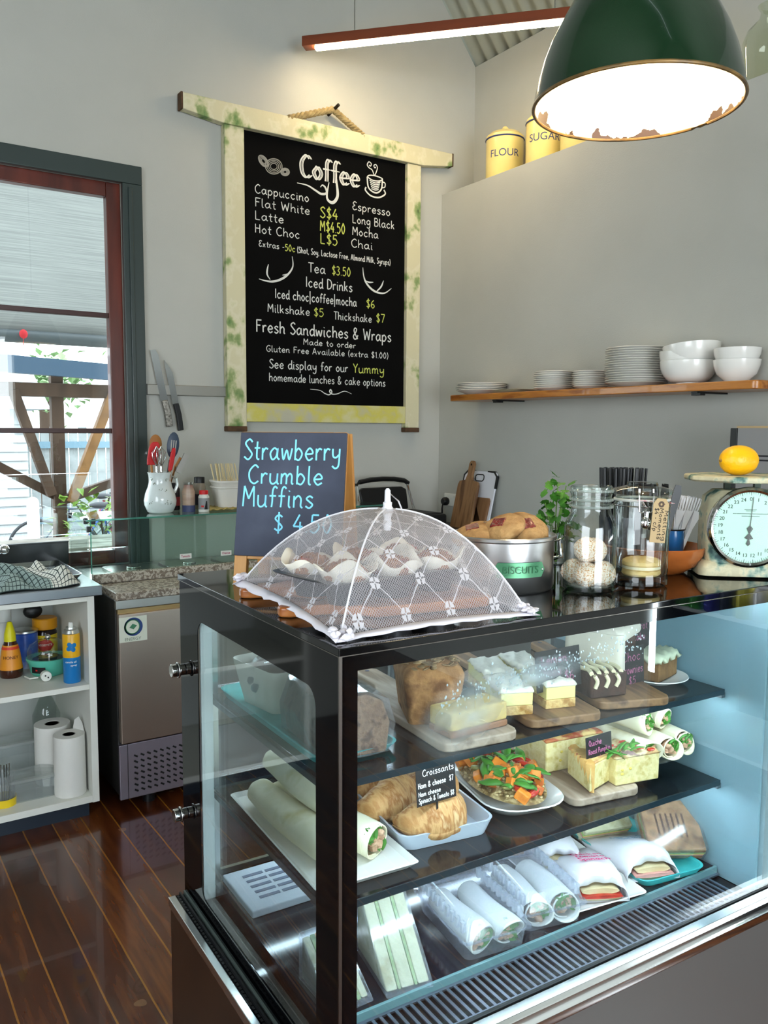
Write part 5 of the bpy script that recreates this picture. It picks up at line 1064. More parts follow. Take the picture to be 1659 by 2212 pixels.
for k in range(4):
    A, B = CN[k], CN[(k+1) % 4]; n = 18; P = []; U = []
    for i in range(n+1):
        s = max(.02, i/n); a, c = rib(A, s), rib(B, s); row = []; ur = []; L_ = (a-c).length
        for j in range(n+1):
            q = j/n; p = a.lerp(c, q); w = math.sin(PI*q); ctr = AP.lerp(p, 1); inward = (V(AP.x, AP.y, p.z)-p)
            p = p+inward*(.045*w*s); p.z += -.006*w*s*(1-s)+(.004*w if i == n else 0); row.append(tuple(p)); ur.append(((q-.5)*L_+.3*k+.0125, s*.27))
        P.append(row); U.append(ur)
    MB().grid(P, uv=U).build('net_panel', M_NET, cov, smooth=80)
    e = P[-1]; hem = MB(); lo = []; up_ = []
    for j in range(n+1):
        p = V(*e[j]); o2 = (p-V(AP.x, AP.y, p.z)).normalized(); up_.append(tuple(p+V(0, 0, .004))); lo.append(tuple(p+o2*(.016+.004*math.sin(j*2.2))+V(0, 0, -.001 if p.z < .02 else -.006)))
    hem.grid([up_, lo]).build('lace_hem', M_LACE, cov, solid=.0012, smooth=80)
    MB().tube([tuple(rib(A, max(.03, i/16))) for i in range(17)], .0017, 6).build('rib', M_WPL, cov)
    cr_ = MB(); rr = random.Random(k)
    for q in range(14): cr_.ball((A.x+rr.uniform(-.014, .014), A.y+rr.uniform(-.014, .014), A.z+.007+rr.uniform(-.003, .008)), (rr.uniform(.004, .009), rr.uniform(.003, .008), rr.uniform(.002, .006)), 8, 6, jit=.25, rnd=rr)
    cr_.build('corner_gather', M_LACE, cov)
MB().lathe([(.006, .128), (.008, .14), (.006, .15), (.009, .158), (.011, .165), (.0075, .17), (.008, .176), (.0055, .178), (.005, .197), (.002, .201), (.001, .201)], 16, c=(AP.x, AP.y, 0)).build('hub', M_WPL, cov)
MB().tube([(AP.x, AP.y, .195), (AP.x+.022, AP.y, .178), (AP.x+.035, AP.y+.005, .157)], .0015).build('pull_cord', M_WPL, cov)
for k in range(4):
    m_ = rib(CN[k], .5); MB().tube([(AP.x, AP.y, .145), tuple(m_)], .0012, 5).build('strut', M_WPL, cov)
# biscuit tin with jam drops
t = onTop('biscuit_tin', 'round aluminium biscuit tin with green name plate beside the net cover', 'tin', .498, .252)
MB().lathe([(.094, 0), (.097, .004), (.098, .094), (.1025, .097), (.103, .102), (.1, .104), (.0965, .1), (.0945, .094), (.093, .006), (.001, .004)], 56).build('tin_body', mat('spun_aluminium', '#c9cacb', .3, 1, bump=.04, bscale=30, stretch=(1, 1, 40)), t)
a0 = math.radians(-90-33+14)
pl = [(-.052, 0), (-.044, .014), (.044, .014), (.052, 0), (.044, -.014), (-.044, -.014)]
curved_patch(pl, .0985, .046, a0, mat('green_plate', '#5b9a72', .35, .5, var='#4a8460', scale=20), 'name_plate', t, .0015)
wrapped_text('BISCUITS', .019, mat('green_dark', '#2a6a44', .4), t, .1005, .046, a0, sx=.95)
for s in (-1, 1): MB().ball((.1005*math.cos(a0+s*.46), .1005*math.sin(a0+s*.46), .046), .0022, 8, 6).build('rivet', M_ALU, t)
hx = math.radians(-20); MB().tube([(.098*math.cos(hx), .098*math.sin(hx), .085), (.118*math.cos(hx), .118*math.sin(hx), .088), (.122*math.cos(hx), .122*math.sin(hx), .055), (.1*math.cos(hx), .1*math.sin(hx), .05)], .005).build('clasp', M_CHROME, t)
M_BISC = mat('biscuit', '#a87f50', .85, var=['#ba935f', '#8a6338'], scale=18, bump=1.5, bscale=70); M_JAM = mat('jam', '#5c0f10', .12, coat=.5, var='#7c1a16', scale=40, bump=.8, bscale=90)
def biscuit(u, v, z, rx, ry, lab, sd):
    rr = random.Random(sd); t = thing('jam_biscuit', lab, 'biscuit', tuple(DL(u, v, TOP+z+.010)), 0, 'jam biscuits in the tin', rot=(rx, ry, -AD+sd))
    MB().ball((0, 0, 0), (.045, .043, .0165), 26, 12, jit=.05, rnd=rr).build('biscuit_body', M_BISC, t)
    M = Matrix.Translation((.004, 0, .0130)); MB().box(-.014, .014, -.013, .013, -.002, .004, M=M).build('jam_square', M_JAM, t, bevel=.002)
for q in ((.438, .265, .092, -.25, -.25, 'jam biscuit at the left of the tin, partly behind the net', 1), (.475, .225, .106, -.55, .15, 'jam biscuit leaning in the middle of the tin', 2), (.525, .215, .104, -.65, .05, 'jam biscuit at the front right of the tin with a big jam square', 3), (.50, .30, .09, -.2, .2, 'jam biscuit at the back of the tin', 4), (.545, .27, .085, -.2, .3, 'jam biscuit low at the tin\'s right side', 5), (.47, .25, .06, 0, 0, 'jam biscuit lying underneath the others in the tin', 6), (.52, .235, .058, .1, 0, 'jam biscuit under the front right one', 7)): biscuit(*q)
# glass jars
M_JAR = glass('jar_glass', (.975, .99, .985), 0, 0, (.8, .9, .88), 1.5, edge=(.42, .52, .50))
t = onTop('glass_jar', 'open screw-neck glass jar of coconut rum balls', 'jar', .614, .135)
MB().lathe([(.044, 0), (.0485, .004), (.049, .012), (.049, .118), (.046, .132), (.0375, .148), (.0365, .156), (.039, .159), (.039, .164), (.0365, .167), (.0385, .171), (.0385, .176), (.037, .179), (.0395, .186), (.0395, .196), (.037, .199), (.0345, .197), (.0335, .15), (.0425, .13), (.0455, .116), (.0455, .012), (.04, .008), (.001, .009)], 48).build('jar_glass', M_JAR, t)
th_ = MB()
for z in (.1605, .1735, .1905): th_.tube([(.0392*math.cos(a*PI/24), .0392*math.sin(a*PI/24), z+.0008*math.sin(a*PI/24)) for a in range(48)], .0026, 8, True)
th_.build('screw_thread', glass('thread_glass', (.9, .95, .93), .02, .22, (.8, .86, .84), 1.6), t)
M_COCO = mat('coconut_ball', '#c08a54', .9, var=['#d8b48c', '#ece2d4', '#e8dccb'], scale=330, ramp=(.36, .6), bump=1.2, bscale=160)
def coco(u, v, z, lab, sd):
    rr = random.Random(sd); o = MB().ball((0, 0, 0), (.0245, .0245, .0235), 24, 16, jit=.05, rnd=rr).build('coconut_ball', M_COCO, smooth=60); o.location = DL(u, v, TOP+z); tag(o, lab, 'sweet', 'coconut balls in the jar')
for q in ((.594, .122, .033, 'coconut ball at the jar\'s bottom left', 1), (.630, .116, .033, 'coconut ball at the jar\'s bottom front', 2), (.634, .155, .034, 'coconut ball at the bottom right back of the jar', 3), (.598, .160, .034, 'coconut ball at the bottom back of the jar', 4), (.601, .130, .079, 'coconut ball resting on top of the others in the jar', 5), (.632, .142, .074, 'coconut ball on the upper right in the jar', 6)): coco(*q)
t = onTop('clip_top_jar', 'tall clip-top glass jar holding one shortbread sandwich, kraft tag on it', 'jar', .744, .128)
JR = .0535
MB().lathe([(JR-.006, 0), (JR, .005), (JR, .018), (JR-.0015, .024), (JR, .03), (JR, .158), (JR-.004, .166), (JR-.003, .172), (JR-.006, .172), (JR-.0065, .16), (JR-.0045, .15), (JR-.0045, .03), (JR-.008, .02), (.001, .018)], 48).build('jar_glass', M_JAR, t)
MB().lathe([(JR-.008, .165), (JR-.003, .176), (JR+.004, .180), (JR+.005, .186), (JR, .19), (.03, .196), (.028, .203), (.001, .204)], 48).build('jar_lid', M_JAR, t)
MB().tube([((JR-.002)*math.cos(a*PI/20), (JR-.002)*math.sin(a*PI/20), .169) for a in range(40)], .0028, 8, True).build('rubber_ring', mat('clear_gasket', '#c7c9c4', .5), t)
a0 = math.radians(-90-33-8); ca, sa = math.cos(a0), math.sin(a0)
def ja(r, da, z): return ((r)*math.cos(a0+da), (r)*math.sin(a0+da), z)
b = MB().tube([(JR*math.cos(a*PI/20)*1.02, JR*math.sin(a*PI/20)*1.02, .158) for a in range(40)], .0014, 6, True)
for s in (-1, 1): b.tube([ja(JR+.004, s*.22, .192), ja(JR+.008, s*.22, .18), ja(JR+.006, s*.2, .150), ja(JR+.006, s*.05, .146)], .0016)
b.build('wire_bail', M_CHROME, t)
MB().tube([ja(JR+.006, 0, .168), ja(JR+.009, 0, .15), ja(JR+.008, 0, .138), ja(JR+.012, 0, .128)], [.006, .006, .005, .004], 8).ball(ja(JR+.010, 0, .129), (.012, .007, .012), 14, 10).build('clasp', M_CHROME, t)
tg = thing('price_tag', 'kraft paper price tag reading Melting Moments tied to the clip-top jar', 'tag', tuple(DL(.744, .128, TOP) + Matrix.Rotation(-AD, 3, 'Z') @ Vector(ja(JR+.0085, .42, .131))), -AD+a0+.42+PI/2, rot=(0, math.radians(5), -AD+a0+.42+PI/2))
MB().loft([[(x, y, z) for x, z in ((-.0165, -.04), (.0165, -.04), (.0165, .034), (.009, .044), (-.009, .044), (-.0165, .034))] for y in (-.0006, .0006)]).build('card', mat('kraft_card', '#b39a72', .85), tg)
MB().lathe([(.006, -.0002), (.006, .001), (.0025, .001), (.0025, -.0002)], 20, M=Tm(0, -.0006, .033, rx=PI/2), caps=False).build('eyelet', mat('eyelet_brown', '#4b3a2c', .6), tg)
for k, (s, w_) in enumerate((('Melting', .058), ('Moments', .060), ('$4 - c/p', .045))):
    hand(MB(), s, (.0085-.0105*k, -.0009, .026-.004*(k == 0)), (0, 0, -1), (1, 0, 0), w_, .0085, .0006, (0, -1, 0)).build('handwriting', mat('ink_black', '#26221e', .8), tg)
ttw = MB()
for s in (-1, 1): ttw.tube([(s*.004, -.001, .033), (s*.022, .004, .037), (s*.04, .018, .036)], .0009, 6)
ttw.build('red_twine', mat('red_white_twine', '#c7566a', .8, var='#e6dcd8', scale=120), tg)
M_SHORT = mat('shortbread', '#dcc184', .8, var='#cfae6c', scale=20, bump=.4, bscale=60)
t = onTop('shortbread_sandwich', 'pale yellow shortbread sandwich at the bottom of the clip-top jar', 'biscuit', .742, .122, .3, TOP+.021)
bb = []
for z0 in (0, .0175):
    rows = []
    for k, (r, z) in enumerate(((.036, 0), (.04, .004), (.039, .010), (.030, .015), (.012, .0175), (.001, .018))): rows.append([(r*math.cos(2*PI*q/40), r*.92*math.sin(2*PI*q/40), z0+z+(.0011*math.sin(q*1.7)*r/.04 if k > 1 else 0)) for q in range(40)])
    MB().loft(rows).build('biscuit_half', M_SHORT, t)
MB().lathe([(.036, .013), (.037, .0185), (.001, .0185)], 30).build('cream_filling', mat('butter_cream', '#ece2c0', .6), t)
# wooden bowl with cutlery cups
t = onTop('wooden_bowl', 'polished wooden bowl holding cups of plastic cutlery', 'bowl', .898, .226)
MB().lathe([(.06, 0), (.066, .003), (.092, .02), (.104, .042), (.108, .056), (.105, .058), (.099, .046), (.087, .024), (.06, .010), (.001, .009)], 48).build('bowl', mat('bowl_timber', '#8a4a20', .25, var=['#a35a28', '#73391a'], scale=4, stretch=(1, 4, 4), coat=.4), t)
def cup(name, label, u, v, r, h, m, zc, rim=None):
    t = onTop(name, label, 'cup', u, v, 0, zc); MB().lathe([(r*.9, 0), (r*.94, .003), (r, h), (r-.0015, h), (r*.92, .004), (.001, .003)], 32).build('cup_body', m, t)
    if rim: MB().tube([(r*math.cos(a*PI/14), r*math.sin(a*PI/14), h) for a in range(28)], .0018, 6, True).build('rim', rim, t)
    return t
cup('enamel_mug', 'blue enamel mug of white plastic forks standing in the wooden bowl', .950, .222, .0265, .074, mat('blue_enamel', '#1a62a0', .25, coat=.4), TOP+.0145, M_BLACK)
cup('steel_cup', 'steel cup of black plastic cutlery beside the blue mug', .893, .212, .024, .078, M_STEEL, TOP+.0135)
cup('straw_cup', 'dark cup of black straws standing behind the clip-top jar', .902, .325, .048, .11, mat('navy_cup', '#1b2033', .35), TOP+.0005)
def fork(name, m):
    b = MB().loft([[(x, y, z) for x, y in ((-w_, -.0008), (w_, -.0008), (w_, .0008), (-w_, .0008))] for z, w_ in ((0, .0035), (.07, .0032), (.09, .006), (.105, .0085))])
    for k in range(4): b.box(-.0085+.0048*k, -.0058+.0048*k, -.0008, .0008, .104, .13)
    return b.build(name, m)
fk = None
for k in range(18):
    a = k*2.4; r = .004+.0105*math.sqrt(k/18); loc = DL(.950+r*math.cos(a), .222+r*math.sin(a), TOP+.018)
    o = fork('plastic_fork', mat('white_cutlery', '#f2f2f4', .35)) if fk is None else fk.copy()
    if fk: COL.objects.link(o)
    fk = fk or o; o.location = loc; o.scale = (1.12, 1.12, 1.12); o.rotation_euler = (random.uniform(-.12, .12), random.uniform(.02, .36), random.uniform(-.95, -.35)); tag(o, 'white plastic fork in the blue enamel mug', 'fork', 'white forks in the blue mug')
kn = None
for k in range(9):
    a = k*2.4; r = .003+.009*math.sqrt(k/9); loc = DL(.893+r*math.cos(a), .212+r*math.sin(a), TOP+.018)
    if kn is None: kn = MB().loft([[(x, y, z) for x, y in ((-w_, -.001), (w_, -.001), (w_, .001), (-w_, .001))] for z, w_ in ((0, .0035), (.1, .004), (.125, .008), (.155, .0095), (.172, .006))]).build('plastic_spoon', M_BLACK); o = kn
    else: o = kn.copy(); COL.objects.link(o)
    o.location = loc; o.rotation_euler = (-r*math.sin(a)*10, r*math.cos(a)*10+.08, a); tag(o, 'black plastic spoon in the steel cup', 'spoon', 'black spoons in the steel cup')
sw = None
for k in range(56):
    a = k*2.4; r = .043*math.sqrt((k+.5)/56); loc = DL(.902+r*math.cos(a), .325+r*math.sin(a), TOP+.006)
    if sw is None: sw = MB().lathe([(.0029, 0), (.0029, .213), (.0022, .213), (.0022, 0)], 8, caps=False).build('drinking_straw', M_BLACK); o = sw
    else: o = sw.copy(); COL.objects.link(o)
    o.location = loc; o.rotation_euler = (-r*math.sin(a)*1.1, r*math.cos(a)*1.1, 0); tag(o, 'black drinking straw in the dark cup behind the jars', 'straw', 'black straws')
# parsley in a glass, cream dish
t = onTop('parsley_bunch', 'bunch of green parsley standing behind the screw-neck jar', 'herb', .772, .40, 0, TOP+.006)
ps = MB(); lf = MB(); rr = random.Random(4)
for k in range(16):
    a = rr.uniform(0, 6.3); q = rr.uniform(.012, .048); h = rr.uniform(.06, .18); top_ = V(q*math.cos(a)*(1 if h < .15 else .6), q*math.sin(a), h); ps.tube([(.006*math.cos(a), .006*math.sin(a), 0), tuple(V(top_.x*.4, top_.y*.4, h*.6)), tuple(top_)], .0012, 5)
    for s in range(6):
        M = Matrix.Translation(top_+V(rr.uniform(-.014, .014), rr.uniform(-.014, .014), rr.uniform(-.02, .012))) @ Matrix.Rotation(rr.uniform(0, 6.3), 4, 'Z') @ Matrix.Rotation(rr.uniform(-1.3, 1.3), 4, 'X')
        lf.add([(0, 0, 0), (.008, .006, .001), (.011, .015, 0), (.006, .018, .001), (.004, .026, 0), (0, .021, .001), (-.004, .026, 0), (-.006, .018, .001), (-.011, .015, 0), (-.008, .006, .001)], [tuple(range(10))], M)
ps.build('stems', mat('herb_stem', '#6b9440', .6), t); lf.build('leaves', mat('herb_leaf', '#4d8a2c', .55, var='#356e1e', scale=30), t, smooth=0)
t = onTop('herb_glass', 'clear tumbler holding the parsley behind the jars', 'glass', .772, .40); MB().lathe([(.028, 0), (.033, .075), (.031, .075), (.0265, .005), (.001, .004)], 28).build('tumbler', M_JAR, t)
t = onTop('cream_dish', 'shallow cream dish behind the biscuit tin and jar', 'dish', .66, .515); MB().lathe([(.04, 0), (.06, .02), (.075, .06), (.072, .062), (.056, .022), (.001, .008)], 36).build('dish', mat('cream_china', '#dcd5c2', .3), t)
o = MB()
rr = random.Random(8)
for k in range(14): o.ball((rr.uniform(-.03, .03), rr.uniform(-.025, .025), .012+rr.uniform(0, .045)), (rr.uniform(.012, .02), rr.uniform(.008, .014), rr.uniform(.006, .011)), 8, 6, jit=.3, rnd=rr)
o = o.build('crumpled_foil', mat('dark_foil', '#6b6b6e', .18, 1), smooth=0); o.location = DL(.645, .325, TOP+.001); tag(o, 'crumpled dark foil between the biscuit tin and the jar', 'foil')
# kitchen scale and lemon
M_SCALE = mat('worn_scale_paint', '#b9b394', .55, var=['#c6bf9e', '#9ca893', '#54786e', '#2c4c4c'], scale=30, detail=10, ramp=(.42, .66), bump=.3, bscale=60)
SCALE_RZ = math.radians(-40)
t = onTop('kitchen_scale', 'vintage kitchen scale with pale green dial and flaking cream paint', 'scale', 1.03, .112, SCALE_RZ)
MB().loft([[(x*s, y*s2, z) for x, y in rrect(-.094, .094, -.072, .06, .02)] for s, s2, z in ((1, 1, .004), (1, 1, .02), (.96, .96, .028), (.9, .85, .034))]).build('base', M_SCALE, t, bevel=.002)
MB().loft([[(x*s, y*s2, z) for x, y in rrect(-.079, .079, -.068, .05, .025)] for s, s2, z in ((.97, 1, .032), (1, .95, .06), (1.0, .9, .13), (.93, .85, .165), (.7, .7, .18))]).build('body', M_SCALE, t)
for x in (-.03, .03): MB().box(x-.006, x+.006, -.01, .004, .17, .199).build('pan_post', mat('dark_green_metal', '#3c463c', .5, .5), t)
MB().lathe([(.001, .1975), (.116, .198), (.119, .202), (.118, .209), (.113, .211), (.001, .210)], 8, M=Tm(rz=PI/8)).build('weighing_plate', M_SCALE, t, smooth=30, bevel=.003)
DM = Tm(.0, -.074, .107, rx=PI/2)
dl = MB().lathe([(.001, -.01), (.072, -.01), (.072, .002), (.001, .002)], 56, M=DM).build('dial_face', mat('dial_green', '#b4d6c6', .5), t)
MB().lathe([(.071, -.012), (.08, -.012), (.083, -.004), (.082, .006), (.077, .010), (.0725, .007), (.0715, .002)], 64, M=DM, caps=False).build('dial_bezel', M_CHROME, t)
MB().lathe([(.0715, .005), (.05, .007), (.001, .008)], 48, M=DM, caps=False).build('dial_glass', glass('dial_glass', (.97, .99, .98), ior=1.14), t)
M_INK = mat('dial_ink', '#2a3a36', .7); tk_ = MB()
for k in range(100):
    a = PI/2-2*PI*k/100; r0_ = .066 if k % 4 == 0 else .0685; c, s = math.cos(a), math.sin(a); w_ = .0005 if k % 4 == 0 else .0003
    tk_.add([(c*r0_-s*w_, s*r0_+c*w_, .0024), (c*.0715-s*w_, s*.0715+c*w_, .0024), (c*.0715+s*w_, s*.0715-c*w_, .0024), (c*r0_+s*w_, s*r0_-c*w_, .0024)], [(0, 1, 2, 3)], DM)
tk_.build('tick_marks', M_INK, dl, smooth=0)
for k in range(25):
    a = PI/2-2*PI*k/25; printed(str(k) if k else '0', .0105, M_INK, dl, DM @ Matrix.Translation((.058*math.cos(a), .058*math.sin(a), .0022)), 'numeral', depth=.0002)
for k, (s, z, sz) in enumerate((('FAMILY SCALE', .034, .0042), ('KITCHEN USE ONLY  NOT LEGAL FOR TRADE', .027, .0032), ('TO WEIGH', .0215, .0036))): pass
tk2 = MB()
for k, (w_, z) in enumerate(((.012, .036), (.009, .0335), (.034, .0275), (.017, .0225))): 
    rr = random.Random(k)
    x = -w_
    while x < w_: d_ = rr.uniform(.0008, .0022); tk2.add([(x, z, .0024), (x+d_, z, .0024), (x+d_, z+.0012, .0024), (x, z+.0012, .0024)], [(0, 1, 2, 3)], DM); x += d_+.0006
tk2.build('small_print', M_INK, dl, smooth=0)
PM = DM @ Matrix.Rotation(math.radians(-4), 4, 'Z')
MB().prism([(-.0006, .004), (-.0005, .063), (.0005, .063), (.0006, .004), (.006, -.002), (.001, -.012), (.0085, -.022), (.0015, -.025), (.004, -.034), (0, -.038), (-.004, -.034), (-.0015, -.025), (-.0085, -.022), (-.001, -.012), (-.006, -.002)], .0032, .0042, M=PM).build('pointer', mat('pointer_grey', '#474c48', .5), dl)
t = thing('lemon', 'bright yellow lemon sitting on the vintage scale\'s plate', 'lemon', tuple(DL(1.0, .10, TOP+.2105+.0315)), -AD-.25)
t.scale = (.93, .93, .93)
rows = []
for k in range(25):
    s = -1+2*k/24; r = .0335*math.sqrt(max(0, 1-abs(s)**2.2)); r = max(r, .0005); x = s*.046
    if s < -.8: r = max(r*.55, .006*(1-((-s-.8)/.2)**2)+.0005) if s < -.87 else r*.8; x = s*.049
    rows.append([(x, r*math.cos(2*PI*q/32), r*math.sin(2*PI*q/32)) for q in range(32)])
MB().loft(rows).build('peel', mat('lemon_peel', '#f0b808', .38, var='#e8a800', scale=7, bump=.25, bscale=160, sub=.05), t, smooth=80)
MB().ball((-.0485, 0, 0), (.003, .004, .004), 10, 6).build('stem_end', mat('stem_brown', '#8a6420', .8), t)
# ================================================================== FOOD IN THE CASE
def inC(name, label, cat, u, v, z, rz=0, group=None): return thing(name, label, cat, tuple(DL(u, v, z)), -AD+rz, group)
M_TEAL = mat('teal_melamine', '#35aeb0', .35, var='#3fbcbc', scale=60)
M_CLING = glass('cling_film', (.95, .96, .98), .14, .10, (.9, .92, .95), 1.6)
M_BOARD = mat('dark_serving_timber', '#7d5c40', .5, var=['#93704e', '#5f4430'], scale=4, stretch=(1, 7, 7))
M_BOARDP = mat('pale_serving_timber', '#a08b78', .55, var=['#b5a28f', '#85715f'], scale=4, stretch=(1, 7, 7))
M_CREAMW = mat('whipped_cream', '#cac3b2', .6, bump=.6, bscale=30)
def tray(name, label, u, v, z, hx, hy, rz, m, h=.016, r=.025, cat='tray', lip=.004):
    t = inC(name, label, cat, u, v, z, rz)
    MB().loft([[(x, y, q) for x, y in rrect(-a, a, -b, b, r)] for a, b, q in ((hx*.9, hy*.94, 0), (hx*.97, hy*.98, h*.7), (hx, hy, h), (hx-lip, hy-lip, h), (hx*.93, hy*.95, h*.55), (hx*.86, hy*.9, .004))]).build('tray_body', m, t, smooth=50); return t
def cboard(label, u, v, z, rz, L, wd, hl, m, hw=.02, tk=.017):
    t = inC('serving_board', label, 'serving board', u, v, z, rz, 'serving boards in the case')
    o = [(0, -wd/2+.018), (.006, -wd/2+.006), (.018, -wd/2), (L-.05, -wd/2), (L-.012, -wd/4), (L+.02, -hw), (L+hl-.012, -hw), (L+hl, -hw*.5), (L+hl, hw*.5), (L+hl-.012, hw), (L+.02, hw), (L-.012, wd/4), (L-.05, wd/2), (.018, wd/2), (.006, wd/2-.006), (0, wd/2-.018)]
    MB().prism(o, 0, tk).build('board', m, t, bevel=.004)
    MB().cyl((L+hl-.02, 0, tk-.002), (L+hl-.02, 0, tk+.0006), .005).build('hang_hole', mat('hole_ring', '#3a3f5a', .5), t); return t
def card(label, u, v, z, rz, w, h, lines, tilt=.12, col='pink', prong=True):
    t = thing('price_card', label, 'price card', tuple(DL(u, v, z)), 0, 'black price cards', rot=(-tilt, 0, -AD+rz))
    MB().box(-w/2, w/2, 0, .0016, 0, h).build('card', mat('black_card', '#101113', .5), t, bevel=.0008)
    if prong: MB().box(-.002, .002, .0002, .0014, -.022, .001).build('prong', MATS['black_card'], t)
    inks = {'pink': mat('pink_chalk_ink', '#b0668a', .8), 'white': mat('white_chalk_ink', '#dcdcd8', .8)}
    for s, x0, x1, zz, hh in lines: hand(MB(), s, (-w/2+x0*w, -.0004, zz*h), (1, 0, 0), (0, 0, 1), (x1-x0)*w, hh*h, .0007, (0, -1, 0)).build('chalk_writing', inks[col], t)
    return t
# ---------------- top shelf
tray('teal_tray', 'teal tray at the left end of the top shelf with wrapped loaves', .128, .385, S1+.0005, .079, .228, 0, M_TEAL)
M_LOAF = mat('seeded_loaf', '#7a5c46', .8, var=['#8f6f55', '#5c4232'], scale=60, bump=1, bscale=120)
t = inC('paper_cased_loaf', 'small loaf cake in white paper case wrapped in film, back of the teal tray', 'cake', .125, .485, S1+.006, .15)
MB().loft([[(x*s, y*s, z) for x, y in rrect(-.055, .055, -.075, .075, .02)] for s, z in ((.8, 0), (.95, .045), (1.08, .085))], cap1=False).build('paper_case', M_PAPER, t, solid=.0015)
MB().ball((0, 0, .05), (.05, .07, .04), 24, 12, jit=.03).build('cake_top', mat('dark_loaf', '#5a3422', .6, var='#6d4430', scale=30), t)
rr = random.Random(3)
MB().ball((0, 0, .05), (.056, .076, .046), 26, 14, jit=.06, rnd=rr).build('film_wrap', M_CLING, t, smooth=20)
t = inC('wrapped_loaf', 'brown seeded loaf in cling film at the front of the teal tray', 'cake', .128, .25, S1+.006, -.1)
MB().loft([[(x*s, y, z) for x, z in ((-.058, 0), (.058, 0), (.064, .05), (.05, .09), (.02, .104), (-.02, .104), (-.05, .09), (-.064, .05))] for y, s in ((-.09, .97), (-.085, 1), (.085, 1), (.09, .97))]).build('loaf', M_LOAF, t, bevel=.006)
rows = []
for k in range(9):
    y = -.094+.188*k/8; rows.append([(x*1.05+rr.uniform(-.003, .003), y+rr.uniform(-.002, .002), max(.0005, z*1.04+rr.uniform(-.003, .003))) for x, z in ((-.060, 0), (-.02, .0), (.02, .0), (.060, 0), (.066, .05), (.052, .092), (.02, .106), (-.02, .106), (-.052, .092), (-.066, .05))])
MB().loft(rows).build('film_wrap', M_CLING, t, smooth=15)
cboard('timber board with nut-topped loaf on the top shelf, first board right of the teal tray', .338, .100, S1+.0005, math.radians(86), .34, .16, .13, M_BOARDP, .028)
cboard('timber board of lemon slices on the top shelf, middle of the three boards', .540, .104, S1+.0005, math.radians(78), .36, .16, .13, M_BOARD, .024)
cboard('timber board under the tall cream cake on the top shelf', .725, .106, S1+.0005, math.radians(72), .36, .16, .12, M_BOARD, .022)
ZB = S1+.018
t = inC('nut_loaf', 'tall loaf cake topped with flaked nuts on the top shelf', 'cake', .330, .262, ZB, math.radians(-24))
MB().loft([[(x*s, y*s2, z) for x, y in rrect(-.056, .056, -.08, .08, .014)] for s, s2, z in ((.80, .88, 0), (.9, .94, .045), (1, 1, .082), (1.0, 1.0, .09), (.93, .95, .1), (.75, .8, .108), (.4, .5, .112), (.05, .05, .113))]).build('crumb', mat('golden_loaf', '#8a5f36', .85, var=['#a37548', '#6a4426'], scale=22, bump=1.2, bscale=70), t)
b = MB()
for k in range(120):
    M = Matrix.Translation((lambda x, y: (x, y, .1145-.014*max((x/.052)**4, (y/.076)**4)+rr.uniform(0, .003)))(rr.uniform(-.05, .05), rr.uniform(-.074, .074))) @ Matrix.Rotation(rr.uniform(0, 6), 4, 'Z') @ Matrix.Rotation(rr.uniform(-.6, .6), 4, 'X'); b.ball((0, 0, 0), (.0095, .006, .002), 8, 5, M=M)
tag(b.build('flaked_nuts', mat('nut_flakes', '#8d6b46', .7, var=['#a88a62', '#5e4228'], scale=40), t), kind='stuff')
t = inC('cake_slice', 'pale yellow cake slice lying in front of the nut-topped loaf', 'cake', .345, .150, ZB, math.radians(3))
MB().box(-.065, .065, -.03, .035, 0, .012).build('brown_crust', mat('slice_crust', '#7d4d2e', .8, var='#96623c', scale=30), t, bevel=.003)
MB().box(-.064, .064, -.029, .034, .012, .045).build('yellow_crumb', mat('slice_crumb', '#d3b66a', .85, var='#c2a052', scale=40, bump=.5, bscale=100), t, bevel=.004)
M_BASE = mat('biscuit_base', '#c69c5c', .85, var=['#d8b678', '#a97d42'], scale=50, bump=.8, bscale=130); M_LEM = mat('lemon_custard', '#e6d98c', .4, sub=.1); 
def lemon(u, v, lab, rz):
    t = inC('lemon_slice', lab, 'slice', u, v, ZB, rz, 'lemon slices on the top shelf')
    MB().box(-.032, .032, -.052, .052, 0, .018).build('base_layer', M_BASE, t, bevel=.002)
    MB().box(-.0315, .0315, -.0515, .0515, .018, .043).build('custard_layer', M_LEM, t, bevel=.002)
    P = [[((i/12-.5)*.064, (j/18-.5)*.104, .0435+.005+.004*math.sin(i*1.1+j*.5)*math.sin(j*.9)-(.006 if i in (0, 12) or j in (0, 18) else 0)) for j in range(19)] for i in range(13)]
    MB().grid(P).build('meringue_top', mat('meringue', '#efe9d6', .45, var=['#f2ecdc', '#c79a62'], scale=22, ramp=(.55, .8), bump=.6, bscale=60), t, solid=.006, smooth=80)
for q in ((.478, .205, 'lemon meringue slice nearest the front left of its board', math.radians(-20)), (.572, .195, 'lemon meringue slice at the front right under the six dollar card', math.radians(-14)), (.525, .315, 'lemon meringue slice behind the front left one', math.radians(-20)), (.607, .315, 'lemon meringue slice behind the six dollar card', math.radians(-16))): lemon(*q)
card('black price card marked $6 over the lemon slices', .575, .165, ZB+.03, .02, .118, .078, [('Lemon', .12, .7, .66, .2), ('Slice', .14, .56, .36, .2), ('$6', .62, .84, .18, .24)])
t = inC('tall_cream_cake', 'tall cream-frosted cake with seeds on top at the back of its board', 'cake', .785, .255, ZB, math.radians(25))
def wedge(r, a, z0, z1, n=12): return [[(0, 0, z)]+[(r*math.cos(-a+2*a*k/n), r*math.sin(-a+2*a*k/n), z) for k in range(n+1)] for z in (z0, z1)]
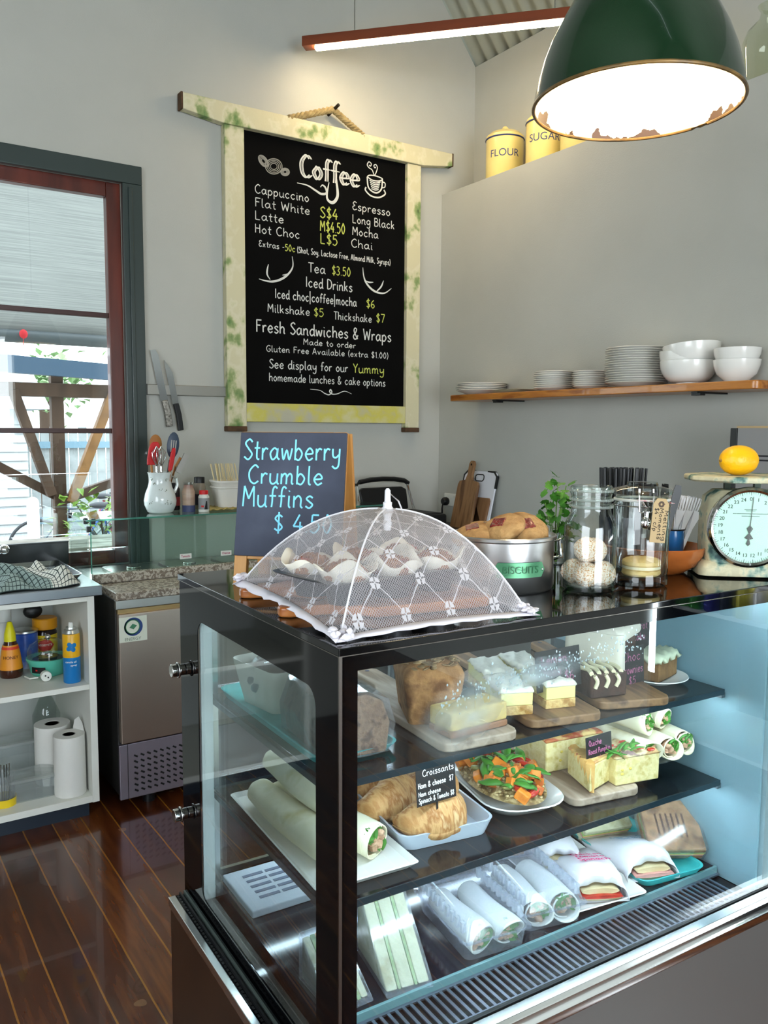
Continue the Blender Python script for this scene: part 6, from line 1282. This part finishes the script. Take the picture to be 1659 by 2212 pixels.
MB().loft([[(x, y, z) for x, y in rrect(-.062, .062, -.055, .055, .02)] for z in (0, .102)]).build('dark_sponge', mat('dark_sponge', '#3a241b', .85, var='#52362a', scale=30, bump=.6, bscale=90), t, bevel=.004)
fr = MB().loft([[(x*s-.004, y*s-.002, z) for x, y in rrect(-.07, .066, -.062, .06, .02)] for s, z in ((1, .098), (1.03, .104), (1.02, .112), (.93, .122), (.6, .127))])
fr.loft([[(x, y, z) for x, y in rrect(-.078, -.045, -.064*q, .06*q, .014)] for q, z in ((1, .004), (1.02, .04), (1.0, .112))])
fr.build('cream_frosting', M_CREAMW, t, smooth=60)
b = MB()
for k in range(110): b.ball((rr.uniform(-.062, .055), rr.uniform(-.055, .05), .125+rr.uniform(-.006, .004)), (rr.uniform(.004, .0085), rr.uniform(.003, .005), .0028), 6, 4)
tag(b.build('seed_topping', mat('seeds', '#8a7436', .7, var=['#c9963a', '#4d5a30', '#6b4a2a'], scale=60, ramp=(.3, .7)), t), kind='stuff')
t = inC('chocolate_brownie', 'dark chocolate brownie with white icing swirls in front of the tall cake', 'brownie', .695, .178, ZB, math.radians(-12))
MB().box(-.042, .042, -.035, .04, 0, .05).build('brownie', mat('brownie', '#2e1a14', .7, var='#43281c', scale=40, bump=.8, bscale=90), t, bevel=.005)
b = MB()
for k in range(5): b.tube(smooth_pts([(-.04+.017*k, -.033, .05), (-.034+.017*k, -.01, .053), (-.04+.018*k, .01, .053), (-.03+.016*k, .037, .052)]), .0045, 8)
for k in range(3): b.tube(smooth_pts([(-.036+.025*k, -.035, .048), (-.03+.025*k, -.038, .036), (-.034+.024*k, -.037, .022)]), .004, 8)
b.build('icing_swirls', mat('ivory_icing', '#e0d7b0', .4), t)
card('black price card for brownies standing right of the tall cake', .80, .185, ZB-.01, .03, .075, .088, [('Choc', .1, .85, .66, .22), ('Brownies', .06, .94, .36, .2), ('$5', .35, .65, .1, .18)], .05)
t = inC('white_dessert_plate', 'small white plate at the right end of the top shelf', 'plate', .905, .215, S1+.0005); plate_mesh(.07, .012).build('plate', M_WHITE, t)
t = inC('carrot_cake', 'carrot cake slice with ragged cream icing on the small white plate', 'cake', .905, .215, S1+.0105, .3)
MB().box(-.048, .048, -.03, .03, 0, .05).build('sponge', mat('carrot_sponge', '#6f5236', .85, var='#8a6844', scale=35, bump=.7, bscale=90), t, bevel=.004)
P = [[((i/14-.5)*.104, (j/9-.5)*.068, .053+.006*math.sin(i*1.3+j)*math.cos(j*1.7)-(.008 if i in (0, 14) or j in (0, 9) else 0)) for j in range(10)] for i in range(15)]
MB().grid(P).build('cream_icing', mat('icing_green_white', '#cfd6b8', .5), t, solid=.008, smooth=80)
card('black price card reading Carrot Cake at the top shelf\'s right end', .915, .27, S1+.055, .03, .07, .075, [('Carrot', .1, .9, .62, .22), ('Cake', .22, .78, .3, .22)], .05)
# ---------------- middle shelf
t = inC('white_platter', 'flat white rectangular platter of tortilla wraps at the middle shelf\'s left end', 'platter', .136, .335, S2+.0005, math.radians(-2))
MB().loft([[(x, y, z) for x, y in rrect(-a, a, -b_, b_, .008, 3)] for a, b_, z in ((.085, .195, 0), (.097, .207, .012), (.095, .205, .0135), (.086, .196, .006))]).build('platter', M_WHITE, t, smooth=30)
M_TORT = mat('tortilla', '#e4dcbc', .75, var=['#eae3c8', '#d3c79c', '#b99a62'], scale=16, ramp=(.4, .85), detail=5); M_LEAF = mat('salad_leaf', '#4f9132', .5, var='#3a7424', scale=20)
M_MEAT = mat('chicken_filling', '#b98a6c', .75, var=['#d0aa8c', '#9a6e50'], scale=40, bump=.6, bscale=90)
def wrap(name, lab, u, v, z, rz, L, r, rx=0, sd=0, grp='tortilla wraps', m=None, sq=.82):
    t = thing(name, lab, 'wrap', tuple(DL(u, v, z)), 0, grp, rot=(rx, 0, -AD+rz)); rows = []
    for k in range(15):
        s = k/14; q = r*(1-.28*s**1.5) if k < 14 else r*.35
        q *= 1 if k else .97
        rows.append([(q*(1+.03*math.sin(3*a+sd))*math.cos(a)+.004*math.sin(5*s+sd), s*L+(.012*math.sin(a+.7+sd) if k == 0 else 0), q*sq*math.sin(a)+r*sq) for a in [2*PI*j/28 for j in range(28)]])
    MB().loft(rows, cap0=False, cap1=True).build('tortilla', m or M_TORT, t, solid=.0025, smooth=60)
    sp = [(r*(.95-.055*k/6)*math.cos(k*.35+1), .004, r*sq+r*sq*(.95-.055*k/6)*math.sin(k*.35+1)) for k in range(12)]
    MB().tube(sp, .0016, 5).build('rolled_edge', m or M_TORT, t)
    b = MB(); q = random.Random(sd+5)
    for k in range(16): a = q.uniform(0, 6.3); d = r*.62*math.sqrt(q.random()); b.ball((d*math.cos(a), .012+q.uniform(-.004, .006), r*sq+d*sq*math.sin(a)), (r*.26, .012, r*.2), 8, 6, jit=.25, rnd=q)
    b.build('chicken_filling', M_MEAT, t, smooth=50)
    b = MB()
    for k in range(5):
        a = q.uniform(-1, 2.4); d = r*.5; M = Matrix.Translation((d*math.cos(a), .006, r*sq+d*sq*math.sin(a))) @ Matrix.Rotation(q.uniform(0, 6), 4, 'Y') @ Matrix.Rotation(q.uniform(-.5, .5), 4, 'X')
        b.grid([[((i/5-.5)*r*.9, -.004*math.sin(j*1.5), (j/5-.5)*r*.7*math.cos((i/5-.5)*2.6)) for j in range(6)] for i in range(6)], M)
    b.build('leaf_filling', M_LEAF, t, solid=.001, smooth=70)
    return t
wrap('tortilla_wrap', 'tortilla wrap on the left platter showing a big spinach leaf at its end', .172, .185, S2+.007, math.radians(10), .30, .034, 0, 1)
wrap('tortilla_wrap', 'tortilla wrap on the left platter lying against the side glass', .098, .20, S2+.007, math.radians(3), .30, .036, 0, 2)
wrap('tortilla_wrap', 'tortilla wrap stacked on top of the other two at the left platter', .135, .26, S2+.058, math.radians(6), .24, .033, .04, 3)
t = tray('blue_white_tray', 'pale blue-white tray of croissants on the middle shelf', .338, .315, S2+.0005, .098, .15, math.radians(-7), mat('pale_blue_china', '#c6d2e0', .2, coat=.3), .03, .025, 'tray')
M_CRO = mat('croissant', '#c08a52', .6, var=['#d3a46c', '#a86e38', '#dcb684'], scale=22, stretch=(3, 1, 1), bump=.7, bscale=70)
M_CHEESE = mat('cheese', '#e8cf62', .5); M_HAM = mat('ham', '#d39a92', .5)
def croissant(u, v, z, rz, lab, sd, L=.066):
    t = inC('croissant', lab, 'croissant', u, v, z, rz, 'filled croissants'); q = random.Random(sd)
    def half(z0, k0, name, m):
        P = []; R = []; n = 48
        for i in range(n+1):
            s = -1+2*i/n; a = s*1.25; rad = L; P.append((rad*math.sin(a), -rad*math.cos(a)+rad*.8, z0)); base = .036*(1-abs(s)**1.8)+.007
            R.append(base*(1+.10*abs(math.sin(s*7.2))-.05))
        b = MB(); rows = []
        for i in range(n+1):
            p = Vector(P[i]); d = (Vector(P[min(i+1, n)])-Vector(P[max(i-1, 0)])).normalized(); sd_ = d.cross(Vector((0, 0, 1)))
            rows.append([tuple(p+sd_*R[i]*math.cos(2*PI*j/20)+Vector((0, 0, 1))*(R[i]*k0*max(-.15, math.sin(2*PI*j/20)) if k0 > 0 else R[i]*.55*min(.1, math.sin(2*PI*j/20)))) for j in range(20)])
        b.loft(rows).build(name, m, t, smooth=65)
    half(.019, -1, 'lower_half', M_CRO); half(.024, 1.25, 'upper_half', M_CRO)
    b = MB(); P = [[((i/8-.5)*.085, -.012-.03*j/2+.006*math.sin(i+sd), .0185+.003*math.sin(i*1.4)-(.006*j/2)) for j in range(3)] for i in range(9)]
    b.grid(P).build('cheese_slice', M_CHEESE, t, solid=.002)
    return t
croissant(.318, .218, S2+.008, math.radians(8), 'large croissant at the front of the tray under the price card', 1, .07)
croissant(.285, .318, S2+.008, math.radians(20), 'croissant at the middle left of the tray', 2)
croissant(.372, .322, S2+.008, math.radians(-10), 'croissant behind the price card at the middle right of the tray', 3)
croissant(.305, .412, S2+.008, math.radians(15), 'croissant at the back left of the tray', 4)
croissant(.392, .408, S2+.008, math.radians(-5), 'croissant at the back right of the tray', 5)
card('black price card reading Croissants stuck in the front croissant', .296, .176, S2+.082, .04, .088, .068, [('Croissants', .16, .96, .76, .17), ('Ham & cheese  $7', .04, .94, .47, .14), ('Ham cheese', .04, .6, .26, .12), ('Spinach & Tomato $8', .04, .94, .08, .13)], .1, 'white')
# salad platter
t = inC('oval_platter', 'white oval platter of roast pumpkin salad', 'platter', .545, .30, S2+.0005, math.radians(-12))
MB().loft([[(x, y, z) for x, y in rrect(-a, a, -b_, b_, r_)] for a, b_, r_, z in ((.065, .115, .05, 0), (.08, .14, .06, .018), (.088, .15, .066, .024), (.086, .148, .065, .026), (.077, .137, .058, .02), (.06, .11, .045, .005))]).build('platter', M_WHITE, t, smooth=50)
s_ = inC('pumpkin_salad', 'roast pumpkin, tomato and pearl barley salad heaped on the oval platter', 'salad', .545, .30, S2+.0085, math.radians(-12)); q = random.Random(31)
def hgt(x, y): return .062*max(0, 1-(x/.085)**2-(y/.15)**2)**.6
b = MB().loft([[(.076*math.cos(a)*c_, .135*math.sin(a)*c_, .0+hgt(.076*math.cos(a)*c_, .135*math.sin(a)*c_)*.8) for a in [2*PI*k/36 for k in range(36)]] for c_ in (1, .9, .75, .55, .3, .05)])
for k in range(520):
    a = q.uniform(0, 6.3); r = math.sqrt(q.random()); x, y = .074*r*math.cos(a), .132*r*math.sin(a); b.ball((x, y, hgt(x, y)*.8+.004+q.uniform(0, .003)), (.0042, .003, .0026), 6, 4, M=Tm())
tag(b.build('pearl_barley', mat('barley', '#b09a68', .6, var=['#c8b487', '#8c7444', '#6f5a38'], scale=50), s_), kind='stuff')
M_PUM = mat('roast_pumpkin', '#dc7a1e', .5, var=['#e88e30', '#b9581a'], scale=20, bump=.4, bscale=80); M_TOM = mat('roast_tomato', '#b8261c', .3, var=['#cc3a26', '#8c1512'], scale=18, coat=.3, bump=.5, bscale=60); M_ZUC = mat('zucchini', '#6b7a3c', .5, var='#c2bd7a', scale=30)
for k in range(36):
    a = q.uniform(0, 6.3); r = math.sqrt(q.uniform(.05, 1)); x, y = .071*r*math.cos(a), .128*r*math.sin(a); s = q.uniform(.010, .015)
    MB().box(-s, s, -s*.8, s*.8, -s*.75, s*.75, M=Tm(x, y, hgt(x, y)*.8+.009, q.uniform(0, 3), q.uniform(-.6, .6), q.uniform(-.6, .6))).build('pumpkin_cube', M_PUM, s_, bevel=.003)
for k in range(34):
    a = q.uniform(-2.0, 2.4); r = math.sqrt(q.uniform(.1, 1)); x, y = .070*r*math.cos(a), .126*r*math.sin(a)
    MB().ball((0, 0, 0), (q.uniform(.014, .021), .010, .007), 14, 8, jit=.12, rnd=q, M=Tm(x, y, hgt(x, y)*.8+.010, q.uniform(0, 3), q.uniform(-.5, .5), q.uniform(-.4, .4))).build('tomato_piece', M_TOM, s_)
for k in range(7):
    a = q.uniform(0, 6.3); r = q.uniform(.6, 1); x, y = .066*r*math.cos(a), .122*r*math.sin(a)
    MB().ball((0, 0, 0), (.013, .011, .006), 12, 8, jit=.1, rnd=q, M=Tm(x, y, hgt(x, y)*.8+.008, q.uniform(0, 3), .4)).build('zucchini_piece', M_ZUC, s_)
for k in range(33):
    a = q.uniform(0, 6.3); r = math.sqrt(q.random()) if k < 34 else 1.0; x, y = .068*r*math.cos(a), .124*r*math.sin(a); L_ = q.uniform(.020, .033)
    M = Tm(x, y, hgt(x, y)*.8+.019, q.uniform(0, 6.3), q.uniform(-.5, .7), q.uniform(-.4, .4))
    MB().grid([[((j/4-.5)*L_*.75*math.sin(PI*(.08+.88*i/6)), (i/6-.3)*L_*1.7, .004*math.sin(i*.8)-.003*((j-2)/2)**2) for j in range(5)] for i in range(7)], M).build('spinach_leaf', M_LEAF, s_, solid=.0008, smooth=80)
# quiches
cboard('timber board under the quiche pieces on the middle shelf', .698, .145, S2+.0005, math.radians(82), .33, .17, .08, M_BOARDP)
M_EGG = mat('quiche_filling', '#dcc98a', .7, var=['#e6d8a0', '#c9b26c', '#8c9a4a'], scale=50, bump=.5, bscale=90, ramp=(.35, .8)); M_QTOP = mat('quiche_top', '#d6a860', .6, var=['#e2c07a', '#b8543a', '#c98a4a'], scale=26, bump=.7, bscale=60, ramp=(.3, .7)); M_CRUST = mat('pastry_crust', '#cf9c50', .7, var=['#dcb06a', '#b87f36'], scale=18, bump=.4, bscale=80)
ZQ = S2+.018
def slab(lab, u, v, rz, hx, hy, h, top, sd, leaf=False):
    t = inC('quiche_slice', lab, 'quiche', u, v, ZQ, rz, 'quiche pieces'); q = random.Random(sd)
    MB().box(-hx, hx, -hy, hy, 0, h).build('egg_filling', M_EGG, t, bevel=.004)
    P = [[((i/14-.5)*2*hx*1.01, (j/10-.5)*2*hy*1.01, h+.002+.003*math.sin(i*1.7+sd)*math.sin(j*1.3)-(.004 if i in (0, 14) or j in (0, 10) else 0)) for j in range(11)] for i in range(15)]
    MB().grid(P).build('browned_top', top, t, solid=.004, smooth=80)
    b = MB()
    for k in range(12): b.ball((q.uniform(-hx, hx)*.85, q.uniform(-hy, hy)*.85, h+.004), (.009, .006, .003), 8, 6, jit=.25, rnd=q)
    b.build('tomato_bits', M_TOM, t)
    b = MB()
    for k in range(3): b.ball((q.uniform(-hx, hx)*.8, -hy-.0005, q.uniform(.3, .8)*h), (.004, .002, .003), 8, 6)
    b.build('corn_bits', M_CHEESE, t)
    if leaf:
        b = MB()
        for k in range(9):
            M = Tm(q.uniform(-hx, .2*hx), q.uniform(-hy, 0), h+.008, q.uniform(0, 6), q.uniform(-.6, .6)); b.grid([[((j/2-.5)*.012*math.sin(PI*(.1+.85*i/5)), (i/5-.5)*.045, .003*math.sin(i)) for j in range(3)] for i in range(6)], M)
        b.build('rocket_leaves', M_LEAF, t, solid=.0008, smooth=80)
    return t
slab('thick quiche block with reddish browned top at the back of its board', .735, .335, math.radians(-6), .075, .06, .07, M_QTOP, 2)
slab('pale quiche piece with green leaves on top at the right of the board', .795, .195, math.radians(-10), .055, .045, .060, mat('quiche_top_pale', '#c9a878', .6, var=['#b58c5a', '#d9c79a', '#8d6f6a'], scale=30, bump=.7, bscale=60), 5, True)
t = inC('quiche_wedge', 'quiche wedge with fluted pastry crust at the front of the board', 'quiche', .700, .205, ZQ, math.radians(-4))
cr_ = []
for z, o in ((0, -.006), (.03, 0), (.056, .006), (.062, .005)):
    cr_.append([(-.034-o+.0035*math.cos(k*2*PI/4)+.0, .055-.1*k/28, z) for k in range(29)]+[(-.022, .055-.1*k/28, z) for k in range(28, -1, -1)])
MB().loft([[(.016+(y-.005)*.35+ (x+.034)*.0 + x*.0 + (x), y, z) for x, y, z in r_] for r_ in cr_]).build('fluted_crust', M_CRUST, t, smooth=50)
MB().loft([[(x, y, z) for x, y in ((-.012, .052), (-.036, -.046), (.062, -.012))] for z in (.003, .056)]).build('egg_filling', M_EGG, t, bevel=.003)
MB().loft([[(x, y, z) for x, y in ((-.012, .052), (-.036, -.046), (.062, -.012))] for z in (.056, .061)]).build('browned_top', M_QTOP, t, bevel=.002)
card('black price card standing in the quiche pieces on the middle shelf', .712, .185, ZQ+.045, .06, .078, .06, [('Quiche', .1, .6, .68, .2), ('Roast Pumpkin', .08, .92, .4, .17), ('Zucchini', .2, .75, .14, .16)], .1)
t = inC('glass_cake_stand', 'low round clear glass stand of tortilla wraps at the middle shelf\'s right end', 'cake stand', .880, .245, S2+.0005)
MB().lathe([(.05, 0), (.052, .003), (.02, .012), (.014, .024), (.025, .034), (.095, .042), (.098, .046), (.095, .047), (.02, .039), (.001, .039)], 48).build('plate', glass('plate_glass', (.88, .94, .94), .02, .1), t)
for k, (u, v, z, rz, rx, lab) in enumerate(((.838, .160, .048, 3, 0, 'tortilla wrap at the bottom left of the glass stand'), (.893, .150, .048, -1, 0, 'tortilla wrap at the bottom middle of the glass stand'), (.945, .158, .048, -5, 0, 'tortilla wrap at the bottom right of the glass stand'), (.866, .195, .092, 3, 0, 'tortilla wrap on the upper left of the glass stand pile'), (.922, .20, .092, -3, 0, 'tortilla wrap on the upper right of the glass stand pile'))):
    wrap('tortilla_wrap', lab, u, v, S2+z, math.radians(rz), .19, .027, rx, k+10, 'tortilla wraps on the glass stand')
card('blank black card behind the wraps on the glass stand', .905, .30, S2+.135, .04, .075, .045, [], .1)
# ---------------- bottom deck
M_CLEAR = glass('clamshell_plastic', (.93, .95, 1.0), .12, .16, (.85, .9, 1.0), 1.7); M_BREAD = mat('white_bread', '#c2c09c', .85, var=['#cccaa8', '#aea880'], scale=30, bump=.3, bscale=90); M_LETT = mat('lettuce_layer', '#7f9a5c', .6, var=['#9fb47a', '#5a7c44'], scale=40); M_BCRUST = mat('bread_crust', '#a8743c', .8)
def sandwich_pack(lab, u0, v0, wd, H, Dp, layers, rz=0, grp='sandwich wedge packs'):
    t = inC('sandwich_pack', lab, 'sandwich pack', u0, v0, S3+.0005, rz, grp)
    x = .004
    for nm, m, w_ in layers:
        tri = [(.012, .004), (Dp-.006, .004), (Dp-.006, H-.008)]
        MB().loft([[(xx, y, z) for y, z in tri] for xx in (x, x+w_-.0006)]).build(nm, m, t, bevel=.0025 if 'bread' in nm else .001); x += w_
    tri = [(.0, 0), (Dp, 0), (Dp, H)]
    MB().loft([[(xx, y, z) for y, z in tri] for xx in (0, x+.004)]).build('clear_wedge_box', M_CLEAR, t, bevel=.003)
    MB().box((x)*.35, x*.75, Dp-.03, Dp-.004, H+.0005, H+.001, M=None).build('label', mat('blue_label', '#b9d0e6', .6), t) if False else None
    return t
L3 = [('bread_slice', M_BREAD, .022), ('lettuce_filling', M_LETT, .006), ('bread_slice', M_BREAD, .025), ('lettuce_filling', M_LETT, .006), ('bread_slice', M_BREAD, .022)]
sandwich_pack('tall wedge pack of lettuce sandwiches at the deck\'s left front', .150, .108, .075, .135, .155, L3, math.radians(-9))
sandwich_pack('low wedge pack with egg and lettuce sandwich in the deck\'s front left corner', .052, .114, .07, .085, .12, [('bread_slice', M_BREAD, .015), ('lettuce_filling', M_LETT, .01), ('egg_filling', mat('orange_filling', '#d98640', .6, var='#e0a86a', scale=30), .009), ('bread_slice', M_BREAD, .016), ('lettuce_filling', M_LETT, .008), ('bread_slice', M_BREAD, .014)], math.radians(2))
def clamshell(lab, u, v, rz, hx, hy, h, grp='clear clamshell boxes'):
    t = inC('clamshell_box', lab, 'clamshell box', u, v, S3+.0005, rz, grp)
    MB().loft([[(x, y, z) for x, y in rrect(-a, a, -b_, b_, .012, 4)] for a, b_, z in ((hx*.88, hy*.92, 0), (hx*.95, hy*.96, h*.48), (hx*1.06, hy*1.04, h*.49), (hx*1.06, hy*1.04, h*.505))], cap1=False).build('box_base', M_CLEAR, t, smooth=30)
    lid = MB().loft([[(x, y, z) for x, y in rrect(-a, a, -b_, b_, .012, 4)] for a, b_, z in ((hx*1.06, hy*1.04, h*.515), (hx*.97, hy*.97, h*.53), (hx*.84, hy*.90, h*.95), (hx*.80, hy*.87, h))], cap0=False).build('box_lid', M_CLEAR, t, smooth=30)
    b = MB()
    for k in range(9):
        y = -hy*.75+hy*1.5*k/8
        for s in (-1, 1): b.box(s*hx*.88-.004, s*hx*.88+.004, y-.005, y+.003, h*.62, h*.88, M=None)
    b.build('ribbing', glass('rib_plastic', (.95, .97, 1), .05, .5, (.92, .96, 1.0)), lid)
    MB().box(-hx*1.0, hx*1.0, hy*1.03, hy*1.06, h*.47, h*.53).build('hinge', M_CLEAR, t); return t
def wpair(u, v, rz, side, k):
    c, s = math.cos(rz), math.sin(rz)
    for j, dx in enumerate((-.03, .031)):
        uu = u+dx*c+.086*s; vv = v+dx*s-.086*c
        wrap('tortilla_wrap', 'tortilla wrap half inside the %s clear clamshell box, %s' % (side, ('left one', 'right one')[j]), uu, vv, S3+.004, rz, .165, .0305, 0, 20+k*3+j, 'wraps in clamshell boxes', mat('pale_tortilla', '#dfe0d8', .7, var='#e8e9e4', scale=14))
clamshell('clear clamshell box of two wraps, left of the pair on the deck', .398, .205, math.radians(-7), .07, .1, .075); wpair(.398, .205, math.radians(-7), 'left', 0)
clamshell('clear clamshell box of two wraps, right of the pair on the deck', .552, .212, math.radians(-11), .068, .1, .075); wpair(.552, .212, math.radians(-11), 'right', 1)
clamshell('small clear clamshell box at the back behind the tall sandwich wedge', .285, .40, math.radians(-5), .05, .06, .045)
t = inC('small_cake', 'small iced cake inside the little clamshell box at the back', 'cake', .285, .40, S3+.003); MB().box(-.03, .03, -.04, .04, 0, .025).build('cake', mat('pink_cake', '#c9a890', .8), t, bevel=.006)
t = inC('white_square_plate', 'white plate under the paper-wrapped sandwiches on the deck', 'plate', .695, .262, S3+.0005, math.radians(-7))
MB().loft([[(x, y, z) for x, y in rrect(-a, a, -b_, b_, .012, 3)] for a, b_, z in ((.08, .135, 0), (.095, .155, .010), (.093, .153, .0115), (.082, .14, .005))]).build('plate', M_WHITE, t, smooth=30)
M_DELI = mat('deli_paper', '#e4e2e6', .8, var='#eae8ec', scale=8, bump=.3, bscale=20); M_PINK = mat('pink_marker', '#e0407e', .7); M_BLUEI = mat('blue_marker', '#8fb2cc', .7)
def paper_wrap(lab, u, v, z, rz, hx, hy, h, lines, ink, fill, rx=0):
    """roll in a folded paper bag: flat at the back, mouth open at the front with the filling showing"""
    t = thing('paper_wrapped_sandwich', lab, 'sandwich', tuple(DL(u, v, z)), 0, 'paper-wrapped sandwiches', rot=(rx, 0, -AD+rz))
    rows = []; n = 24
    def top(s): return h*(1.0-.78*max(0, (s-.25)/.75)**1.3)
    for k in range(13):
        s = k/12; y = -hy+2*hy*s; w_ = hx*(.80+.32*s) if s > .2 else hx*(.84-.04*math.sin(s*8)); hh = top(s)*(.60 if k == 0 else .86 if k == 1 else 1)
        row = []
        for j in range(n+1):
            a = PI*j/n; x = -w_*math.cos(a); zz = hh*max(0, math.sin(a))**.7
            row.append((x, y-(.014*math.sin(a) if k == 0 else 0)*-1+.003*math.sin(j*1.3+k), zz+.0012+.0012*math.sin(3*j+2*k)*(s > .1)))
        rows.append(row)
    rows.append([(x*1.03, y+.035, .003+.12*zz) for x, y, zz in rows[-1]])
    P = MB().grid(rows); P.grid([[(r[0][0], r[0][1], .0008), (r[-1][0], r[-1][1], .0008)] for r in rows]); P.build('paper', M_DELI, t, solid=.0008, smooth=50)
    def lens(y0, y1, za, zb, wx, m, nm):
        MB().loft([[(wx*math.cos(2*PI*j/24), y, (za+zb)/2+(zb-za)/2*math.sin(2*PI*j/24)) for j in range(24)] for y in (y0, y0-.002, y1)]).build(nm, m, t, bevel=.002)
    lens(-hy+.002, hy*.4, .003, h*.22, hx*.60, M_BREAD, 'lower_roll'); lens(-hy-.003, hy*.3, h*.17, h*.30, hx*.64, fill, 'filling'); lens(-hy+.004, hy*.4, h*.27, h*.50, hx*.56, mat('pale_roll', '#d8c8a0', .8, var='#c9b284', scale=20), 'upper_roll')
    for k, (s, x0, x1, yy) in enumerate(lines):
        ss = (yy+1)/2; zt = top(ss)+.0062; dz = (top(ss+.05)-top(ss-.05))/(.1*2*hy); zd_ = V(0, 1, dz).normalized()
        hand(MB(), s, (x0*hx, yy*hy, zt-.0015), (1, 0, 0), zd_, (x1-x0)*hx, hy*.2, .0017, (0, -dz, 1)).build('handwriting', ink, t)
    return t
paper_wrap('paper-wrapped roll with pink writing at the front of the white plate', .702, .203, S3+.0065, math.radians(-26), .07, .086, .055, [('B..', -.1, .25, .62), ('Chicken', -.35, .6, .32), ('Tomato', -.35, .55, .02), ('Spinach', -.35, .6, -.28)], M_PINK, M_TOM)
paper_wrap('paper-wrapped roll with pink writing behind the front one on the plate', .715, .325, S3+.0065, math.radians(-26), .06, .078, .05, [('Rocket', -.5, .3, .55), ('Cream', -.5, .2, .25), ('Onion', -.5, .2, -.05)], M_PINK, mat('pale_green_fill', '#b3b27c', .6))
paper_wrap('small paper-wrapped roll at the back left of the white plate', .645, .40, S3+.0065, math.radians(-20), .042, .05, .04, [], M_PINK, M_MEAT)
tray('teal_tray', 'teal tray of sandwiches at the right end of the deck', .885, .245, S3+.0005, .088, .14, math.radians(-8), M_TEAL)
paper_wrap('paper-wrapped sandwich with faint blue writing on the teal tray', .85, .205, S3+.006, math.radians(-20), .07, .082, .056, [('Egg Sandw', -.55, .6, .45), ('Salad', -.4, .3, .15)], M_BLUEI, M_HAM)
def sand(lab, u, v, rz, lean_, toasted):
    t = thing('bread_sandwich', lab, 'sandwich', tuple(DL(u, v, S3+.006)), 0, 'sandwiches on the teal tray', rot=(lean_, 0, -AD+rz)); m = mat('toasted_bread', '#86613e', .8, var=['#a9825a', '#6b4a2c'], scale=20, bump=.4, bscale=80) if toasted else M_BREAD
    o = [(-.062, 0), (.062, 0), (.062, .098), (.04, .118), (0, .112), (-.04, .118), (-.062, .098)]
    for k, (nm, mm_, y0, y1, s) in enumerate((('bread_slice', m, 0, .014, 1), ('ham_filling', M_HAM, .0145, .019, .98), ('cheese_filling', M_CHEESE, .0195, .023, .99), ('lettuce_filling', M_LETT, .0235, .027, 1.02), ('bread_slice', m, .0275, .042, 1))):
        MB().loft([[(x*s, -y, z*s+.001) for x, z in o] for y in (y0, y1)]).build(nm, mm_, t, bevel=.003 if 'bread' in nm else .001)
    if toasted:
        b = MB()
        for k in range(6): b.box(-.035+.012*k, -.031+.012*k, -.0426, -.0415, .03, .085, M=Tm(ry=0))
        b.build('grill_marks', mat('grill_mark', '#4a2e1c', .8), t)
        MB().loft([[(x*1.06, y, z*1.05+.0005) for x, z in o] for y in (.002, -.045)]).build('clear_bag', M_CLING, t, smooth=20)
    return t
sand('toasted sandwich in a clear bag leaning at the right of the teal tray', .93, .165, math.radians(-30), -.9, True)
sand('white bread ham and egg sandwich at the back of the teal tray', .868, .315, math.radians(-14), -.9, False)
# ================================================================== behind the viewer: drinks fridge reflected in the front glass
t = thing('drinks_fridge', 'upright drinks fridge with lit strip, seen only as a reflection in the case glass', 'drinks fridge', (2.44, -.16, 0))
MB().box(.06, .5, 0, .7, 0, .1).box(.06, .5, 0, .7, 1.9, 2.0).box(.46, .5, 0, .7, .1, 1.9).box(.0, .5, .0, .04, .1, 1.9).box(.0, .5, .66, .7, .1, 1.9).build('fridge_body', mat('fridge_black', '#14161a', .4), t, bevel=.004)
for z in (.4, .87, 1.3): MB().box(.06, .46, .04, .66, z-.012, z).build('fridge_shelf', mat('wire_white', '#c9ced2', .4), t)
MB().box(-.012, .0, .012, .03, .62, 1.5).build('led_strip', lamp('fridge_led', (.85, .95, 1.0), 45), t)
MB().box(-.033, .0, .05, .056, .1, 1.9).build('led_blocker', MATS['fridge_black'], t)  # added fin, blocks the strip's reflection in the glass guard
MB().box(.03, .44, .06, .64, 1.272, 1.284).build('can_fill_light', lamp('can_fill_glow', (.9, .96, 1.0), 30), t)  # added glowing strip that brightens the cans
cans = None
for k in range(8):
    c_ = ('#3fae3a', '#3fae3a', '#3c46b8', '#2b3550', '#d8cf4a', '#e8e6e6', '#c9c23c', '#c8e0a0')[k]; nm = ('green', 'second green', 'purple-blue', 'dark navy', 'yellow', 'white', 'olive yellow', 'pale lime')[k]
    cn = thing('drink_can', '%s drink can on the fridge shelf reflected in the case glass' % nm, 'can', (2.53, -.10+.066*k, .8705), 0, 'drink cans in the fridge')
    MB().lathe([(.028, 0), (.032, .006), (.032, .104), (.028, .112), (.027, .115), (.001, .113)], 24).build('can_body', mat('can_%d' % k, c_, .25, .3), cn); MB().lathe([(.027, .1135), (.0275, .116), (.001, .1145)], 24).build('can_top', M_ALU, cn)
